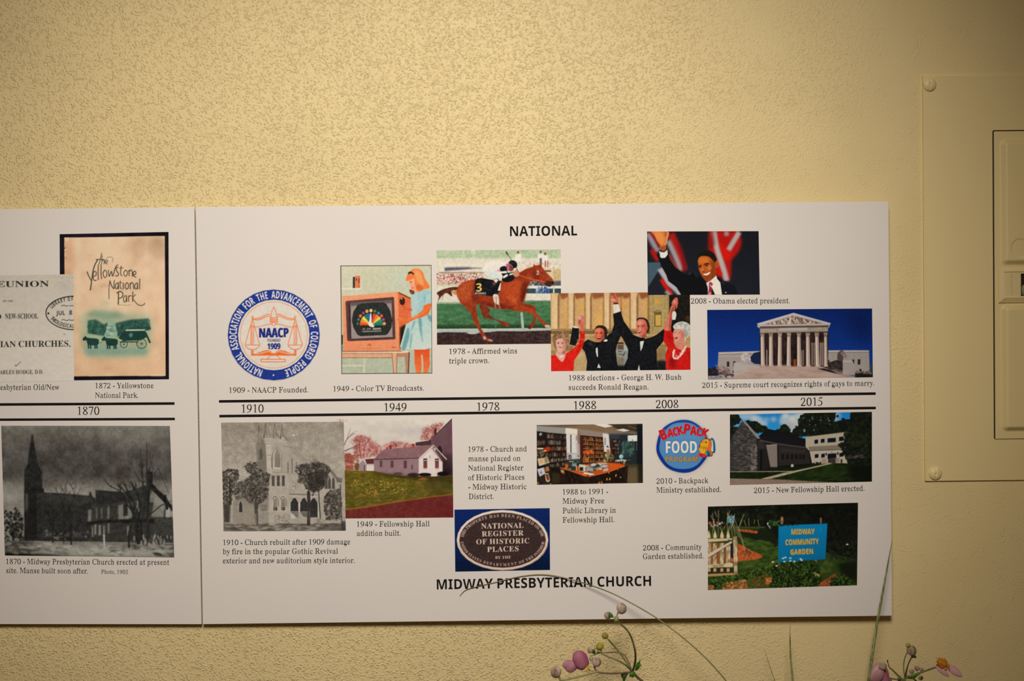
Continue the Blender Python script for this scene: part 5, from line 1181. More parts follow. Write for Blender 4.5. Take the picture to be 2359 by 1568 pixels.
    p.poly([1400, 620, 1490, 630, 1690, 880, 1640, 870, 1480, 680], '6A6258', .8); p.rect(1610, 810, 1685, 870, '6A6258', .8, 3)
    for x in (1470, 1515, 1568): p.poly([x - 20, 960, x - 18, 840, x, 790, x + 18, 840, x + 20, 960], '514B44')
    # left wing
    p.poly([190, 1180, 300, 860, 400, 800, 690, 860, 690, 1440, 190, 1440], '8B8275', bl=3); p.rect(190, 1190, 690, 1440, '958B7D', bl=4)
    p.poly([268, 1285, 270, 1160, 298, 1105, 328, 1160, 330, 1285], 'ABA192'); p.poly([276, 1280, 278, 1165, 298, 1120, 322, 1165, 324, 1280], '383430')
    p.rect(575, 1180, 660, 1270, '6A6258'); 
    for k in range(4): p.rect(582 + k * 20, 1190, 592 + k * 20, 1262, '8E8578')
    p.rect(570, 1265, 690, 1280, 'B0A697', .7); p.line([688, 870, 690, 1440], 7, 'B5B0B0', .8)
    p.poly([160, 1180, 200, 1180, 190, 1440, 150, 1440], 'A69C8E', .9, bl=3); p.poly([60, 1160, 160, 1160, 150, 1420, 70, 1420], '3A362F', .9, bl=8)
    # ground
    p.grad([20, 1430, 1760, 1430, 1760, 1560, 20, 1560], '958B7C', '7A7164')
    p.dabs([60, 1440, 1720, 1440, 1720, 1540, 60, 1540], 260, (6, 18), ['5A544A', '857C6E', 'A79D8E', '4A453E'], .5, 4, 0); p.line([60, 1440, 330, 1465, 200, 1450], 8, '443F38', .8); p.line([800, 1440, 1200, 1450, 1700, 1440], 8, '3E3933', .7); p.poly([1400, 1440, 1740, 1440, 1740, 1530, 1300, 1530], '4F4941', .6, bl=10)
    p.dabs([750, 1320, 960, 1300, 960, 1420, 760, 1420], 120, (4, 9), ['8A8173', 'B5AB9C', '6A6258'], .6); p.ell(1400, 1400, 60, 40, '8E8578', .8, bl=5); p.dabs([1340, 1370, 1460, 1370, 1440, 1450, 1350, 1450], 40, (4, 8), ['5A544A', 'A79D8E'], .7)
    # trees
    T = ['3A352F', '4A453E', '2E2A26', '5E574D', '443F38', '7A7266']
    p.dabs([50, 720, 130, 690, 260, 700, 280, 820, 180, 880, 200, 1000, 160, 1160, 60, 1160], 420, (4, 12), T, .75, 1.8)
    p.line([150, 800, 155, 1000, 160, 1180], 18, '3A352F', w2=30)
    p.dabs([340, 660, 420, 610, 520, 600, 540, 760, 420, 760], 120, (5, 12), T, .75, 1.8)
    tree(p, 510, 1160, 130, 22, '3A352F', 6, -92, 34); tree(p, 430, 740, 50, 10, '3A352F', 4, -80, 30)
    p.dabs([310, 900, 400, 800, 560, 700, 700, 760, 690, 900, 660, 1100, 560, 1170, 420, 1150, 310, 1050], 900, (4, 12), T, .7, 1.8); p.dabs([190, 880, 320, 860, 330, 1100, 220, 1100, 190, 1000], 160, (5, 12), T, .5, 1.8)
    p.poly([485, 1150, 545, 1150, 535, 1250, 540, 1460, 500, 1466, 490, 1300], '4A453E', bl=2); p.rect(490, 1300, 520, 1460, '8A8173', .8, 5)
    tree(p, 1225, 1100, 150, 30, '37322D', 6, -88, 30); tree(p, 1280, 1060, 140, 16, '37322D', 5, -70, 26)
    p.dabs([1080, 860, 1120, 640, 1280, 600, 1440, 610, 1520, 700, 1500, 800, 1420, 960, 1300, 1020, 1200, 960, 1160, 900], 900, (5, 13), T, .75, 1.9); p.dabs([1220, 760, 1420, 700, 1440, 900, 1300, 1000, 1240, 960], 260, (6, 14), ['2E2A26', '37322D'], .8, 1.6)
    p.poly([1205, 1000, 1250, 1000, 1260, 1250, 1250, 1460, 1205, 1466, 1215, 1250], '36312C', bl=2); p.rect(1230, 1260, 1250, 1400, '6A6258', .7, 5); p.line([1365, 960, 1375, 1150, 1390, 1360], 14, '3A352F')
    p.dabs([1440, 1080, 1520, 980, 1660, 960, 1680, 1200, 1660, 1380, 1480, 1380, 1450, 1250], 480, (5, 13), T, .7, 1.8); p.line([1665, 900, 1670, 1200, 1690, 1500], 18, '4A453E', .8); p.rect(1680, 1400, 1740, 1530, '3C3A3C', .8, 8)
    p.soften(.45); p.noise(.05, 7); p.noise(.025, 50)


def paint_hall():
    p = printed('printed_photograph', [(767.3, 965), (1041.3, 963), (1044.5, 1191.5), (772, 1194)], (764, 958, 6.535), 'D9CFC2', 'CFC4B8',
                'colour photograph of a low white gabled hall on a lawn', 10)
    p.grad([0, 20, 1840, 20, 1840, 560, 0, 560], 'D9D0C2', 'CFC0B8')
    p.ell(1200, 230, 300, 50, 'BDB6B4', .8, bl=40); p.ell(700, 200, 260, 60, 'CBC5BA', .7, bl=40); p.ell(1500, 90, 200, 30, 'E0D6CA', .6, bl=24); p.ell(420, 140, 160, 60, 'CFC9BE', .6, bl=30)
    p.dabs([60, 40, 200, 40, 260, 80, 100, 90], 30, (5, 12), ['C89A9A', 'D8B0AC'], .5); p.line([130, 40, 130, 90], 7, '7A4A48', .8)
    for pts, n in (([340, 330, 420, 280, 560, 330, 640, 450, 640, 600, 360, 640, 330, 480], 420), ([620, 460, 740, 440, 760, 560, 640, 600], 90), ([780, 440, 920, 380, 1120, 400, 1240, 440, 1240, 480, 800, 500], 180), ([1330, 350, 1400, 200, 1560, 120, 1700, 90, 1600, 240, 1480, 360], 220)):
        p.poly(pts, 'BE8680', .45, sm=1, bl=14)
        p.dabs(pts, n, (4, 12), ['B4706A', 'C68A86', '9A5048', 'D8A8A4', '8A4038'], .5, 2.2)
    for x, y, h, w, a in ((440, 640, 110, 14, -95), (480, 640, 120, 12, -85), (400, 640, 110, 9, -100), (530, 620, 90, 9, -75), (1430, 350, 70, 8, -80), (1500, 340, 80, 8, -70), (1400, 360, 70, 6, -95), (660, 560, 60, 6, -88)): tree(p, x, y, h, w, '8E4640', 4, a, 26, .85)
    p.line([190, 440, 230, 350, 320, 270, 360, 260], 11, '5A3430', sm=1, w2=4); p.line([230, 350, 260, 260, 290, 170], 7, '7A4A48', sm=1, w2=3); p.line([195, 528, 300, 480, 430, 430], 13, '4A2E2E', sm=1, w2=6); p.line([280, 290, 340, 230, 390, 230], 5, '8A5A58', .8)
    p.poly([190, 560, 260, 560, 340, 620, 340, 720, 195, 720], '9A4A40', .9, bl=8); p.dabs([190, 560, 400, 560, 420, 820, 200, 810], 160, (5, 14), ['8A3A30', 'A85A48', '6A3A28', 'B07A68'], .6)
    p.rect(200, 730, 330, 745, 'B0786A'); p.rect(205, 745, 330, 815, 'A0503C', .9, 3); p.ell(385, 760, 40, 60, '6A4A24', .9, bl=8)
    p.poly([500, 650, 640, 640, 640, 720, 530, 720], '5E2E30'); p.poly([415, 720, 470, 660, 525, 730, 525, 825, 415, 815], 'A08890'); p.rect(486, 740, 500, 820, '5A3034'); p.rect(528, 722, 632, 742, 'C0B0AC'); p.rect(530, 742, 634, 828, 'DCD2C6')
    # big dark building
    p.poly([1500, 360, 1815, 45, 1832, 900, 1660, 900, 1500, 480], '6A4A52'); p.grad([1640, 560, 1832, 560, 1832, 910, 1640, 910], '4A3238', '1E1416', bl=30); p.line([1400, 440, 1600, 250, 1815, 40], 14, '3A2A30'); p.poly([1545, 190, 1580, 180, 1580, 270, 1548, 300], '4A2424')
    p.poly([1262, 405, 1500, 370, 1500, 440, 1262, 450], '4A3236'); p.poly([1600, 520, 1615, 450, 1650, 460, 1665, 540, 1640, 570], '2E1E22', sm=1); p.line([1262, 402, 1500, 368], 8, '2A1C1E')
    p.rect(1210, 415, 1250, 465, 'A8301E'); p.rect(868, 435, 902, 500, '8A2A1E'); p.rect(820, 470, 852, 510, 'A03A28')
    # hall
    p.poly([630, 650, 780, 505, 1530, 430, 1320, 640, 1000, 645], '8A6468'); p.noise(.04, 9, P=[630, 650, 780, 505, 1530, 430, 1320, 640])
    p.poly([632, 660, 1320, 632, 1312, 890, 900, 880, 640, 850], '93757A'); p.line([630, 655, 900, 648, 1322, 632], 13, '4A3036'); p.line([640, 690, 1310, 670], 4, '7A5A60', .6)
    for x, w, y0, y1 in ((744, 34, 672, 768), (910, 40, 672, 776), (1108, 46, 672, 785)): p.rect(x - w / 2, y0, x + w / 2, y1, '5A3438', bl=2); p.rect(x - 4, y0 + 6, x + 6, y1 - 4, '7A5050', .7)
    p.rect(1198, 735, 1222, 800, '5E3A40', .9, 3)
    for k in range(6): p.line([650, 720 + k * 26, 1310, 700 + k * 32], 2, '83666C', .5)
    p.poly([1312, 640, 1525, 450, 1670, 690, 1670, 840, 1590, 860, 1580, 905, 1312, 880], 'E0D0CC'); p.poly([1525, 450, 1560, 470, 1672, 640, 1672, 700], '4E3034', bl=2); p.poly([1500, 480, 1580, 480, 1670, 660, 1660, 690], '6A4A48', .7, bl=8)
    p.line([1320, 636, 1532, 436, 1732, 655], 15, 'D6C8B8'); p.line([1330, 650, 1530, 462], 6, '8A6A68', .7); p.ell(1555, 500, 14, 14, 'EADCD0')
    for x in (1410, 1585):
        p.rect(x - 28, 640, x + 28, 785, '4A2022'); p.rect(x - 28, 640, x + 28, 656, '201014'); p.rect(x - 20, 660, x + 20, 675, 'D8C0B8')
        for k in range(3): p.rect(x - 22, 690 + k * 28, x - 5, 708 + k * 28, 'A86A60'); p.rect(x + 5, 690 + k * 28, x + 22, 708 + k * 28, 'A86A60')
        p.rect(x - 24, 775, x + 24, 800, 'D8907A', .8, 3)
    p.line([1480, 590, 1480, 640], 10, '9A7A78')
    # lawn and drive
    p.grad([190, 815, 640, 825, 920, 890, 1300, 905, 1840, 890, 1840, 1230, 190, 1420], '6B5A1C', '5C5020')
    p.dabs([195, 830, 640, 840, 1300, 920, 1830, 900, 1830, 1180, 200, 1390], 900, (5, 18), ['5A5418', '7A6A24', '4A4418', '8A7A2C', '465018', '6A5420'], .5, 2.6, 0); p.dabs([300, 950, 1200, 950, 1100, 1150, 300, 1200], 120, (4, 8), ['C0A448', 'B09A40', 'D0B860'], .7, 1.5); p.dabs([500, 1120, 700, 1120, 700, 1200, 500, 1200], 24, (6, 14), ['A8742C', 'B0803A'], .6)
    p.poly([540, 850, 920, 870, 1300, 905, 1840, 890, 1840, 1010, 1300, 960, 900, 910], '2E2614', .75, bl=16); p.dabs([1340, 935, 1450, 930, 1450, 960, 1340, 960], 8, (8, 16), ['9A5A24'], .6, 3, 0); p.poly([1400, 950, 1840, 930, 1840, 1180, 1500, 1200], '443C18', .6, bl=40)
    p.ell(1405, 880, 95, 26, '1C1418'); p.ell(1230, 885, 90, 30, '2A1C20', .95, bl=6); p.ell(1680, 868, 92, 34, '181014', bl=4); p.ell(1000, 865, 70, 18, '4A3034', .8, bl=6); p.poly([1490, 890, 1590, 880, 1590, 905, 1500, 908], 'E0D4CE')
    p.poly([190, 1400, 400, 1385, 700, 1340, 1100, 1270, 1840, 1185, 1840, 1568, 190, 1568], '6E2E2A'); p.noise(.04, 14, P=[190, 1400, 700, 1340, 1840, 1185, 1840, 1568, 190, 1568]); p.line([195, 1408, 500, 1370, 1000, 1285, 1500, 1215, 1840, 1175], 16, 'A8722C', .8, bl=4); p.poly([1100, 1300, 1840, 1200, 1840, 1560, 1500, 1560], '661F22', .5, bl=50)
    p.soften(.5); p.noise(.018, 8, mono=False); p.noise(.02, 60)


def paint_library():
    p = printed('printed_photograph', [(1236.2, 978.7), (1480.3, 975.6), (1481.2, 1112), (1237, 1116.2)], (1230, 970, 9.143), 'D2C7B7', '2A2420',
                'colour photograph of a reading room with full bookshelves', 11)
    p.grad([40, 40, 2320, 40, 2320, 330, 40, 330], '8A735C', '96897A')
    p.poly([40, 60, 1260, 60, 660, 140, 40, 100], '5A4838', .8, bl=14); p.poly([40, 100, 660, 140, 680, 260, 60, 210], '8E8A82', bl=6)
    p.poly([920, 150, 1460, 240, 1460, 330, 940, 300], '8C7A6C', bl=6); p.poly([660, 130, 1300, 60, 1900, 110, 2000, 240, 1500, 240, 920, 160], '7C6248', bl=10); p.poly([1500, 60, 2300, 50, 2300, 220, 1900, 250, 1660, 110], '3A2E20', bl=14); p.poly([1460, 180, 2100, 220, 2100, 280, 1560, 260], '7A6A58', .8, bl=8)
    p.poly([1250, 62, 1530, 58, 1665, 105, 1500, 132, 1380, 100], 'DDD4C8'); p.poly([1725, 180, 1880, 155, 2030, 195, 1890, 218], 'D6CEC2'); p.line([1980, 100, 2170, 160], 14, '7A6A50', .8); p.line([2000, 190, 2120, 215], 10, '8A7A64', .7)
    p.rect(1560, 260, 2300, 420, '35373A', bl=16); p.rect(1800, 290, 2300, 900, '22282A', bl=14); p.rect(2170, 60, 2300, 1310, '14161A', bl=14)
    p.poly([920, 200, 970, 200, 980, 800, 900, 780], '84685C', bl=5)
    def shelf(x0, x1, yt0, yt1, yb0, yb1, n, cols, back='1E1614', wood='2E1C18'):
        p.poly([x0, yt0, x1, yt1, x1, yb1, x0, yb0], back)
        for r in range(n):
            f0, f1 = r / n, (r + 1) / n
            a0, a1 = yt0 + (yb0 - yt0) * f1, yt1 + (yb1 - yt1) * f1
            h0, h1 = (yb0 - yt0) / n, (yb1 - yt1) / n
            x = x0 + 6
            while x < x1 - 12:
                t = (x - x0) / (x1 - x0)
                w = p.rnd.uniform(9, 20)
                yb = a0 + (a1 - a0) * t - 10
                hh = (h0 + (h1 - h0) * t) * p.rnd.uniform(.5, .78)
                if p.rnd.random() > .12:
                    le = p.rnd.choice((0, 0, 0, 14))
                    p.poly([x, yb, x + w, yb, x + w + le, yb - hh, x + le, yb - hh], p.rnd.choice(cols), p.rnd.uniform(.6, .95))
                x += w + p.rnd.uniform(0, 7)
            p.line([x0, a0 - 4, x1, a1 - 4], 12, wood)
    shelf(270, 680, 235, 270, 760, 740, 4, ['9A8A70', 'B8A888', '6A3A28', '3A4038', '5A5448', 'C8BCA0', '2A2420', '7A6A50', '8A3A28', '4A4A44'])
    shelf(330, 680, 760, 740, 990, 930, 2, ['9A8A70', '6A4A30', 'B0A080', '3A3A34', '7A3A28', '2A2824', '8A8470'])
    p.poly([60, 205, 270, 230, 270, 760, 60, 760], '1C1816', bl=3); p.ell(142, 275, 30, 32, 'A8A8A0'); p.ell(148, 285, 16, 18, '5A5A54')
    p.dabs([70, 420, 230, 420, 230, 500, 70, 500], 40, (6, 14), ['7A3A28', '4A4A40', '3A2A22', '6A5A48'], .8, 2, 90)
    p.poly([60, 560, 200, 575, 320, 520, 345, 600, 290, 640, 200, 600, 120, 640, 60, 640], '5A2A20'); p.poly([65, 560, 200, 560, 200, 590, 80, 590], 'C8BC9A'); p.poly([210, 570, 320, 540, 335, 610, 270, 640], 'B02A1C', sm=1); p.poly([190, 620, 265, 600, 250, 640, 200, 640], 'D8B83A'); p.poly([110, 640, 190, 620, 210, 680, 150, 700], '3A6A8A', sm=1); p.dabs([60, 640, 280, 640, 280, 770, 60, 770], 60, (8, 18), ['7A7040', '2A2A24', '9A8A5A', '3A4A40', '6A2A20'], .8)
    p.poly([75, 790, 290, 760, 330, 870, 110, 945], 'C9BE9C'); p.poly([100, 815, 190, 790, 200, 880, 130, 900], 'D08A50', .7, bl=8); p.poly([215, 780, 290, 765, 310, 860, 240, 890], '8A7450', .9, bl=3); p.line([205, 775, 225, 905], 6, '8A8068')
    p.rect(60, 945, 340, 985, '14120E', bl=8)
    p.poly([70, 1010, 210, 970, 240, 1100, 120, 1165], 'B4BEC4'); p.ell(150, 1080, 26, 34, 'C05A40', .8); p.poly([205, 980, 240, 970, 270, 1050, 230, 1070], '8A4A24'); p.poly([245, 960, 310, 950, 325, 1040, 270, 1060], 'A87A48', .9); p.poly([230, 1100, 300, 1090, 345, 1250, 290, 1285, 250, 1250], 'C0A888'); p.poly([240, 1120, 295, 1105, 325, 1230, 280, 1250], '7A3218')
    p.dabs([60, 1150, 240, 1180, 250, 1310, 60, 1310], 50, (8, 20), ['1A1814', '2A2620', '3A2A1C', '14120F'], .8); p.rect(65, 1280, 100, 1330, 'B07A24', .8, 4); p.rect(330, 1300, 380, 1330, 'A89A24', .8, 6)
    # windows
    p.poly([664, 140, 915, 165, 915, 270, 664, 262], 'D6CFBC'); p.poly([680, 265, 910, 275, 930, 680, 690, 690], 'D2CBC6'); p.rect(768, 280, 790, 660, '2A2420'); p.rect(886, 300, 902, 410, '6A5248')
    for y in (360, 460, 570): p.line([690, y, 900, y + 6], 5, 'AFA79E', .7)
    p.poly([880, 420, 960, 500, 970, 680, 900, 690], 'B8A09C', .8, bl=8); p.poly([690, 660, 960, 670, 970, 790, 690, 810], 'A8A6A4', bl=3); p.rect(728, 710, 792, 790, '5A4030', bl=2); p.rect(740, 740, 775, 770, '9A7A50'); p.rect(800, 690, 880, 780, 'B8C0C4', .9, 4); p.ell(935, 730, 40, 40, 'BDB0A0'); p.ell(940, 730, 18, 26, '6A5040'); p.ell(1010, 715, 24, 26, 'A8A49C')
    p.poly([970, 300, 1040, 305, 1040, 860, 985, 860], '3E1C18'); shelf(1035, 1470, 300, 345, 870, 840, 6, ['C08A40', 'A86A2C', '8A4A20', 'C8A060', '5A3018', 'B87A38', '7A3A1C', 'A83A1C', '3A2A1C'], '20120E', 'A87848'); p.rect(1275, 330, 1292, 860, '2A1612'); p.line([970, 296, 1470, 345], 12, '301814')
    p.dabs([1040, 620, 1270, 620, 1260, 680, 1040, 680], 24, (10, 20), ['C0481C', 'B83A18', 'D06A2C'], .8, 2, 90); p.dabs([1040, 860, 1160, 860, 1160, 780, 1040, 790], 26, (10, 18), ['C8702C', '8A4A24'], .8, 2, 90)
    p.poly([1448, 255, 1575, 270, 1600, 560, 1600, 650, 1480, 640], 'CFC8C4'); p.rect(1492, 350, 1506, 500, '3A302C'); p.poly([1520, 540, 1555, 500, 1580, 560], '2E4258'); p.poly([1520, 570, 1610, 565, 1610, 650, 1520, 655], 'CDBBA4'); p.poly([1535, 600, 1590, 595, 1590, 635, 1540, 640], 'B04A2C'); p.dabs([1480, 660, 1660, 650, 1660, 840, 1480, 850], 90, (8, 18), ['A89A60', '5A4A30', '8A7A50', '3A2A1C', 'C0B080'], .8, 2)
    p.poly([1610, 360, 1640, 365, 1640, 700, 1620, 700], '4A1E18'); shelf(1645, 1800, 370, 380, 700, 690, 4, ['8A8070', '5A4A40', '3A3028', 'A09484'], '1A1512', '2A1C18')
    p.rect(1660, 560, 1720, 572, '8A6A50'); p.dabs([1860, 430, 2100, 430, 2100, 740, 1860, 740], 220, (8, 24), ['2E4440', '3E5A50', '24363A', '4A6A58', '1E2C2C'], .7, 1.6); p.rect(1870, 430, 1890, 690, '6A8288', .7, 8); p.line([2165, 440, 2165, 620], 12, '6A7880', .7); p.line([2105, 450, 2105, 600], 8, '7A8284', .6)
    p.poly([1975, 300, 2175, 290, 2175, 418, 1978, 420], 'D8D4D0'); p.rect(2070, 380, 2082, 420, '1A1A1A')
    p.ell(1838, 745, 44, 46, '8ABCCC'); p.ell(1830, 735, 24, 22, 'C4DCDC', .7, bl=6); p.ell(1850, 760, 20, 18, '4A7A7A', .6, bl=6); p.line([1838, 790, 1838, 812], 20, '4A5A58')
    p.poly([1700, 820, 1860, 800, 1950, 815, 1930, 850, 1760, 850], 'B8BAB4'); p.dabs([1710, 860, 1910, 860, 1910, 920, 1710, 920], 26, (8, 18), ['7A3A24', 'B88A60', '2A1C16'], .8, 3, 90); p.line([1960, 820, 2040, 810], 8, '6A6A64')
    p.grad([1640, 900, 2300, 900, 2300, 1310, 1500, 1310], '3A3222', '5A4A2C'); p.poly([1950, 980, 2180, 960, 2260, 1300, 1980, 1300], '64543A', .8, bl=24); p.rect(2190, 880, 2310, 1310, '18160F', .8, 24)
    # table
    p.poly([340, 960, 700, 990, 1100, 1180, 1220, 1180, 1980, 930, 1960, 1300, 340, 1310], '1C120E', bl=6)
    p.poly([380, 1080, 560, 1100, 540, 1310, 370, 1310], '3A3418', .7, bl=16)
    p.poly([545, 975, 700, 985, 1090, 910, 1400, 855, 1700, 880, 1920, 920, 1880, 960, 1600, 1060, 1150, 1170, 1060, 1150, 760, 1040], 'C04A14'); p.poly([1560, 880, 1900, 920, 1640, 1020, 1560, 980], 'D05414', .9, bl=8); p.poly([920, 1080, 1160, 1130, 1150, 1170, 1000, 1120], 'E06A20', .9, bl=4); p.line([545, 978, 760, 1040, 1060, 1150, 1160, 1168, 1600, 1060, 1920, 940], 12, 'D8783A', .9)
    p.poly([690, 840, 820, 840, 830, 890, 900, 895, 905, 1040, 740, 1030, 700, 980], '2A3430'); p.line([740, 842, 815, 850, 820, 895, 890, 900, 895, 1040], 14, 'C8CCC8'); p.poly([800, 900, 885, 905, 885, 950, 800, 945], '7A8A8A'); p.rect(730, 990, 780, 1020, '8A7A48'); p.rect(850, 810, 970, 890, '2A3A30', .9, 6); p.dabs([820, 810, 980, 810, 980, 900, 820, 900], 40, (6, 14), ['3A4A38', '8A9A88', '1E2A22'], .7)
    p.poly([950, 905, 1080, 915, 1090, 1040, 1060, 1060, 955, 1055], 'C9BDA4'); p.rect(962, 965, 1038, 1045, '20262C')
    p.dabs([1080, 960, 1250, 910, 1400, 890, 1560, 920, 1560, 970, 1360, 1020, 1200, 1060, 1100, 1040], 90, (14, 34), ['A8A49A', '3A3A38', '6A6A60', 'C8C4B8', '4A5A60', '8A7A58', '2A2A28', '9A5A3C'], .85, 2, 0); p.poly([1380, 960, 1470, 910, 1580, 930, 1500, 980], 'C0A0A0'); p.poly([1420, 870, 1540, 880, 1540, 900, 1430, 895], 'C8B890'); p.poly([1470, 1000, 1560, 985, 1570, 1040, 1450, 1060], 'D0A898', .9)
    p.poly([1060, 1070, 1280, 1110, 1210, 1140, 1040, 1100], 'D8CFC0'); p.poly([1120, 960, 1250, 985, 1240, 1050, 1100, 1050], '9AA09C', .9)
    for x, y in ((1540, 1220), (1600, 1215), (1730, 1140), (1380, 1290), (1430, 1285)): p.poly([x - 20, y + 26, x - 6, y - 26, x + 10, y - 30, x + 8, y + 22], 'E09A24')
    p.line([1280, 1310, 1460, 1290], 14, 'D08A20', .8)
    for a in ([560, 1040, 640, 1080], [580, 1180, 540, 1300], [740, 1060, 760, 1300], [1560, 1060, 1600, 1130], [1800, 980, 1900, 1160, 1970, 1300], [1960, 960, 1900, 1200]): p.line(a, 16, '3A2218', .8)
    p.dabs([570, 1040, 650, 1050, 640, 1090, 580, 1090], 12, (8, 14), ['A87A48', 'C8BCA0', '7A3A1C'], .9, 3, 80); p.ell(1825, 1180, 18, 16, '8A7A6A'); p.ell(1580, 1085, 10, 14, 'C8A890'); p.ell(1770, 1030, 8, 14, '9A6A40'); p.dabs([660, 900, 720, 890, 710, 990, 670, 990], 10, (8, 16), ['D06A24', 'C04A18'], .9, 2, 90)
    p.dabs([600, 1130, 1500, 1180, 1500, 1300, 600, 1300], 60, (10, 26), ['2A1A12', '140E0C', '38201A'], .6, 3, 80)
    p.soften(.45); p.noise(.04, 9, mono=False)


def paint_newhall():
    p = printed('printed_photograph', [(1681.5, 954.3), (2008.7, 948.2), (2008.7, 1108.9), (1681.5, 1116.8)], (1676, 944, 6.979), 'C0B29C', '14160F',
                'colour photograph of a stone gabled hall with white wing', 12)
    p.grad([30, 30, 2340, 30, 2340, 460, 30, 460], '1E78B8', '3F93BE')
    for x, y, rx, ry, c in ((330, 110, 150, 60, 'B4B0A8'), (470, 150, 90, 60, 'C4BEB4'), (560, 215, 90, 50, 'BDB8AE'), (740, 150, 50, 40, 'B9B4AC'), (620, 150, 60, 30, 'A8A8A4'), (200, 90, 120, 40, '8AA4B4'), (960, 170, 130, 110, 'C2BBB0'), (1120, 160, 130, 110, 'CCC4B8'), (1080, 270, 90, 90, 'BAB2A6'), (1200, 90, 90, 50, 'C6BEB2'), (1030, 350, 50, 50, 'B9B4A8'), (1760, 90, 70, 60, '9AAAB4'), (1730, 160, 60, 40, 'A4A8A4'), (150, 220, 120, 50, '6E9AB4'), (930, 90, 50, 40, 'CFC8BE'), (1010, 230, 60, 50, 'A8A298')):
        p.ell(x, y, rx, ry, c, .75, bl=22)
    G = ['171B12', '1E2417', '12150E', '232A1A', '191E14']
    def crown(pts, n=160, sz=(12, 28)):
        p.poly(pts, '161A11', sm=1, bl=3)
        q = np.array(pts, float).reshape(-1, 2); c = q.mean(0)
        p.dabs(((q - c) * 1.1 + c).ravel(), n, sz, G, .85)
    crown([40, 70, 140, 80, 200, 150, 180, 210, 110, 230, 60, 250, 40, 250], 60); crown([30, 290, 160, 280, 190, 380, 30, 470], 40)
    crown([310, 170, 380, 180, 480, 190, 520, 240, 620, 260, 640, 330, 500, 360, 330, 260], 70, (10, 20))
    crown([840, 300, 880, 250, 940, 240, 990, 280, 1010, 360, 1010, 420, 800, 420, 780, 340], 80, (10, 22))
    crown([1160, 200, 1180, 100, 1260, 50, 1400, 40, 1690, 40, 1740, 110, 1700, 200, 1760, 260, 1760, 380, 1250, 420, 1060, 420, 1050, 320, 1120, 270], 260, (12, 26))
    crown([1700, 220, 1860, 160, 2000, 170, 2000, 380, 1700, 400], 80)
    p.dabs([1200, 100, 1650, 80, 1650, 330, 1220, 330], 14, (6, 12), ['8A9294', 'A0A29C', '5A7A8A'], .8); p.ell(1235, 330, 18, 26, '6E98A4', .9, bl=4)
    p.poly([480, 440, 640, 300, 780, 330, 1060, 400, 1260, 470, 1260, 600, 520, 500, 300, 220, 420, 240], '17171A', bl=2)
    p.poly([460, 440, 1060, 400, 1260, 560, 1300, 610, 820, 540, 520, 470], '1A191B')
    # gable
    p.poly([238, 172, 470, 450, 480, 985, 40, 990, 40, 510, 90, 410], '3C3733')
    p.dabs([238, 185, 465, 450, 475, 980, 45, 985, 45, 510], 620, (5, 13), ['4A4541', '2C2926', '55504A', '3A3632', '665F57'], .7, 2.2, 0); p.dabs([380, 560, 470, 560, 475, 980, 380, 980], 120, (4, 9), ['857B70', '6E655C'], .7, 2, 0); p.poly([40, 510, 100, 420, 90, 990, 40, 990], '2C2A2A', .5, bl=20)
    p.poly([250, 175, 290, 185, 528, 455, 480, 460], '8A786C'); p.line([262, 180, 500, 458], 8, 'A08C7E', .8)
    p.poly([476, 455, 560, 470, 640, 520, 640, 960, 480, 990], '2A2624'); p.rect(490, 490, 600, 620, '35302E', .9, 3); p.rect(520, 640, 560, 970, '141214', bl=3); p.rect(570, 500, 660, 540, '211D1C', bl=4); p.poly([560, 620, 640, 620, 690, 930, 570, 960], '252120', .9)
    p.poly([520, 480, 820, 535, 1300, 600, 1300, 620, 820, 560, 520, 500], '5A5048', .8, bl=3); p.poly([800, 555, 1310, 620, 1350, 860, 810, 900], '2E2926'); p.poly([860, 620, 1250, 650, 1250, 690, 850, 670], '3A3230', .8, bl=6)
    for k, x in enumerate((885, 960, 1035, 1105, 1168, 1220)): p.rect(x - 26, 710 + k, x + 24, 795 - k, '1B1918', bl=3); p.line([x - 28, 706, x - 28, 800], 5, '453E38')
    p.poly([620, 562, 804, 548, 806, 915, 690, 918], '7E7164'); p.poly([620, 562, 804, 548, 804, 570, 625, 580], '8A7C6E'); p.line([806, 548, 812, 960], 18, '1B1614'); p.rect(690, 918, 790, 960, '2E2B26', .9, 3)
    p.poly([1300, 600, 1330, 640, 1370, 870, 1335, 870], '141214')
    # white wing
    p.poly([1255, 432, 1900, 352, 1935, 350, 1950, 860, 1360, 862, 1320, 660, 1255, 590], 'A89C84')
    p.poly([1300, 590, 1840, 560, 1900, 620, 1320, 660], '7E7260'); p.line([1320, 660, 1900, 630], 12, '4A4238'); p.line([1255, 435, 1945, 350], 8, '7A7060'); p.poly([1320, 660, 1900, 640, 1945, 850, 1360, 860], 'AEA28C', .8)
    for a in ((1398, 478, 1456, 542), (1500, 465, 1560, 528), (1608, 452, 1742, 522), (1792, 430, 1864, 500), (1402, 710, 1462, 772), (1506, 704, 1564, 766), (1798, 690, 1866, 752), (1608, 700, 1750, 780)):
        p.poly([a[0], a[1] + 4, a[2], a[1] - 6, a[2], a[3] - 6, a[0], a[3] + 2], '131824')
    p.rect(1615, 780, 1740, 850, '2A2422', bl=3); p.poly([1510, 780, 1590, 775, 1590, 870, 1515, 875], '9A8470'); p.rect(1740, 770, 1800, 840, '8A7462', .9, 3); p.rect(1575, 690, 1596, 730, '241C1A'); p.rect(1762, 680, 1786, 720, '241C1A')
    for x in range(1520, 1800, 14): p.line([x, 780, x, 850], 3, 'B09A86', .6)
    p.ell(1678, 676, 12, 7, '5A5248'); p.rect(1820, 790, 1846, 850, '161410', .9, 4); p.dabs([1360, 850, 1500, 840, 1500, 890, 1360, 890], 30, (8, 16), G, .9)
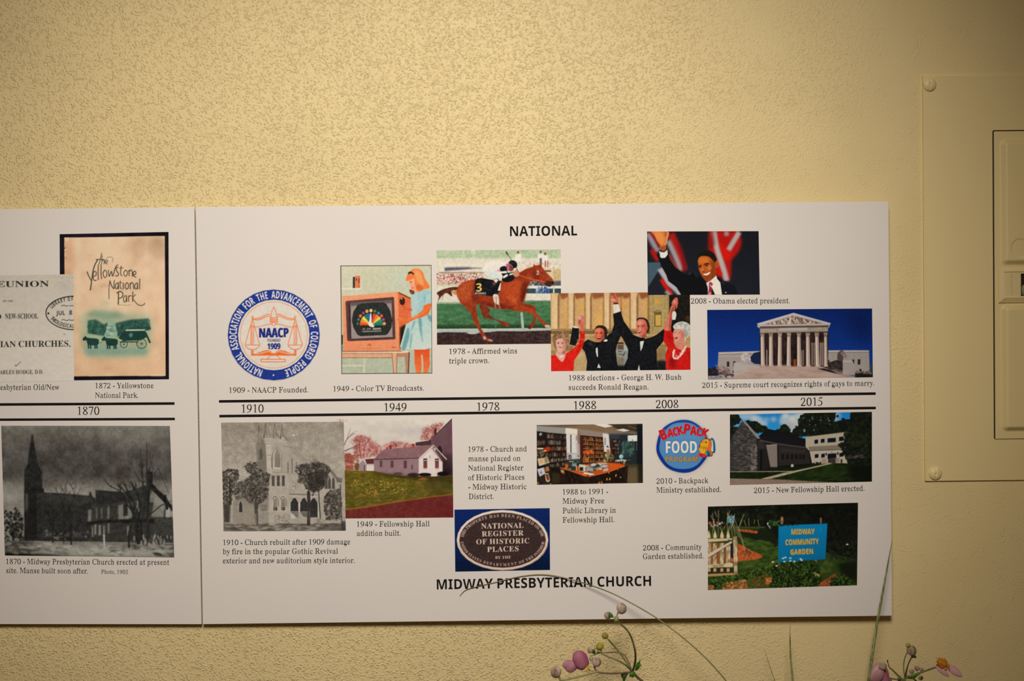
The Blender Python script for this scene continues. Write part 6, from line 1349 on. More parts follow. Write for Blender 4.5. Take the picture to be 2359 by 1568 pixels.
    crown([1990, 40, 2340, 30, 2340, 1000, 2000, 1000, 1950, 800, 1900, 720, 1900, 600, 1800, 560, 1900, 500, 1880, 400, 1990, 340], 420, (16, 40)); p.dabs([1800, 540, 1940, 480, 1940, 760, 1860, 740], 60, (10, 22), G, .9); p.dabs([1900, 420, 2300, 350, 2300, 650, 1950, 700], 60, (12, 30), ['2A3018', '242A16', '303618'], .5)
    p.dabs([1900, 740, 2200, 700, 2200, 760, 1900, 800], 14, (8, 18), ['5A5448', '3E3A30'], .7, 3, -10)
    # ground
    p.grad([40, 985, 700, 985, 900, 950, 1400, 880, 1700, 850, 1950, 860, 2340, 980, 2340, 1180, 40, 1130], '1D2811', '141B0C')
    p.dabs([700, 1100, 1100, 1000, 1600, 880, 1900, 880, 2300, 1100, 1500, 1150], 360, (10, 30), ['1F3010', '263814', '16200C', '2C3A18'], .4, 3, -8); p.dabs([50, 1000, 900, 1000, 600, 1090, 50, 1090], 160, (10, 24), ['1B260F', '233012', '131A0B'], .5, 3, 0); p.poly([480, 970, 820, 920, 1350, 890, 1100, 975, 500, 985], '182010', .9, bl=8)
    p.poly([1900, 900, 2340, 880, 2340, 1150, 2000, 1120], '0E110B', .8, bl=30)
    p.poly([40, 988, 1060, 980, 1060, 992, 40, 998], 'A09078'); p.poly([530, 1108, 900, 1010, 1300, 930, 1640, 850, 1690, 860, 1500, 905, 1200, 975, 690, 1108], 'A39378'); p.dabs([600, 1100, 1000, 1000, 1060, 1000, 700, 1100], 30, (6, 14), ['B8A68A', '8E7F68'], .4, 3, -12)
    p.poly([1020, 915, 1020, 880, 1040, 868, 1060, 880, 1062, 915], 'B8BAA0'); p.rect(1030, 890, 1050, 896, '7A7C6A')
    p.poly([40, 1100, 500, 1108, 900, 1120, 1400, 1150, 1900, 1170, 1900, 1210, 40, 1210], '857161'); p.noise(.04, 12, P=[40, 1100, 900, 1120, 1900, 1170, 1900, 1210, 40, 1210]); p.line([700, 1112, 1100, 1125, 1600, 1158], 9, '6A4A24', .6, bl=4)
    p.soften(.45); p.noise(.02, 6, mono=False)
    p.A = np.clip(p.A, 0, 1) ** 1.13


def paint_garden():
    p = printed('printed_photograph', [(1630.7, 1166.4), (1976.6, 1157.5), (1974.4, 1347.6), (1630.7, 1358.6)], (1624, 1152, 6.553), 'BCAC96', '12130D',
                'colour photograph of a blue garden sign and picket gate', 13)
    p.grad([40, 40, 2320, 40, 2320, 400, 40, 400], '0D0E09', '11130B')
    p.dabs([50, 100, 1100, 60, 1100, 380, 50, 380], 300, (14, 34), ['151A0F', '0B0C07', '1E2414', '11140B'], .6); p.dabs([1100, 60, 2300, 50, 2300, 1200, 1850, 1250, 1850, 360, 1100, 360], 260, (16, 40), ['090A06', '0F110A', '161810', '0B0C08'], .6)
    p.grad([40, 390, 900, 395, 1100, 600, 2300, 900, 2300, 1330, 40, 1350], '222D10', '2C3E14')
    p.poly([560, 430, 1000, 420, 1110, 600, 1110, 820, 800, 640, 540, 520], '15190E', .9, bl=20)
    p.dabs([500, 900, 1100, 700, 1100, 1000, 1000, 1100, 560, 1160, 500, 1100], 420, (8, 26), ['3A4C18', '2C3C14', '4A5A1E', '20300D'], .5, 3, -15); p.dabs([520, 560, 1000, 640, 1050, 740, 760, 780], 120, (8, 22), ['33461A', '42561E', '243410'], .5, 3, 10); p.dabs([1840, 880, 1960, 860, 1900, 1060, 1700, 1120], 80, (8, 20), ['3A4A1A', '2A3814', '4A5420'], .5, 2)
    p.poly([500, 430, 640, 440, 800, 470, 790, 500, 620, 480, 510, 460], '9A4A22', bl=3); p.dabs([500, 430, 800, 470, 790, 510, 510, 460], 40, (6, 14), ['B45A2A', '7A3A1A'], .7); p.line([480, 402, 900, 408], 10, '5A5A44', .8); p.rect(520, 405, 820, 440, '2F3C16', .8, 6)
    p.poly([380, 860, 420, 720, 500, 660, 620, 710, 700, 760, 800, 800, 870, 850, 780, 890, 600, 910, 400, 930], 'A84E26', sm=1, bl=3); p.dabs([420, 720, 520, 670, 700, 760, 860, 850, 600, 900, 420, 910], 160, (6, 18), ['C0622E', '8A3C1A', 'B4562A', '6A3418'], .6); p.dabs([620, 740, 740, 800, 680, 860, 600, 820], 30, (8, 16), ['4A3A1A', '5A4A20'], .7)
    p.dabs([50, 330, 300, 330, 300, 400, 50, 400], 30, (6, 16), ['9A5A40', 'B8B0A4', '3A5A2A', '8A7A6A', '6A3A2A'], .7); p.ell(75, 345, 20, 22, 'A84A34'); p.ell(225, 355, 12, 16, 'C8C4BC'); p.ell(948, 352, 10, 18, 'C8C8C0'); p.dabs([960, 380, 1000, 400, 990, 440], 6, (4, 8), ['8A9A8A'], .8, 3, 40); p.dabs([980, 310, 1120, 310, 1120, 380, 980, 380], 40, (8, 18), ['2A4A1E', '345A24', '1E3616'], .8)
    p.rect(345, 240, 440, 340, '4A94A4', .9, 2); p.dabs([345, 240, 440, 240, 430, 330, 345, 330], 16, (8, 14), ['8AC0C8', '2A5A6A', 'A8C8C4'], .8, 2, 70); p.rect(345, 335, 375, 380, '1E2430', .9, 3)
    K = 'A89468'
    for a in ([205, 150, 200, 560], [150, 170, 180, 250], [85, 220, 130, 320, 150, 470], [110, 190, 135, 330, 105, 570], [140, 280, 130, 460], [345, 180, 330, 360, 260, 450], [375, 155, 340, 290, 345, 500], [450, 200, 430, 330, 350, 490], [400, 210, 420, 380, 520, 560], [420, 320, 500, 470, 560, 620, 640, 880], [440, 270, 540, 520, 600, 720], [590, 210, 540, 320, 505, 430], [560, 290, 530, 390], [590, 300, 620, 390], [755, 290, 740, 360], [800, 290, 815, 390], [660, 270, 665, 380], [225, 400, 300, 560], [390, 330, 420, 560], [415, 330, 460, 540], [380, 380, 330, 500], [335, 190, 420, 400]):
        p.line(a, 8, K, .85, w2=6)
    W, D = 'B59F74', '7A6440'
    for x in (58, 152, 255, 350):
        p.poly([x - 26, 572, x - 22, 510, x, 450, x + 22, 510, x + 28, 572], W); p.poly([x - 26, 530, x - 12, 522, x + 12, 522, x + 26, 540, x + 10, 555, x - 12, 555], 'CDB88C', .7)
    p.rect(45, 640, 410, 980, '9A5A34', .5, 4); p.rect(390, 640, 430, 870, '1A1C20')
    for x in (62, 152, 255, 350):
        p.poly([x - 28, 650, x + 26, 640, x + 24, 960, x - 28, 966], W); p.dabs([x - 26, 660, x + 24, 650, x + 22, 950, x - 26, 950], 26, (5, 13), [D, 'CDBA90', '5A4428', '9A8458'], .7, 4, 90)
    p.rect(96, 700, 122, 960, '8A4A28', .9); p.rect(190, 690, 222, 960, '8A4A28', .9); p.rect(290, 760, 318, 950, '7A4628', .9)
    p.poly([45, 580, 412, 572, 412, 605, 45, 632], W); p.line([45, 640, 412, 612], 10, '3A2E20', .8); p.poly([45, 812, 400, 612, 412, 640, 45, 872], 'B8A68C'); p.line([45, 876, 412, 644], 10, '4A3A28', .8); p.rect(350, 595, 415, 612, '2A2C38', .8)
    p.poly([45, 970, 420, 948, 424, 1000, 45, 1024], W); p.rect(45, 1016, 430, 1112, '23281A')
    for x in (62, 150, 255, 350): p.rect(x - 22, 1026, x + 22, 1078, 'B28A54', bl=2)
    p.poly([45, 1112, 424, 1094, 440, 1130, 45, 1150], 'A07C4C'); p.dabs([45, 960, 424, 950, 424, 1000, 45, 1020], 30, (5, 12), [D, 'CDBA90'], .6, 4, 0)
    p.poly([424, 560, 480, 540, 492, 960, 490, 1130, 440, 1130, 436, 960], 'B29C74'); p.rect(425, 545, 475, 600, '8A6440', .8, 4); p.rect(440, 930, 490, 985, '6A4A2C', .7, 6); p.line([486, 560, 494, 1120], 8, '3A2C1C', .8); p.dabs([430, 600, 485, 600, 488, 930, 438, 930], 30, (5, 12), ['CDBA90', '8A7450'], .6, 5, 90); p.rect(440, 1070, 495, 1130, '7A5030', .7, 8)
    # posts and sign
    p.rect(1142, 245, 1182, 360, '7A5A3C', bl=2); p.dabs([1145, 250, 1180, 250, 1180, 350, 1145, 350], 14, (6, 12), ['A07C58', '3A2A1C'], .8); p.rect(1735, 262, 1765, 350, '6A5440', bl=3)
    p.rect(1115, 930, 1152, 1080, '6A5438', bl=3); p.rect(1655, 890, 1690, 1080, '6E5C44', bl=3); p.dabs([1650, 930, 1690, 930, 1690, 1080, 1650, 1080], 14, (6, 12), ['B09878', '2A2218'], .8)
    p.poly([1112, 378, 1848, 348, 1818, 890, 1102, 938], '06506E', bl=1); p.grad([1112, 384, 1848, 352, 1818, 884, 1106, 930], '08709A', '066084'); p.dabs([1130, 365, 1400, 355, 1400, 385, 1130, 392], 24, (5, 12), ['15201A', '1E2A20'], .9); p.line([1750, 400, 1745, 480], 6, '5AA8C8', .6)
    for t, x0, y0, x1, y1, h in (('MIDWAY', 1306, 516, 1655, 508, 82), ('COMMUNITY', 1216, 676, 1718, 658, 84), ('GARDEN', 1292, 822, 1632, 806, 80)):
        p.text(t, 's', x0 + 7, y0 + 6, x1 + 7, y1 + 6, h, '3A4434'); p.text(t, 's', x0, y0, x1, y1, h, 'C8A24A'); p.text(t, 's', x0 + 5, y0 + 3, x1 + 5, y1 + 3, h - 10, 'D8962A', a=.6)
    # plants
    GG = ['22340F', '2F4616', '151F0A', '42581C', '0F1807', '566C28', '0B1105', '0B1105']
    p.poly([950, 1120, 1060, 980, 1300, 940, 1640, 920, 1720, 1060, 1720, 1310, 960, 1330], '1A2A10', .95, sm=1, bl=10)
    p.dabs([960, 1100, 1080, 960, 1400, 930, 1660, 930, 1720, 1100, 1700, 1310, 980, 1320], 1500, (4, 12), GG, .75, 2.2); p.dabs([50, 1160, 500, 1130, 960, 1000, 980, 1180, 640, 1200, 50, 1340], 800, (4, 11), GG + ['4A6A24'], .65, 2.4)
    p.dabs([260, 1260, 620, 1200, 640, 1330, 260, 1340], 160, (8, 22), ['8A5428', 'A86A34', '5A3A1A', '6A4A20', 'B4783C'], .7); p.dabs([640, 1180, 960, 1120, 980, 1320, 640, 1330], 200, (8, 18), ['5A4A1C', '7A4A20', '2E421A', '3A4E1C', '6A3A18'], .6); p.dabs([920, 1180, 1010, 1170, 1010, 1250, 930, 1260], 24, (10, 20), ['B0582C', 'C4693A'], .8); p.dabs([50, 1290, 130, 1290, 130, 1345, 50, 1345], 20, (10, 20), ['A86A34', '7A4A24'], .8)
    p.dabs([1720, 1270, 1860, 1180, 1960, 1110, 1980, 1160, 1900, 1200, 1900, 1300, 1720, 1310], 90, (10, 22), ['A0482A', 'B4562E', '7A3A1E', '5A3A18'], .75); p.dabs([1880, 1200, 2050, 1110, 2180, 1150, 2260, 1280, 1900, 1300], 360, (4, 13), GG, .75, 2.2); p.poly([2000, 960, 2300, 900, 2300, 1280, 2220, 1200, 2050, 1100], '0F110B', .85, bl=24)
    p.dabs([1840, 640, 2280, 600, 2280, 900, 1900, 900], 120, (8, 26), ['1C2212', '232818', '14170D'], .6)
    for x, y in ((1180, 875), (1215, 862), (1290, 872), (1290, 915), (1350, 922), (1445, 885), (1460, 905), (1200, 925), (1025, 930), (1082, 988), (2148, 665)): p.ell(x, y, 20, 11, 'CFCCC4', .9, bl=3)
    p.dabs([1650, 1100, 1730, 1110, 1720, 1150, 1660, 1140], 8, (8, 14), ['B49A5A'], .8)
    p.soften(.5); p.noise(.03, 6, mono=False)


def paint_backpack():
    p = printed('printed_logo', [(1504, 962), (1656, 961), (1656, 1094), (1504, 1095)], (1500, 960, 11.61), 'CFC2AE', 'CFC2AE',
                'round blue logo with red lettering and orange backpack', 14)
    base = p.A.copy()
    p.ell(860, 800, 730, 712, '8E8272', .55, bl=26)
    t = np.linspace(0, 2 * np.pi, 80)
    p.poly(np.c_[845 + (705 + 10 * np.sin(7 * t)) * np.cos(t), 785 + (710 + 8 * np.cos(5 * t)) * np.sin(t)].ravel(), '10307E')
    p.poly(np.c_[850 + (628 + 10 * np.sin(9 * t)) * np.cos(t), 770 + (630 + 9 * np.cos(6 * t)) * np.sin(t)].ravel(), '4C7FA8')
    p.ell(860, 520, 520, 360, '5C8FB6', .5, bl=120); p.ell(760, 640, 480, 40, '3E6C98', .3, bl=30)
    for dx, dy, c, g in ((14, 18, '20304A', 0), (0, 0, 'E0605A', 1), (0, 0, 'B8151A', 0)):
        for ch, x, y, h, rot, ws in (('B', 318, 470, 260, -22, .8), ('A', 510, 422, 210, -8, .75), ('C', 640, 388, 215, -6, .72), ('K', 770, 362, 215, -12, .8), ('P', 955, 318, 262, 8, .85), ('A', 1132, 362, 228, 4, .75), ('C', 1286, 396, 220, 10, .75), ('K', 1432, 412, 205, 20, .85)):
            ad, loops = GLYPH['s' + ch]
            k = h / .714
            r = math.radians(rot)
            for q in loops[:1] if g else [None]:
                pass
            P = []
            for q in loops:
                u = (q - (ad / 2, .357)) * (k * ws, -k)
                P.append(np.c_[x + dx + u[:, 0] * math.cos(r) - u[:, 1] * math.sin(r), y + dy + u[:, 0] * math.sin(r) + u[:, 1] * math.cos(r)])
            if g:
                for ox, oy in ((-11, 0), (11, 0), (0, -11), (0, 11), (8, 8), (-8, 8), (8, -8), (-8, -8)):
                    p.put([q + (ox, oy) for q in P], c)
            else:
                if c == 'B8151A':
                    for ox in (-4, 4): p.put([q + (ox, 0) for q in P], c)
                p.put(P, c)
    for o in ((-12, 0), (12, 0), (0, -12), (0, 12), (10, 12)): p.text('FOOD', 's', 392 + o[0], 968 + o[1], 1228 + o[0], 962 + o[1], 318, '2E5480')
    p.text('FOOD', 's', 392, 968, 1228, 962, 318, 'E4E2DE'); p.text('FOOD', 's', 400, 966, 1220, 960, 312, 'E4E2DE')
    for o in ((8, 8), (-5, 0), (0, -5), (5, 0)): p.text('PROGRAM', 's', 380 + o[0], 1198 + o[1], 1244 + o[0], 1192 + o[1], 136, '4A4A34', track=.06)
    p.text('PROGRAM', 's', 382, 1196, 1240, 1190, 132, 'C08A32', track=.06)
    p.line([1590, 600, 1640, 590, 1680, 680, 1695, 820, 1690, 930, 1640, 950], 50, '1E4F78', sm=1); p.line([1600, 610, 1640, 620, 1660, 720, 1665, 900], 16, '4A8AB0', sm=1)
    p.poly([1270, 830, 1300, 720, 1340, 640, 1420, 590, 1520, 580, 1600, 620, 1620, 740, 1600, 880, 1640, 950, 1640, 1040, 1560, 1060, 1440, 1030, 1350, 1000, 1290, 900], '5A2C12', sm=1)
    p.poly([1310, 770, 1330, 680, 1410, 605, 1510, 595, 1550, 640, 1530, 760, 1510, 830, 1450, 800, 1320, 790], 'E09A1E', sm=1)
    p.poly([1550, 640, 1600, 640, 1610, 760, 1590, 880, 1630, 950, 1620, 1030, 1540, 1020, 1510, 900, 1530, 760], 'D8661C', sm=1)
    p.poly([1280, 840, 1320, 800, 1450, 810, 1470, 830, 1440, 960, 1400, 1000, 1340, 980, 1290, 900], 'E2A024', sm=1); p.poly([1440, 820, 1510, 830, 1500, 940, 1440, 950], 'D07A1E')
    p.line([1330, 680, 1400, 665, 1490, 668], 10, '5A2C12'); p.line([1290, 835, 1360, 825, 1450, 835], 12, '7A3A14'); p.poly([1455, 655, 1490, 680, 1480, 710, 1455, 690], '3A1C0C'); p.line([1385, 870, 1400, 850], 14, '5A2C12')
    p.poly([1240, 930, 1290, 890, 1310, 920, 1280, 960], '2A8A6A', sm=1); p.ell(1280, 1020, 56, 46, 'C8483A', bl=3); p.poly([1290, 980, 1400, 985, 1480, 1030, 1470, 1070, 1340, 1075], 'A8202A', sm=1); p.ell(1410, 1040, 50, 36, 'D42A2A'); p.ell(1520, 960, 60, 56, '1E568A'); p.ell(1540, 1020, 50, 46, '1C4A6E'); p.poly([1430, 980, 1470, 930, 1500, 980, 1460, 1010], '3A9A40', sm=1); p.ell(1480, 1010, 20, 16, 'D8A83A', .8)
    p.soften(.35)
    d = np.abs(p.A - base).max(2)
    p.keep = blur(d, 1.2) > .004


def paint_court():
    p = printed('printed_photograph', [(1629, 713.5), (2009, 710.3), (2010.9, 868.6), (1630.9, 873.9)], (1580, 670, 4.718), 'C4B6A3', '0F2660',
                'colour photograph of a white columned courthouse under blue sky', 15)
    p.grad([230, 190, 2040, 190, 2040, 850, 230, 850], '081D52', '0D367E'); p.poly([1700, 190, 2040, 190, 2040, 600, 1800, 500], '07153E', .7, bl=80); p.ell(1140, 380, 260, 140, '0A2256', .4, bl=60)
    S, D = '9C8F84', '2A1C1A'
    p.poly([355, 665, 800, 652, 820, 660, 820, 830, 700, 900, 340, 930], '8E8378'); p.poly([355, 668, 800, 654, 800, 672, 355, 690], 'A89C90'); p.line([355, 690, 720, 678], 6, '5A5048', .8)
    p.rect(355, 700, 720, 716, '9A8E84', .8); p.poly([1540, 645, 1990, 645, 2000, 930, 1860, 920, 1540, 800], '91867A'); p.poly([1540, 645, 1990, 645, 1990, 662, 1540, 665], 'A89C90'); p.line([1540, 668, 1990, 666], 6, '5A5048', .8)
    for x in (1600, 1660, 1760, 1830, 1905, 1960): p.line([x, 690, x, 800], 4, '786E64', .7)
    for a in ((446, 766, 472, 822), (514, 764, 540, 820), (1805, 745, 1830, 802), (1868, 742, 1896, 800), (440, 868, 460, 895), (508, 868, 520, 890), (1826, 848, 1838, 870), (1886, 846, 1908, 872), (1548, 748, 1560, 776)): p.rect(*a, c='241C1C')
    p.poly([700, 720, 740, 672, 810, 656, 826, 800, 740, 790, 705, 760], '152038', sm=0)
    p.poly([600, 740, 610, 690, 650, 670, 680, 680, 700, 720, 700, 760, 620, 760], 'ADA196', sm=1); p.dabs([605, 690, 690, 680, 690, 760, 610, 760], 26, (5, 10), ['C0B4A8', '7A6E66', '968A80'], .7)
    p.poly([520, 780, 640, 770, 830, 826, 830, 850, 520, 940], 'A0948A'); p.poly([560, 780, 680, 782, 830, 826], '8A7E76', .6)
    p.poly([1490, 830, 1540, 780, 1640, 750, 1710, 752, 1710, 915, 1600, 880, 1500, 850], '2A2420'); p.dabs([1500, 800, 1700, 760, 1700, 890, 1520, 850], 50, (8, 18), ['3A302A', '201A1A', '463A34'], .6)
    p.poly([1650, 750, 1650, 680, 1690, 645, 1720, 660, 1745, 720, 1710, 740, 1700, 760], '4A3E38', sm=1); p.dabs([1680, 650, 1720, 655, 1745, 720, 1710, 740], 16, (5, 10), ['8A7E74', 'A8988C'], .8)
    p.poly([1705, 762, 1810, 760, 1850, 830, 1850, 915, 1705, 915], '94887E'); p.rect(1705, 755, 1812, 772, 'A89C90')
    # portico
    p.poly([800, 440, 1550, 440, 1545, 830, 810, 830], D)
    p.dabs([860, 500, 1530, 500, 1530, 810, 860, 810], 60, (8, 20), ['1E1416', '3A2622', '141014'], .7, 2, 90); p.rect(1172, 740, 1196, 815, '8A3A14', bl=2); p.rect(1165, 680, 1205, 740, '14100F', .9, 2)
    for x, w in ((1260, 10), (1278, 8), (880, 12), (1372, 12), (1395, 12), (1466, 16), (1488, 14)): p.poly([x - w / 2, 640 if x < 1300 else 560, x + w / 2, 640 if x < 1300 else 560, x + w / 2, 812, x - w / 2, 812], '9A8474', .85)
    cols = [(832, 838), (924, 926), (1022, 1020), (1120, 1118), (1228, 1232), (1325, 1330), (1424, 1432), (1518, 1522)]
    for i, (xt, xb) in enumerate(cols):
        w = 17 if i < 7 else 13
        p.poly([xt - w, 495, xt + w, 495, xb + w + 4, 810, xb - w - 4, 810], 'B9A48E'); p.poly([xt + w * .1, 495, xt + w, 495, xb + w + 4, 810, xb + w * .2, 810], '8E7A6A', .7, bl=3); p.poly([xt - w, 495, xt - w * .5, 495, xb - w * .5, 810, xb - w - 4, 810], 'CDBAA4', .7, bl=2)
        p.poly([xt - w - 8, 452, xt + w + 8, 452, xt + w, 498, xt - w, 498], '84735F'); p.dabs([xt - w - 4, 456, xt + w + 4, 456, xt + w, 496, xt - w, 496], 12, (3, 6), ['A89684', '5A4A40'], .8)
        p.poly([xb - w - 12, 822, xb - w - 6, 806, xb + w + 6, 806, xb + w + 12, 822], 'B4A18E')
    p.poly([770, 378, 1170, 238, 1575, 352, 1565, 372, 1555, 400, 800, 405, 785, 395], 'A09488'); p.poly([770, 355, 1168, 238, 1575, 350, 1560, 362, 1168, 262, 790, 372], 'B0A69A'); p.poly([860, 366, 1168, 268, 1480, 352, 1430, 362], '6A5448'); p.dabs([900, 360, 1168, 278, 1440, 350], 240, (4, 8), ['B4A08C', '8A7464', '4A3A34', 'C8B49E'], .85, 1.8, 90)
    p.poly([785, 368, 1560, 352, 1560, 372, 785, 384], 'A89A8C'); p.poly([800, 385, 1555, 372, 1550, 395, 805, 408], '4E4038'); p.poly([806, 408, 1545, 394, 1545, 440, 806, 460], '94836F'); p.dabs([820, 410, 1010, 406, 1010, 440, 820, 445], 50, (3, 6), ['6A5A4C', 'A8967F'], .7); p.poly([1015, 403, 1320, 398, 1320, 424, 1015, 428], 'A2988C'); p.dabs([1330, 400, 1540, 396, 1540, 432, 1330, 436], 50, (3, 6), ['6A5A4C', 'A8967F'], .7); p.line([806, 458, 1545, 440], 7, '5A4A3E')
    # steps
    p.poly([830, 822, 1480, 820, 1600, 880, 1860, 940, 1860, 965, 240, 965, 500, 930, 700, 870], '9C8272'); p.poly([830, 822, 1430, 822, 1430, 850, 760, 860], 'A88E7C', .8, bl=5); p.dabs([500, 930, 840, 830, 1420, 830, 1800, 940], 120, (10, 30), ['A68C7A', '917868', 'AE9684'], .3, 5, 0)
    p.poly([1430, 845, 1500, 840, 1700, 905, 1700, 915, 1560, 880], '1E1818'); p.poly([1600, 880, 1710, 905, 1860, 930, 1860, 955, 1700, 920], '8C7A6C')
    p.dabs([240, 840, 330, 830, 370, 900, 240, 920], 90, (5, 14), ['16161A', '241E1E', '2E2624'], .9); p.dabs([340, 820, 420, 810, 510, 900, 380, 930], 90, (3, 9), ['6A4A44', '9A847A', '2E2422', '8A6A60'], .7, 3, 40); p.rect(238, 900, 380, 920, '1C1816', .9, 4); p.poly([238, 922, 520, 920, 520, 960, 238, 962], '8A7E74', .8)
    p.dabs([380, 910, 510, 905, 500, 935, 380, 940], 30, (4, 9), ['2A2422', 'A89C92'], .8, 3, 0); p.dabs([250, 925, 450, 935, 440, 955, 250, 955], 26, (4, 8), ['B0A498', '6A6058'], .6)
    p.rect(1840, 885, 2040, 945, '1C1816', bl=3); p.dabs([1840, 870, 2030, 870, 2030, 900, 1840, 900], 36, (4, 9), ['5A4A40', '2A2422', '7A6A5C'], .8, 2, 0); p.rect(2000, 780, 2035, 880, '3A3438', .8, 5)
    p.soften(.45); p.noise(.03, 5, mono=False)


def paint_plaque():
    p = printed('printed_photograph', [(1046.8, 1173.4), (1266.3, 1170), (1267.1, 1312.3), (1048.8, 1316.3)], (1030, 940, 3.564), 'D2C6B5', '14306A',
                'photograph of an oval bronze plaque on blue', 16)
    p.grad([50, 810, 860, 810, 860, 1350, 50, 1350], '0E255C', '091C42', t0=830, t1=1330); p.poly([60, 1250, 850, 1240, 850, 1340, 60, 1345], '0A1628', .7, bl=30)
    cx, cy = 455, 1082
    p.ell(cx, cy, 379, 250, '4A3A34', .6, bl=4); p.ell(cx, cy, 376, 247, 'D8C6B4'); p.ell(cx + 3, cy + 30, 366, 214, 'C89A78', .5); p.ell(cx, cy - 4, 366, 240, 'E4D6C6', .6); p.ell(cx, cy, 356, 228, '5A3A30'); p.ell(cx, cy + 1, 350, 222, '3B2B28')
    p.noise(.05, 4, P=np.c_[cx + 345 * np.cos(np.linspace(0, 6.28, 40)), cy + 218 * np.sin(np.linspace(0, 6.28, 40))].ravel())
    C = 'DDBFA8'
    for o, c in (((3, 3), '1C1210'), ((0, 0), C)):
        x, y = o
        p.text('NATIONAL', 'b', 280 + x, 988 + y, 628 + x, 982 + y, 42, c, track=.03); p.text('REGISTER', 'b', 286 + x, 1052 + y, 628 + x, 1044 + y, 42, c, track=.05); p.text('OF HISTORIC', 'b', 240 + x, 1117 + y, 676 + x, 1108 + y, 42, c, track=.04); p.text('PLACES', 'b', 330 + x, 1180 + y, 588 + x, 1173 + y, 42, c, track=.05); p.text('BY THE', 'b', 396 + x, 1236 + y, 524 + x, 1233 + y, 22, c, track=.06)
    p.arc('THIS PROPERTY HAS BEEN PLACED ON THE', 'b', cx, cy, 322, 190, 187, 352, 24, 'C8A898', xs=.92, track=.05)
    p.arc('UNITED STATES DEPARTMENT OF THE INTERIOR', 'b', cx, cy, 345, 213, 176, 4, 22, 'C8A898', xs=.92, track=.04)
    p.soften(.3); p.noise(.02, 6)


def paint_all():
    for f in (paint_titlepage, paint_book, paint_manse, paint_seal, paint_tv, paint_horse, paint_dais, paint_speaker, paint_court, paint_hall, paint_gothic, paint_plaque, paint_library, paint_backpack, paint_newhall, paint_garden):
        f()


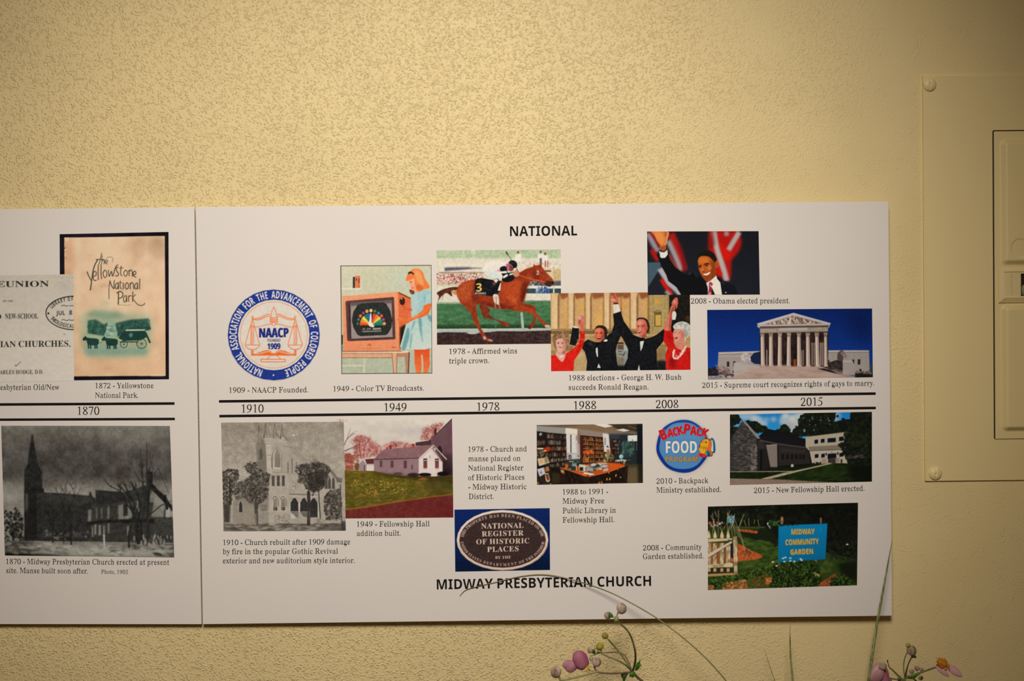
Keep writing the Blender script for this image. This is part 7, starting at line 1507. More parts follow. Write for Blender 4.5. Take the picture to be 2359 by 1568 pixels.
# ---------------------------------------------------------------- display boards
class Board:
    """a foam display board given by the photo corners of its face and how far its face stands off the wall at left and right"""

    def __init__(s, name, corners, off, label):
        tl = at(*corners[0], -off[0])
        tr = at(*corners[1], -off[1])
        ex = tr - tl
        n = np.cross(ex, (0, 0, 1))
        s.n = n / np.linalg.norm(n)
        s.n *= -1 if s.n[1] > 0 else 1
        s.o = tl
        front = [at_plane(*c, s.o, s.n) for c in corners]
        c0 = sum(front) / 4
        s.root = empty(name, Vector((c0[0], c0[1], min(p[2] for p in front))))
        tag(s.root, label, 'display board')
        T = .005
        bm = bmesh.new()
        vs = [bm.verts.new(p) for p in front] + [bm.verts.new(p - s.n * T) for p in front]
        for f in ((3, 2, 1, 0), (4, 5, 6, 7), (0, 1, 5, 4), (1, 2, 6, 5), (2, 3, 7, 6), (3, 0, 4, 7)):
            bm.faces.new([vs[i] for i in f])
        bmesh.ops.recalc_face_normals(bm, faces=bm.faces)
        bmesh.ops.bevel(bm, geom=bm.edges[:], offset=.0004, segments=1, affect='EDGES')
        v, f = bm_data(bm)
        s.panel = mesh_obj('panel', v, f, M_BOARD, s.root)
        for fx in (.12, .88):
            for fz in (.15, .85):
                a = front[0] * (1 - fx) + front[1] * fx
                b = front[3] * (1 - fx) + front[2] * fx
                q = (a * (1 - fz) + b * fz) - s.n * T
                box('mounting_pad', (q[0] - .012, q[1], q[2] - .012), (q[0] + .012, 0, q[2] + .012), M_BOARD, s.root)

    def pt(s, px, py, lift=0.0):
        return at_plane(px, py, s.o + s.n * lift, s.n)

    def sheet(s, name, label, p, lift):
        """one printed picture: a fine sheet whose point colours are the print"""
        H, W = p.H, p.W
        c = [s.pt(*k, lift) for k in p.q]
        # true perspective spacing of the photo quad falls out of intersecting every row and column with the board
        u, v = np.meshgrid((np.arange(W + 1)) / W, (np.arange(H + 1)) / H)
        hi = np.linalg.inv(p.h)
        q = np.stack([u.ravel() * W, v.ravel() * H, np.ones(u.size)], 1) @ hi.T
        q = q[:, :2] / q[:, 2:]
        D = FWD + np.outer(q[:, 0] - IW / 2, RIGHT) * (SENSOR / LENS / IW) - np.outer(q[:, 1] - IH / 2, UP) * (SENSOR / LENS / IW)
        V = CAM + D * (np.dot(s.o + s.n * lift - CAM, s.n) / (D @ s.n))[:, None]
        V = V - np.array(parent_origin(s.root))
        idx = np.arange((H + 1) * (W + 1)).reshape(H + 1, W + 1)
        F = np.stack([idx[1:, :-1], idx[1:, 1:], idx[:-1, 1:], idx[:-1, :-1]], -1)
        A = p.albedo()
        # colours sit on faces (one cell of the print each), averaged to the corners
        B = np.pad(A, ((1, 1), (1, 1), (0, 0)), mode='edge')
        C = (B[:-1, :-1] + B[1:, :-1] + B[:-1, 1:] + B[1:, 1:]) / 4
        S = 1.35
        C = np.clip(C + (C - blur(C, .8)) * (S - 1), .003, .92).reshape(-1, 3)
        if p.keep is not None:
            F = F[p.keep]
            F = F.reshape(-1, 4)
            used, inv = np.unique(F, return_inverse=True)
            V, C, F = V[used], C[used], inv.reshape(-1, 4)
        F = F.reshape(-1, 4)
        me = bpy.data.meshes.new(name)
        me.vertices.add(len(V))
        me.vertices.foreach_set('co', V.astype(np.float32).ravel())
        me.loops.add(F.size)
        me.loops.foreach_set('vertex_index', F.astype(np.int32).ravel())
        me.polygons.add(len(F))
        me.polygons.foreach_set('loop_start', np.arange(0, F.size, 4, dtype=np.int32))
        me.update(calc_edges=True)
        at_ = me.color_attributes.new('ink', 'FLOAT_COLOR', 'POINT')
        at_.data.foreach_set('color', np.c_[C, np.ones(len(C))].astype(np.float32).ravel())
        me.materials.append(M_PRINT)
        o = bpy.data.objects.new(name, me)
        COL.objects.link(o)
        o.parent = s.root
        o['label'] = label
        return o

    def lines(s, name, rows, f='r', cap=12.4, lift=.0005, track=0.0):
        """lettering: rows of (text, x0, y0, x1, y1[, cap height]) in photo pixels, stretched between its ends"""
        V, F = [], []
        for r in rows:
            txt, x0, y0, x1, y1 = r[:5]
            h = r[5] if len(r) > 5 else cap
            L = text_loops(txt, f, track)
            al = np.vstack(L)
            lo, hi = al[:, 0].min(), al[:, 0].max()
            d = np.array([x1 - x0, y1 - y0], float)
            up = np.array([d[1], -d[0]]) / np.hypot(*d) * h / CAP[f]
            x = 0.0
            for ch in txt:
                if ch == ' ':
                    x += .25 + track
                    continue
                tv, tf = glyph_tris(f + ch)
                q = np.array([x0, y0]) + ((tv[:, :1] + x - lo) / (hi - lo)) * d + tv[:, 1:] * up
                b = len(V)
                V += [s.pt(a, c, lift) for a, c in q]
                F += [tuple(b + i for i in t) for t in tf]
                x += GLYPH[f + ch][0] + track
        return mesh_obj(name, V, F, M_INK, s.root)

    def rule(s, corners, lift=.0005):
        return mesh_obj('timeline_rule', [s.pt(*c, lift) for c in corners], [(3, 2, 1, 0)], M_INK, s.root)


_TRI = {}


def inside(p, lp):
    x, y = p
    c = False
    for (x0, y0), (x1, y1) in zip(lp, np.roll(lp, -1, 0)):
        if (y0 > y) != (y1 > y) and x < x0 + (y - y0) * (x1 - x0) / (y1 - y0):
            c = not c
    return c


def glyph_tris(k):
    """a glyph as triangles: every outer outline with the holes that lie in it"""
    if k not in _TRI:
        loops = GLYPH[k][1]
        par = [[j for j in range(len(loops)) if j != i and inside(loops[i][0], loops[j])] for i in range(len(loops))]
        V, out, base = np.vstack(loops), [], np.cumsum([0] + [len(l) for l in loops])
        for i, lp in enumerate(loops):
            if par[i]:
                continue
            grp = [i] + [j for j in range(len(loops)) if i in par[j]]
            idx = np.concatenate([np.arange(base[j], base[j + 1]) for j in grp])
            for t in tessellate_polygon([[Vector((x, y, 0)) for x, y in loops[j]] for j in grp]):
                a, b, c = (int(idx[q]) for q in t)
                p, q, r = V[a], V[b], V[c]
                cr = (q[0] - p[0]) * (r[1] - p[1]) - (q[1] - p[1]) * (r[0] - p[0])
                if abs(cr) > 1e-9:
                    out.append((a, b, c) if cr > 0 else (a, c, b))
        _TRI[k] = (V, out)
    return _TRI[k]


def bm_data(bm):
    bm.verts.index_update()
    v = [tuple(x.co) for x in bm.verts]
    f = [tuple(x.index for x in fc.verts) for fc in bm.faces]
    bm.free()
    return v, f


BR = Board('display_board', [(450.5, 476.5), (2047, 464), (2055.5, 1418), (467, 1437.5)], (.0130, .0215),
           'white timeline board with many colour pictures, from round blue seal to garden sign')
BL = Board('display_board', [(-1130, 493), (447.5, 477), (464, 1437.5), (-1130, 1437)], (.0120, .0120),
           'white timeline board with tan book cover and dark church photograph, cut by picture edge')

paint_all()
LEFT = {0, 1, 2}
LIFT = {9: .0002, 10: .00028, 5: .0002, 6: .00028, 7: .00036, 1: .0002, 0: .00028}
for i, (name, label, p) in enumerate(PRINTS):
    (BL if i in LEFT else BR).sheet(name, label, p, LIFT.get(i, .0002))

R1 = lambda x: 924.1 + (x - 504.2) * (906.15 - 924.1) / (2017.3 - 504.2)
R2 = lambda x: 958.1 + (x - 505.3) * (939.2 - 958.1) / (2017.3 - 505.3)
BR.rule([(504.4, R1(504) - 2.9), (2017.3, R1(2017) - 2.9), (2017.4, R1(2017) + 2.9), (504.5, R1(504) + 2.9)])
BR.rule([(505.2, R2(505) - 2.9), (2017.6, R2(2017) - 2.9), (2017.7, R2(2017) + 2.9), (505.3, R2(505) + 2.9)])
BL.rule([(-1000, 934), (402, 926), (402.1, 931.8), (-1000, 940)])
BL.rule([(-1000, 968), (402.8, 961.7), (402.9, 967.3), (-1000, 973)])

BR.lines('heading', [('NATIONAL', 1175, 543.6, 1329.5, 541.8)], 's', 22.4)
BR.lines('heading', [('MIDWAY PRESBYTERIAN CHURCH', 1006.4, 1357, 1500, 1348.6)], 's', 22.8)
for t, x0, y0, x1, y1 in (('1910', 557, 950, 607.3, 949.6), ('1949', 885.7, 947, 936.6, 946.3), ('1978', 1099.5, 945.6, 1150.5, 944.8),
                          ('1988', 1322.5, 942.4, 1373.5, 941.6), ('2008', 1511, 939.8, 1562.8, 938.9), ('2015', 1845, 934.6, 1895.2, 933.5)):
    BR.lines('year_number', [(t, x0, y0, x1, y1)], 'r', 19.0)
BL.lines('year_number', [('1870', 179, 955, 228.8, 954.8)], 'r', 19.0)

for rows in (
        [('1909 - NAACP Founded.', 528, 904.2, 709.7, 903.1)],
        [('1949 - Color TV Broadcasts.', 768, 901, 976.3, 899)],
        [('1978 - Affirmed wins', 1035, 815, 1191, 813.5), ('triple crown.', 1034.6, 836.8, 1126.8, 835.6)],
        [('1988 elections - George H. W. Bush', 1310.7, 876, 1569.8, 874), ('succeeds Ronald Reagan.', 1310, 897.5, 1493.7, 896.4)],
        [('2008 - Obama elected president.', 1591.7, 699, 1819, 698)],
        [('2015 - Supreme court recognizes rights of gays to marry.', 1617.7, 893, 2013.9, 887.9)],
        [('1910 - Church rebuilt after 1909 damage', 514.1, 1255, 806.6, 1253.1), ('by fire in the popular Gothic Revival', 513.6, 1275.8, 778.5, 1274.8),
         ('exterior and new auditorium style interior.', 513.6, 1297, 817.3, 1295.9)],
        [('1949 - Fellowship Hall', 822.2, 1212.9, 989.6, 1211.5), ('addition built.', 822.2, 1234, 922.6, 1233.2)],
        [('1978 - Church and', 1079.1, 1040.4, 1213.2, 1039), ('manse placed on', 1078.8, 1062, 1198.9, 1061), ('National Register', 1078.8, 1083.7, 1205.9, 1082.5),
         ('of Historic Places', 1078.8, 1105.5, 1207.9, 1104.1), ('- Midway Historic', 1079, 1127, 1213.2, 1126), ('District.', 1079.7, 1149, 1137.2, 1148.5)],
        [('1988 to 1991 -', 1296.6, 1138.6, 1401, 1137.3), ('Midway Free', 1296, 1159.7, 1392, 1158.6), ('Public Library in', 1296, 1181.6, 1418.6, 1180.4),
         ('Fellowship Hall.', 1296, 1203.2, 1415.2, 1201.8)],
        [('2010 - Backpack', 1512.2, 1113.5, 1632.2, 1112), ('Ministry established.', 1512.2, 1134.3, 1660.7, 1132.7)],
        [('2015 - New Fellowship Hall erected.', 1736.9, 1135.2, 1991.3, 1130)],
        [('2008 - Community', 1481.3, 1267.4, 1616.3, 1265.3), ('Garden established.', 1481.3, 1287.3, 1620.6, 1285.2)]):
    BR.lines('caption', rows)
for rows in (
        [('1872 - Yellowstone', 219.8, 893.9, 353.5, 893.6), ('National Park.', 219.2, 915.9, 318.4, 915.7)],
        [('esbyterian Old/New', 1, 897.6, 136.5, 897.3)],
        [('1870 - Midway Presbyterian Church erected at present', 14.2, 1298.6, 389.8, 1300.5), ('site. Manse built soon after.', 14.2, 1319.3, 202.8, 1320.5),
         ('Photo, 1905', 233, 1321, 294.8, 1321.4, 9.4)]):
    BL.lines('caption', rows)

# ---------------------------------------------------------------- electrical panel
def wp(px, py, y=0.0):
    return at(px, py, y)


YP = -.004                                                  # face of the cover plate
PL, PT = at(2123.5, 175, YP)[0], at(2123.5, 175, YP)[2]
PBm = at(2134, 1107.5, YP)[2]
PL = (PL + at(2134, 1107, YP)[0]) / 2
DL = (at(2283, 300, YP)[0] + at(2292.5, 1010, YP)[0]) / 2   # edge of the door opening
DT, DB = at(2300, 299.5, YP)[2], at(2300, 1012, YP)[2]
PR = PL + .372
DR = PR - (DL - PL)
panel = tag(empty('electrical_panel', Vector(((PL + PR) / 2, 0, PBm))), 'cream painted electrical panel with hinged door, screwed flat to the wall', 'electrical panel')


def prism_frame(outer, inner, y0, y1):
    """a flat rectangular frame between y0 (back) and y1 (front), with a rounded hole"""
    def rr(r, rad, n=5):
        x0, z0, x1, z1 = r
        P = []
        for cx, cz, a in ((x1 - rad, z1 - rad, 0), (x0 + rad, z1 - rad, 90), (x0 + rad, z0 + rad, 180), (x1 - rad, z0 + rad, 270)):
            for k in range(n):
                t = math.radians(a + 90 * k / (n - 1))
                P.append((cx + rad * math.cos(t), cz + rad * math.sin(t)))
        return P
    A, B = rr(outer, .0008), rr(inner, .003)
    n = len(A)
    V = [(x, y, z) for y in (y1, y0) for L in (A, B) for x, z in L]
    F = []
    for i in range(n):
        j = (i + 1) % n
        F += [(i, j, n + j, n + i), (2 * n + j, 2 * n + i, 3 * n + i, 3 * n + j), (j, i, 2 * n + i, 2 * n + j), (n + i, n + j, 3 * n + j, 3 * n + i)]
    bm = bmesh.new()
    vs = [bm.verts.new(v) for v in V]
    for f in F:
        bm.faces.new([vs[i] for i in f])
    bmesh.ops.recalc_face_normals(bm, faces=bm.faces)
    return bm_data(bm)


v, f = prism_frame((PL, PBm, PR, PT), (DL, DB, DR, DT), 0, YP)
cover = mesh_obj('cover_plate', v, f, M_METAL, panel)
box('door_gap_shade', (DL - .004, -.0006, DB - .004), (DR + .004, -.0001, DT + .004), M_DARK, panel)  # thin dark sheet that paints the shade seen through the door gap


def relief(name, x0, x1, z0, z1, nx, nz, hfun, mat, parent, back):
    """a sheet facing the room whose distance from the wall is hfun(x, z), with skirt edges down to 'back'"""
    xs, zs = np.asarray(x0 + (x1 - x0) * np.array(nx)), np.asarray(z0 + (z1 - z0) * np.array(nz))
    W, H = len(xs), len(zs)
    V = [(x, -hfun(x, z), z) for z in zs for x in xs]
    F = [(r * W + c, r * W + c + 1, (r + 1) * W + c + 1, (r + 1) * W + c) for r in range(H - 1) for c in range(W - 1)]
    ring = [c for c in range(W)] + [r * W + W - 1 for r in range(1, H)] + [(H - 1) * W + c for c in range(W - 2, -1, -1)] + [r * W for r in range(H - 2, 0, -1)]
    b = len(V)
    V += [(V[i][0], -back, V[i][2]) for i in ring]
    n = len(ring)
    F += [(ring[(k + 1) % n], ring[k], b + k, b + (k + 1) % n) for k in range(n)]
    return mesh_obj(name, V, F, mat, parent, smooth=False)


def sstep(a, b, x):
    t = min(1, max(0, (x - a) / (b - a)))
    return t * t * (3 - 2 * t)


def rbox(x, z, x0, z0, x1, z1, bev, rad=.004):
    """1 inside a rounded rectangle, falling to 0 over bev towards the outside"""
    cx, cz, hx, hz = (x0 + x1) / 2, (z0 + z1) / 2, (x1 - x0) / 2 - rad, (z1 - z0) / 2 - rad
    dx, dz = max(abs(x - cx) - hx, 0), max(abs(z - cz) - hz, 0)
    d = math.hypot(dx, dz) - rad
    return 1 - sstep(-bev, 0, d)


D0 = (DL + .0030, DR - .0030, DB + .0008, DT - .0018)       # the door leaf
zx = lambda y: at(2320, y, YP)[2]
xx_ = lambda x, y=600: at(x, y, YP)[0]
PADX0, PADX1 = xx_(2304), DR - .0030 - (xx_(2304) - D0[0])
pads = [(PADX0, zx(612), PADX1, zx(320)), (PADX0, zx(994), PADX1, zx(700))]
KX, KZ, KR = xx_(2346), zx(572.5), .0136


def door_h(x, z):
    h = .0042
    for a in pads:
        h += .0074 * rbox(x, z, *a, .0085, .009)
    d = math.hypot(x - KX, z - KZ)
    if d < KR + .002:
        h -= .0012 * (1 - sstep(KR - .0006, KR + .0006, d))
    return h


door = relief('door', D0[0], D0[1], D0[2], D0[3], np.linspace(0, 1, 170), np.linspace(0, 1, 420), door_h, M_METAL, panel, .0012)
door.data.shade_smooth()
# the latch between the two raised pads: a bevelled frame, a sunk plate with raised lettering, a thumb slot and its slide
LX0, LZ1, LZ0 = xx_(2299), zx(620), zx(697)
LX1 = LX0 + .058
FB = .0105
v, f = [], []
A = [(LX0, LZ0), (LX1, LZ0), (LX1, LZ1), (LX0, LZ1)]
Bq = [(LX0 + .0068, LZ0 + .0072), (LX1 - .0068, LZ0 + .0072), (LX1 - .0068, LZ1 - .0038), (LX0 + .0068, LZ1 - .0038)]
Cq = [(LX0 + .0074, LZ0 + .0078), (LX1 - .0074, LZ0 + .0078), (LX1 - .0074, LZ1 - .0044), (LX0 + .0074, LZ1 - .0044)]
Dq = [(LX0 + .0315, LZ0 + .0095), (LX1 - .012, LZ0 + .0095), (LX1 - .012, LZ1 - .0068), (LX0 + .0315, LZ1 - .0068)]
for L, y in ((A, .0038), (A, .0064), (Bq, FB), (Cq, FB - .0016), (Dq, FB - .0016), (Dq, .0052)):
    v += [(x, -y, z) for x, z in L]
for k in range(5):
    for i in range(4):
        j = (i + 1) % 4
        f.append((4 * k + i, 4 * k + j, 4 * k + 4 + j, 4 * k + 4 + i))
latch = mesh_obj('latch', v, f, M_METAL, panel)
box('slot_back', (Dq[0][0], -.0054, Dq[0][1]), (Dq[1][0], -.0050, Dq[2][1]), M_DARK, latch)
M_SLIDE = two_tone('grey_green_plastic', (.30, .31, .20), (.34, .35, .23), 90)
sl = bmesh.new()
bmesh.ops.create_cube(sl, size=1)
bmesh.ops.scale(sl, vec=(.012, .004, .0155), verts=sl.verts)
bmesh.ops.bevel(sl, geom=sl.edges[:], offset=.0015, segments=3, affect='EDGES')
bmesh.ops.translate(sl, vec=((Dq[0][0] + Dq[1][0]) / 2 + .0006, -.0074, Dq[0][1] + .0085), verts=sl.verts)
v, f = bm_data(sl)
mesh_obj('slide', v, f, M_SLIDE, latch, smooth=True)
# raised lettering running up the latch plate
L = text_loops('SQUARE', 's', .04)
al = np.vstack(L)
hi = al[:, 0].max()
V, F, x = [], [], 0.0
zb, zt, cap_, xb = LZ0 + .0115, LZ1 - .0135, .0040, LX0 + .0195


def raise_glyph(tv, tf):
    loop_n = len(tv)
    b = len(V)
    V.extend([(xb - t[1] / .714 * cap_, -(FB - .0016 + .0006), zb + (t[0]) * (zt - zb)) for t in tv])
    F.extend([tuple(b + i for i in t) for t in tf])


for ch in 'SQUARE':
    tv, tf = glyph_tris('s' + ch)
    raise_glyph(np.c_[(tv[:, 0] + x) / hi, tv[:, 1]], tf)
    x += GLYPH['s' + ch][0] + .04
b = len(V)
s0, s1 = zt + .0012, zt + .0056
for (r0, r1) in ((s0, s1),):
    o_ = [(xb + .0003, r0), (xb - cap_ - .0003, r0), (xb - cap_ - .0003, r1), (xb + .0003, r1)]
    i_ = [(xb - .0002, r0 + .0005), (xb - cap_ + .0002, r0 + .0005), (xb - cap_ + .0002, r1 - .0005), (xb - .0002, r1 - .0005)]
    V += [(a, -(FB - .001), c) for a, c in o_ + i_]
    F += [(b + i, b + (i + 1) % 4, b + 4 + (i + 1) % 4, b + 4 + i) for i in range(4)]
tv, tf = glyph_tris('sD')
tv = tv - tv.min(0)
k_ = .0026
b = len(V)
V += [(xb - .0006 - t[1] / .714 * k_, -(FB - .001), s0 + .001 + t[0] / .62 * k_) for t in tv]
F += [tuple(b + i for i in t) for t in tf]
mesh_obj('raised_lettering', V, F, M_METAL, latch)


def screw(px, py, r, seed):
    c = at(px, py, YP)
    rr = np.linspace(0, 1, 14)
    V, F = [], []
    n = 48
    for a in rr:
        for k in range(n):
            t = 2 * math.pi * k / n
            x, z = a * math.cos(t), a * math.sin(t)
            h = .0052 * math.sqrt(max(0, 1 - (a * .96) ** 2)) + .0003
            if z * math.cos(.12) + 0 * x > -2:
                bend = .10 * math.sin(3 * z + seed)
                h -= .0017 * math.exp(-((x - bend) / .06) ** 2) * (abs(z) < .86)
                h -= .0016 * math.exp(-(((x + .04) ** 2 + (z - .06 * (1 - 2 * seed)) ** 2) / .016))
            V.append((c[0] + x * r, YP - h, c[2] + z * r))
    for a in range(len(rr) - 1):
        for k in range(n):
            j = (k + 1) % n
            F.append((a * n + k, (a + 1) * n + k, (a + 1) * n + j, a * n + j))
    b = len(V)
    V += [(c[0] + r * math.cos(2 * math.pi * k / n), YP + .0005, c[2] + r * math.sin(2 * math.pi * k / n)) for k in range(n)]
    F += [((len(rr) - 1) * n + k, b + k, b + (k + 1) % n, (len(rr) - 1) * n + (k + 1) % n) for k in range(n)]
    mesh_obj('screw', V, F, M_METAL, panel, smooth=True)


screw(2141, 195, .0096, 0)
screw(2154, 1090, .0094, 1)

# ---------------------------------------------------------------- flowers and grasses
M_STEM = two_tone('brown_green_stem', (.07, .06, .022), (.12, .115, .04), 120)
M_GREENSTEM = two_tone('green_stem', (.13, .16, .045), (.20, .22, .08), 120)
M_PALESTEM = two_tone('pale_downy_stem', (.30, .28, .13), (.38, .36, .18), 140)
M_MAUVESTEM = two_tone('mauve_stem', (.16, .11, .08), (.22, .16, .11), 120)
M_LEAF = two_tone('bract_green', (.04, .17, .02), (.09, .30, .035), 160, .45)
M_DLEAF = two_tone('dark_bract_green', (.03, .09, .025), (.06, .15, .04), 160, .5)
M_BUD = two_tone('downy_mauve_bud_shade_streaks', (.24, .14, .12), (.58, .50, .40), 150, .75, (1, 1, .22), .1)  # mauve with pale down; streak contrast also paints highlight and shadow stripes
M_SEED = two_tone('yellow_green_seed_head', (.30, .27, .02), (.42, .38, .05), 420, .8)
M_SEEDD = two_tone('olive_seed_head', (.24, .19, .03), (.34, .29, .06), 420, .8)
M_PETAL = two_tone('magenta_petal', (.34, .085, .19), (.48, .20, .30), 46, .6, (1, 1, 1), .2)
M_PALEPETAL = two_tone('pale_pink_petal', (.45, .20, .27), (.56, .32, .37), 46, .6, (1, 1, 1), .2)
M_ROSE = two_tone('soft_pink_petal', (.52, .27, .34), (.64, .40, .46), 60, .6, (1, 1, 1), .2)
M_STAMEN = two_tone('orange_stamens', (.50, .15, .01), (.66, .30, .02), 260, .7)
M_YSTAMEN = two_tone('yellow_stamens', (.70, .42, .05), (.78, .55, .12), 260, .7)
M_BLADE = two_tone('grass_blade_green', (.13, .17, .05), (.33, .36, .17), 40, .5, (12, 12, .3), 0, 0)
M_DRYBLADE = two_tone('fading_grass_blade', (.13, .15, .04), (.34, .30, .16), 14, .5)


def spline(P, n=10):
    return smooth(np.array(P, float), False, n)


def tube(path, r, mat, name, parent, flat=None, n=8):
    """path: 3-D points, r: radius or list; flat=(axis, ratio) squeezes the section along an axis"""
    P = np.array(path, float)
    m = len(P)
    R = np.interp(np.linspace(0, 1, m), np.linspace(0, 1, len(r)), r) if hasattr(r, '__len__') else np.full(m, r)
    T = np.gradient(P, axis=0)
    T /= np.linalg.norm(T, axis=1)[:, None] + 1e-12
    V, F = [], []
    ref = np.array([0, 1.0, 0])
    for i in range(m):
        a = np.cross(T[i], ref)
        a /= np.linalg.norm(a) + 1e-9
        b = np.cross(a, T[i])
        k = flat or 1.0
        for j in range(n):
            t = 2 * math.pi * j / n
            V.append(P[i] + a * math.cos(t) * R[i] + b * math.sin(t) * R[i] * k)
    for i in range(m - 1):
        for j in range(n):
            q = (j + 1) % n
            F.append((i * n + j, i * n + q, (i + 1) * n + q, (i + 1) * n + j))
    F += [tuple(range(n))[::-1], tuple((m - 1) * n + j for j in range(n))]
    return mesh_obj(name, V, F, mat, parent, smooth=True)


def blob(c, rx, rz, ry, mat, name, parent, rot=0.0, bump=0.0, seed=0, seg=24, taper=0.0, grooves=0):
    """a closed rounded body: half sizes rx, rz across the view and ry in depth, turned by rot degrees, egg-shaped by taper"""
    rg = random.Random(seed)
    V, F = [], []
    n, m = seg, seg // 2
    cr, sr = math.cos(math.radians(rot)), math.sin(math.radians(rot))
    ph = [rg.uniform(0, 6.28) for _ in range(4)]
    for i in range(m + 1):
        th = math.pi * i / m
        for j in range(n):
            t = 2 * math.pi * j / n
            w = math.sin(th) * (1 - taper * math.cos(th))
            x, y, z = w * math.cos(t), w * math.sin(t), math.cos(th)
            k = 1 + bump * (math.sin(5 * t + ph[0] + 3 * th) * math.sin(4 * th + ph[1]) + .5 * math.sin(9 * t + ph[2]) * math.sin(7 * th + ph[3]))
            if grooves:
                k *= 1 - .07 * (1 - abs(math.cos(grooves * t / 2))) ** 3 * math.sin(th)
            x, y, z = x * rx * k, y * ry * k, z * rz * k
            V.append((c[0] + x * cr - z * sr, c[1] + y, c[2] + x * sr + z * cr))
    for i in range(m):
        for j in range(n):
            q = (j + 1) % n
            F.append((i * n + j, i * n + q, (i + 1) * n + q, (i + 1) * n + j))
    return mesh_obj(name, V, F, mat, parent, smooth=True)


def petal(base, tip, width, bulge, mat, name, parent, thick=.0006, notch=0.0, tilt=0.0):
    """a cupped petal from base to tip (3-D points), arched towards the room by bulge"""
    B, T = np.array(base, float), np.array(tip, float)
    d = T - B
    s = np.cross(d, (0, 1, 0))
    s /= np.linalg.norm(s)
    nn = np.array([0, -1.0, 0]) + s * tilt
    V, F = [], []
    n, m = 14, 13
    for sgn in (0, 1):
        for i in range(n + 1):
            u = i / n
            w = width * math.sin(math.pi * (.07 + .82 * u)) ** .5
            for j in range(m):
                k = j / (m - 1) * 2 - 1
                q = B + d * (u - notch * (1 - k * k) * (u > .9) * .1 - .16 * k * k * u) + s * w * k + nn * (bulge * math.sin(math.pi * u) * (1 - .55 * k * k)) - nn * sgn * thick
                V.append(q)
    S = (n + 1) * m
    for i in range(n):
        for j in range(m - 1):
            a = i * m + j
            F.append((a, a + 1, a + m + 1, a + m))
            F.append((S + a, S + a + m, S + a + m + 1, S + a + 1))
    ring = [j for j in range(m)] + [i * m + m - 1 for i in range(1, n + 1)] + [n * m + j for j in range(m - 2, -1, -1)] + [i * m for i in range(n - 1, 0, -1)]
    L = len(ring)
    F += [(ring[(k + 1) % L], ring[k], S + ring[k], S + ring[(k + 1) % L]) for k in range(L)]
    return mesh_obj(name, V, F, mat, parent, smooth=True)


def bract(c, pts, y, mat, name, parent):
    """a small jagged leaf: outline in photo pixels around c, gently folded"""
    V = [at(*c, y - .003)] + [at(px, py, y + (.002 if i % 2 else -.001)) for i, (px, py) in enumerate(pts)]
    n = len(pts)
    V += [p + np.array([0, .0006, 0]) for p in V]
    F = [(0, 1 + (i + 1) % n, 1 + i) for i in range(n)]
    F += [(n + 1, n + 2 + i, n + 2 + (i + 1) % n) for i in range(n)]
    F += [(1 + i, 1 + (i + 1) % n, n + 2 + (i + 1) % n, n + 2 + i) for i in range(n)]
    return mesh_obj(name, V, F, mat, parent, smooth=False)


MM = .000636


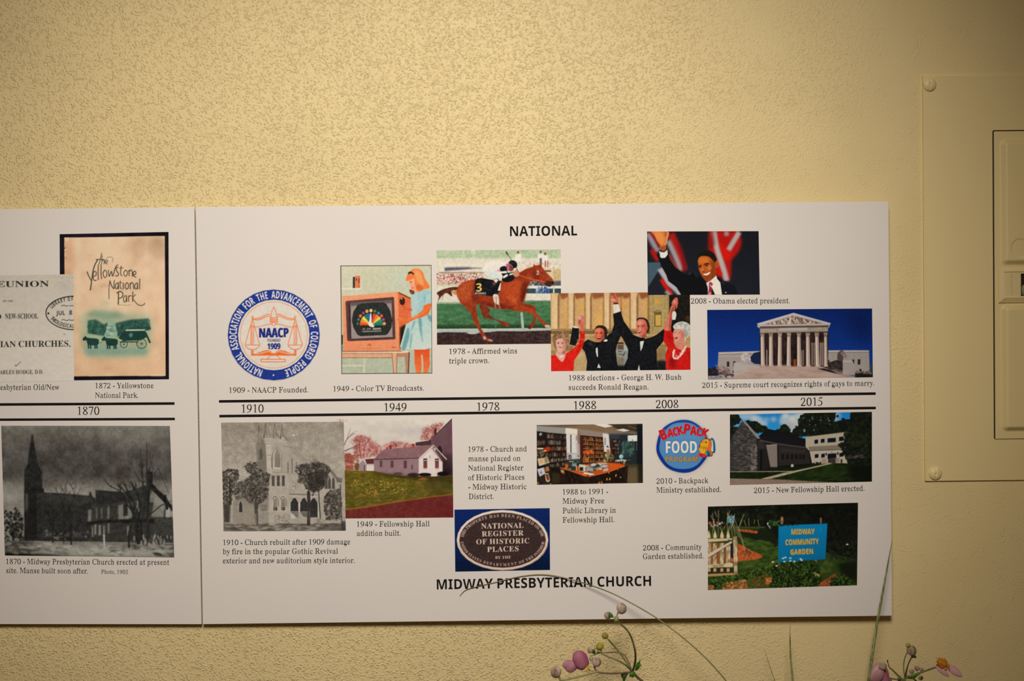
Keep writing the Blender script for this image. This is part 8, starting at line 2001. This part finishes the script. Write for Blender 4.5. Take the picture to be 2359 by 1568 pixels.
def make_left_anemone():
    Y = -.105
    q = lambda x, y, d=0.0: at(1250 + x / 7.92, 1370 + y / 7.92, Y + d)
    s = lambda v: v / 7.92 * MM * .94
    st = lambda v: s(v) * .82
    root = tag(empty('anemone_stalk', Vector(tuple(q(2240, 2450)))), 'branching flower stalk with magenta bloom and round buds, below church heading on board', 'flower')
    node = q(1640, 1400)
    tube(spline([node, q(1720, 1490), q(1830, 1585), q(1950, 1700), q(2080, 1900), q(2180, 2150), q(2240, 2450)], 10), [st(26), st(30), st(34)], M_STEM, 'stem', root)
    tube(spline([node, q(1690, 1210, -.01), q(1685, 1010, -.02), q(1620, 780, -.02), q(1540, 640, -.015), q(1440, 545, -.01), q(1370, 480, -.005)]), [st(26), st(20), st(19)], M_STEM, 'branch', root)
    tube(spline([node, q(1500, 1185, .01), q(1340, 970, .01), q(1190, 800, .005)]), [st(24), st(17), st(19)], M_GREENSTEM, 'branch', root)
    tube(spline([node, q(1500, 1265, -.012), q(1300, 1165, -.012), q(1150, 1105, -.01), q(1075, 1055, -.008), q(1055, 1010, -.008)]), [st(24), st(17), st(22)], M_GREENSTEM, 'branch', root)
    tube(spline([q(1610, 1320), q(1520, 1130, .03), q(1430, 1062, .034), q(1330, 1044, .035), q(1110, 1052, .035), q(960, 1075, .03)]), [st(15), st(14), st(12)], M_MAUVESTEM, 'branch', root)
    tube(spline([node, q(1440, 1424, -.012), q(1250, 1428, -.02), q(1080, 1420, -.025), q(1000, 1395, -.025), q(955, 1345, -.022), q(945, 1290, -.02)]), [st(24), st(20), st(22)], M_MAUVESTEM, 'branch', root)
    tube(spline([q(1010, 1400, -.025), q(860, 1435, -.03), q(620, 1500, -.035), q(360, 1550, -.035), q(310, 1520, -.035), q(285, 1470, -.035)]), [st(22), st(24), st(28)], M_PALESTEM, 'branch', root)
    tube(spline([q(870, 1110, -.01), q(960, 1090, -.005), q(980, 1060, 0), q(1060, 1050, -.008)]), st(14), M_PALESTEM, 'branch', root)
    # top of the tall branch
    tube([q(1345, 440), q(1355, 380), q(1375, 320)], st(18), M_PALESTEM, 'branch', root)
    for x, y, rx, rz, rot, d in ((1440, 245, 93, 104, 8, -.006), (1190, 372, 70, 68, 40, 0), (865, 1010, 50, 54, 0, -.006), (975, 950, 36, 40, 0, .01), (985, 1222, 84, 90, -6, -.024), (890, 1165, 40, 46, 10, -.012), (240, 1405, 98, 104, -4, -.036)):
        blob(q(x, y, d), s(rx), s(rz), s(rx), M_BUD, 'bud', root, rot, .012, int(x), 28, 0, 3)
    blob(q(1345, 432, -.004), s(48), s(52), s(46), M_PALESTEM, 'bud', root)
    blob(q(1140, 745, .005), s(62), s(60), s(60), M_SEEDD, 'seed_head', root, 0, .02, 3)
    blob(q(1045, 932, -.008), s(71), s(68), s(68), M_SEED, 'seed_head', root, 0, .02, 4)
    blob(q(1035, 1015, -.006), s(52), s(34), s(46), M_PALESTEM, 'collar', root)
    # bloom
    petal(q(600, 1360, -.03), q(400, 1210, -.026), s(112), s(90), M_PALEPETAL, 'petal', root)
    petal(q(780, 1340, -.024), q(590, 1020, -.018), s(140), s(120), M_PALEPETAL, 'petal', root)
    blob(q(690, 1185, -.03), s(142), s(172), s(95), M_PETAL, 'petal', root, 14, .004, 5, 30)
    blob(q(500, 1290, -.026), s(140), s(92), s(60), M_PALEPETAL, 'petal', root, -14, .004, 6, 30)
    for k in range(9):
        a = math.radians(-70 + k * 16)
        p0, L_ = q(770, 1320, -.03), s(70 + 18 * (k % 3))
        p1 = p0 + np.array([math.cos(a) * L_, -.002, math.sin(a) * L_ - s(14)])
        tube([p0, (p0 + p1) / 2 + np.array([0, -.001, .0006]), p1], s(7), M_YSTAMEN, 'stamen', root, n=6)
    tube(spline([q(800, 1300, -.02), q(860, 1370, -.025), q(920, 1390, -.025)]), st(16), M_PALESTEM, 'branch', root)
    # bracts
    bx = lambda L: [(1250 + x / 7.92, 1370 + y / 7.92) for x, y in L]
    bract(bx([(1730, 1290)])[0], bx([(1680, 1385), (1692, 1300), (1720, 1235), (1750, 1225), (1785, 1165), (1780, 1235), (1808, 1295), (1772, 1310), (1765, 1345), (1722, 1375)]), Y - .004, M_LEAF, 'bract', root)
    bract(bx([(1640, 1450)])[0], bx([(1580, 1440), (1610, 1410), (1660, 1395), (1700, 1420), (1680, 1480), (1650, 1510), (1620, 1495), (1590, 1500)]), Y - .008, M_LEAF, 'bract', root)
    bract(bx([(1490, 1480)])[0], bx([(1430, 1445), (1500, 1425), (1570, 1430), (1530, 1490), (1500, 1570), (1470, 1620), (1462, 1540), (1430, 1480)]), Y - .006, M_DLEAF, 'bract', root)
    bract(bx([(1245, 360)])[0], bx([(1200, 330), (1230, 310), (1270, 345), (1300, 400), (1270, 420), (1220, 400)]), Y - .012, M_LEAF, 'bract', root)
    bract(bx([(1325, 490)])[0], bx([(1300, 460), (1330, 470), (1370, 480), (1350, 500), (1320, 540), (1305, 520)]), Y - .006, M_LEAF, 'bract', root)
    bract(bx([(935, 1030)])[0], bx([(900, 1060), (910, 1000), (940, 985), (970, 1030), (960, 1080), (925, 1075)]), Y - .01, M_DLEAF, 'bract', root)
    return root


def make_right_anemone():
    Y = -.115
    q = lambda x, y, d=0.0: at(1960 + x / 8.134, 1460 + y / 8.134, Y + d)
    s = lambda v: v / 8.134 * MM * .93
    st = lambda v: s(v) * .85
    root = tag(empty('anemone_stalk', Vector(tuple(q(700, 1950)))), 'flower stalk with orange-centred pink bloom, nearest the electrical panel', 'flower')
    node = q(1020, 810)
    tube(spline([node, q(1000, 900), q(970, 1060), q(900, 1300), q(800, 1600), q(700, 1950)], 10), [st(30), st(32), st(34)], M_GREENSTEM, 'stem', root)
    tube(spline([node, q(1045, 680, -.006), q(1075, 570, -.006), q(1120, 470, -.004), q(1145, 420, -.002)]), [st(22), st(16), st(18)], M_STEM, 'branch', root)
    tube(spline([q(1010, 800), q(990, 640, .01), q(1000, 500, .012), q(1030, 400, .01), q(1070, 330, .006)]), [st(16), st(13), st(10)], M_GREENSTEM, 'branch', root)
    tube(spline([q(1000, 880), q(900, 790), q(800, 690), q(725, 620), q(700, 550), q(688, 490)]), [st(26), st(16), st(9)], M_GREENSTEM, 'branch', root)
    tube(spline([node, q(1180, 770, -.005), q(1320, 715, -.008), q(1450, 670, -.01), q(1570, 630, -.01), q(1650, 610, -.008)]), [st(30), st(24), st(16)], M_GREENSTEM, 'branch', root)
    tube(spline([q(960, 860), q(860, 850, .008), q(760, 830, .008)]), st(14), M_MAUVESTEM, 'branch', root)
    tube(spline([q(1020, 820), q(1150, 830, .01), q(1230, 880, .01)]), st(16), M_GREENSTEM, 'branch', root)
    blob(q(688, 505), s(14), s(26), s(14), M_DLEAF, 'bud', root)
    blob(q(1125, 312, -.004), s(80), s(96), s(76), M_BUD, 'bud', root, 18, .012, 12, 28, 0, 3)
    blob(q(1180, 300, .002), s(46), s(84), s(50), M_MAUVESTEM, 'sepal', root, 14)
    blob(q(1075, 207, -.006), s(48), s(38), s(44), M_SEED, 'seed_head', root, 20, .02, 13)
    bract((1960 + 1185 / 8.134, 1460 + 415 / 8.134), [(1960 + x / 8.134, 1460 + y / 8.134) for x, y in ((1130, 400), (1180, 375), (1220, 400), (1235, 450), (1190, 445), (1150, 450))], Y - .004, M_DLEAF, 'bract', root)
    # closed pink bloom at the left with a bud before it
    blob(q(545, 770, .004), s(172), s(240), s(120), M_PALEPETAL, 'petal', root, 3, .004, 21, 30)
    blob(q(610, 830, -.003), s(112), s(220), s(100), M_PETAL, 'petal', root, 8, .004, 22, 30)
    blob(q(500, 790, -.006), s(135), s(205), s(95), M_ROSE, 'petal', root, -8, .004, 23, 30)
    petal(q(430, 900, -.012), q(600, 640, -.016), s(95), s(50), M_PALEPETAL, 'petal', root)
    blob(q(600, 602, -.016), s(76), s(70), s(70), M_BUD, 'bud', root, 30, .012, 24, 28, 0, 3)
    for x, y, r in ((1240, 640, 50), (1325, 665, 38), (1140, 700, 46), (1310, 820, 46), (910, 850, 40), (725, 850, 44)):
        blob(q(x, y, .012), s(r), s(r), s(r), M_BUD, 'bud', root, 0, .01, x, 20, 0, 3)
    bract((1960 + 1170 / 8.134, 1460 + 800 / 8.134), [(1960 + x / 8.134, 1460 + y / 8.134) for x, y in ((1060, 810), (1130, 770), (1210, 770), (1250, 720), (1300, 750), (1230, 800), (1180, 850), (1100, 840))], Y - .01, M_LEAF, 'bract', root)
    # open bloom seen from the side
    petal(q(1600, 575, -.010), q(1835, 795, -.014), s(62), s(30), M_ROSE, 'petal', root)
    petal(q(1815, 590, -.008), q(2085, 800, -.014), s(74), s(44), M_ROSE, 'petal', root)
    rg = random.Random(3)
    c = q(1715, 545, -.012)
    blob(c, s(100), s(92), s(70), M_STAMEN, 'stamen_cluster', root, -38, .06, 31, 30)
    for k in range(46):
        t, rr = rg.uniform(0, 6.28), rg.uniform(.66, 1.02)
        p1 = c + np.array([math.cos(t) * s(132) * rr, -s(60) * rg.uniform(-.1, 1), math.sin(t) * s(108) * rr])
        p1[2] -= (p1[0] - c[0]) * .45
        blob(p1, s(12), s(12), s(11), M_STAMEN if k % 3 else M_YSTAMEN, 'stamen', root, seg=10)
    return root


def blade(name_label, pts, w, mat, group=None):
    """pts: (px, py, depth) from the tip down to the foot, below the edge of the photo"""
    P = [at(x, y, d) for x, y, d in pts]
    root = tag(empty('grass_blade', Vector(tuple(P[-1]))), name_label, 'grass', group)
    tube(spline(P, 14), w, mat, 'blade', root, flat=.3, n=8)
    return root


make_left_anemone()
make_right_anemone()
blade('long grass blade arching across the church heading on the white board', [(1059, 1372, -.0185), (1071, 1360, -.0182), (1090, 1353, -.0180), (1140, 1341, -.0184), (1200, 1327, -.0190), (1255, 1323, -.0200), (1310, 1333, -.0230), (1390, 1358, -.035), (1455, 1389, -.047), (1530, 1435, -.064), (1610, 1500, -.085), (1672, 1567, -.105), (1720, 1640, -.12), (1755, 1730, -.13), (1775, 1850, -.135)],
      [.0003, .0006, .0007, .0008, .0009, .0010, .0011, .0012], M_DRYBLADE)
blade('tall grass blade crossing the lower right corner of the white board', [(2055, 1245, -.05), (2047, 1290, -.052), (2037, 1345, -.056), (2026, 1405, -.062), (2015, 1470, -.07), (2005, 1540, -.08), (1998, 1600, -.088), (1990, 1700, -.095), (1984, 1840, -.10)],
      [.0003, .0010, .0015, .0019, .0023, .0025, .0026, .0026], M_BLADE)
blade('short green grass blade standing upright below the garden picture', [(1820, 1437, -.06), (1820, 1470, -.062), (1821, 1505, -.064), (1824, 1545, -.068), (1829, 1590, -.072), (1838, 1680, -.08), (1848, 1830, -.09)],
      [.0003, .0010, .0014, .0016, .0017, .0018], M_BLADE)
blade('thinnest pale grass blade, leaning left of the short green blade', [(1762, 1495, -.03), (1768, 1518, -.034), (1777, 1545, -.038), (1788, 1580, -.044), (1806, 1670, -.055), (1825, 1820, -.07)],
      [.0002, .0004, .0006, .0007, .0008], M_DRYBLADE)
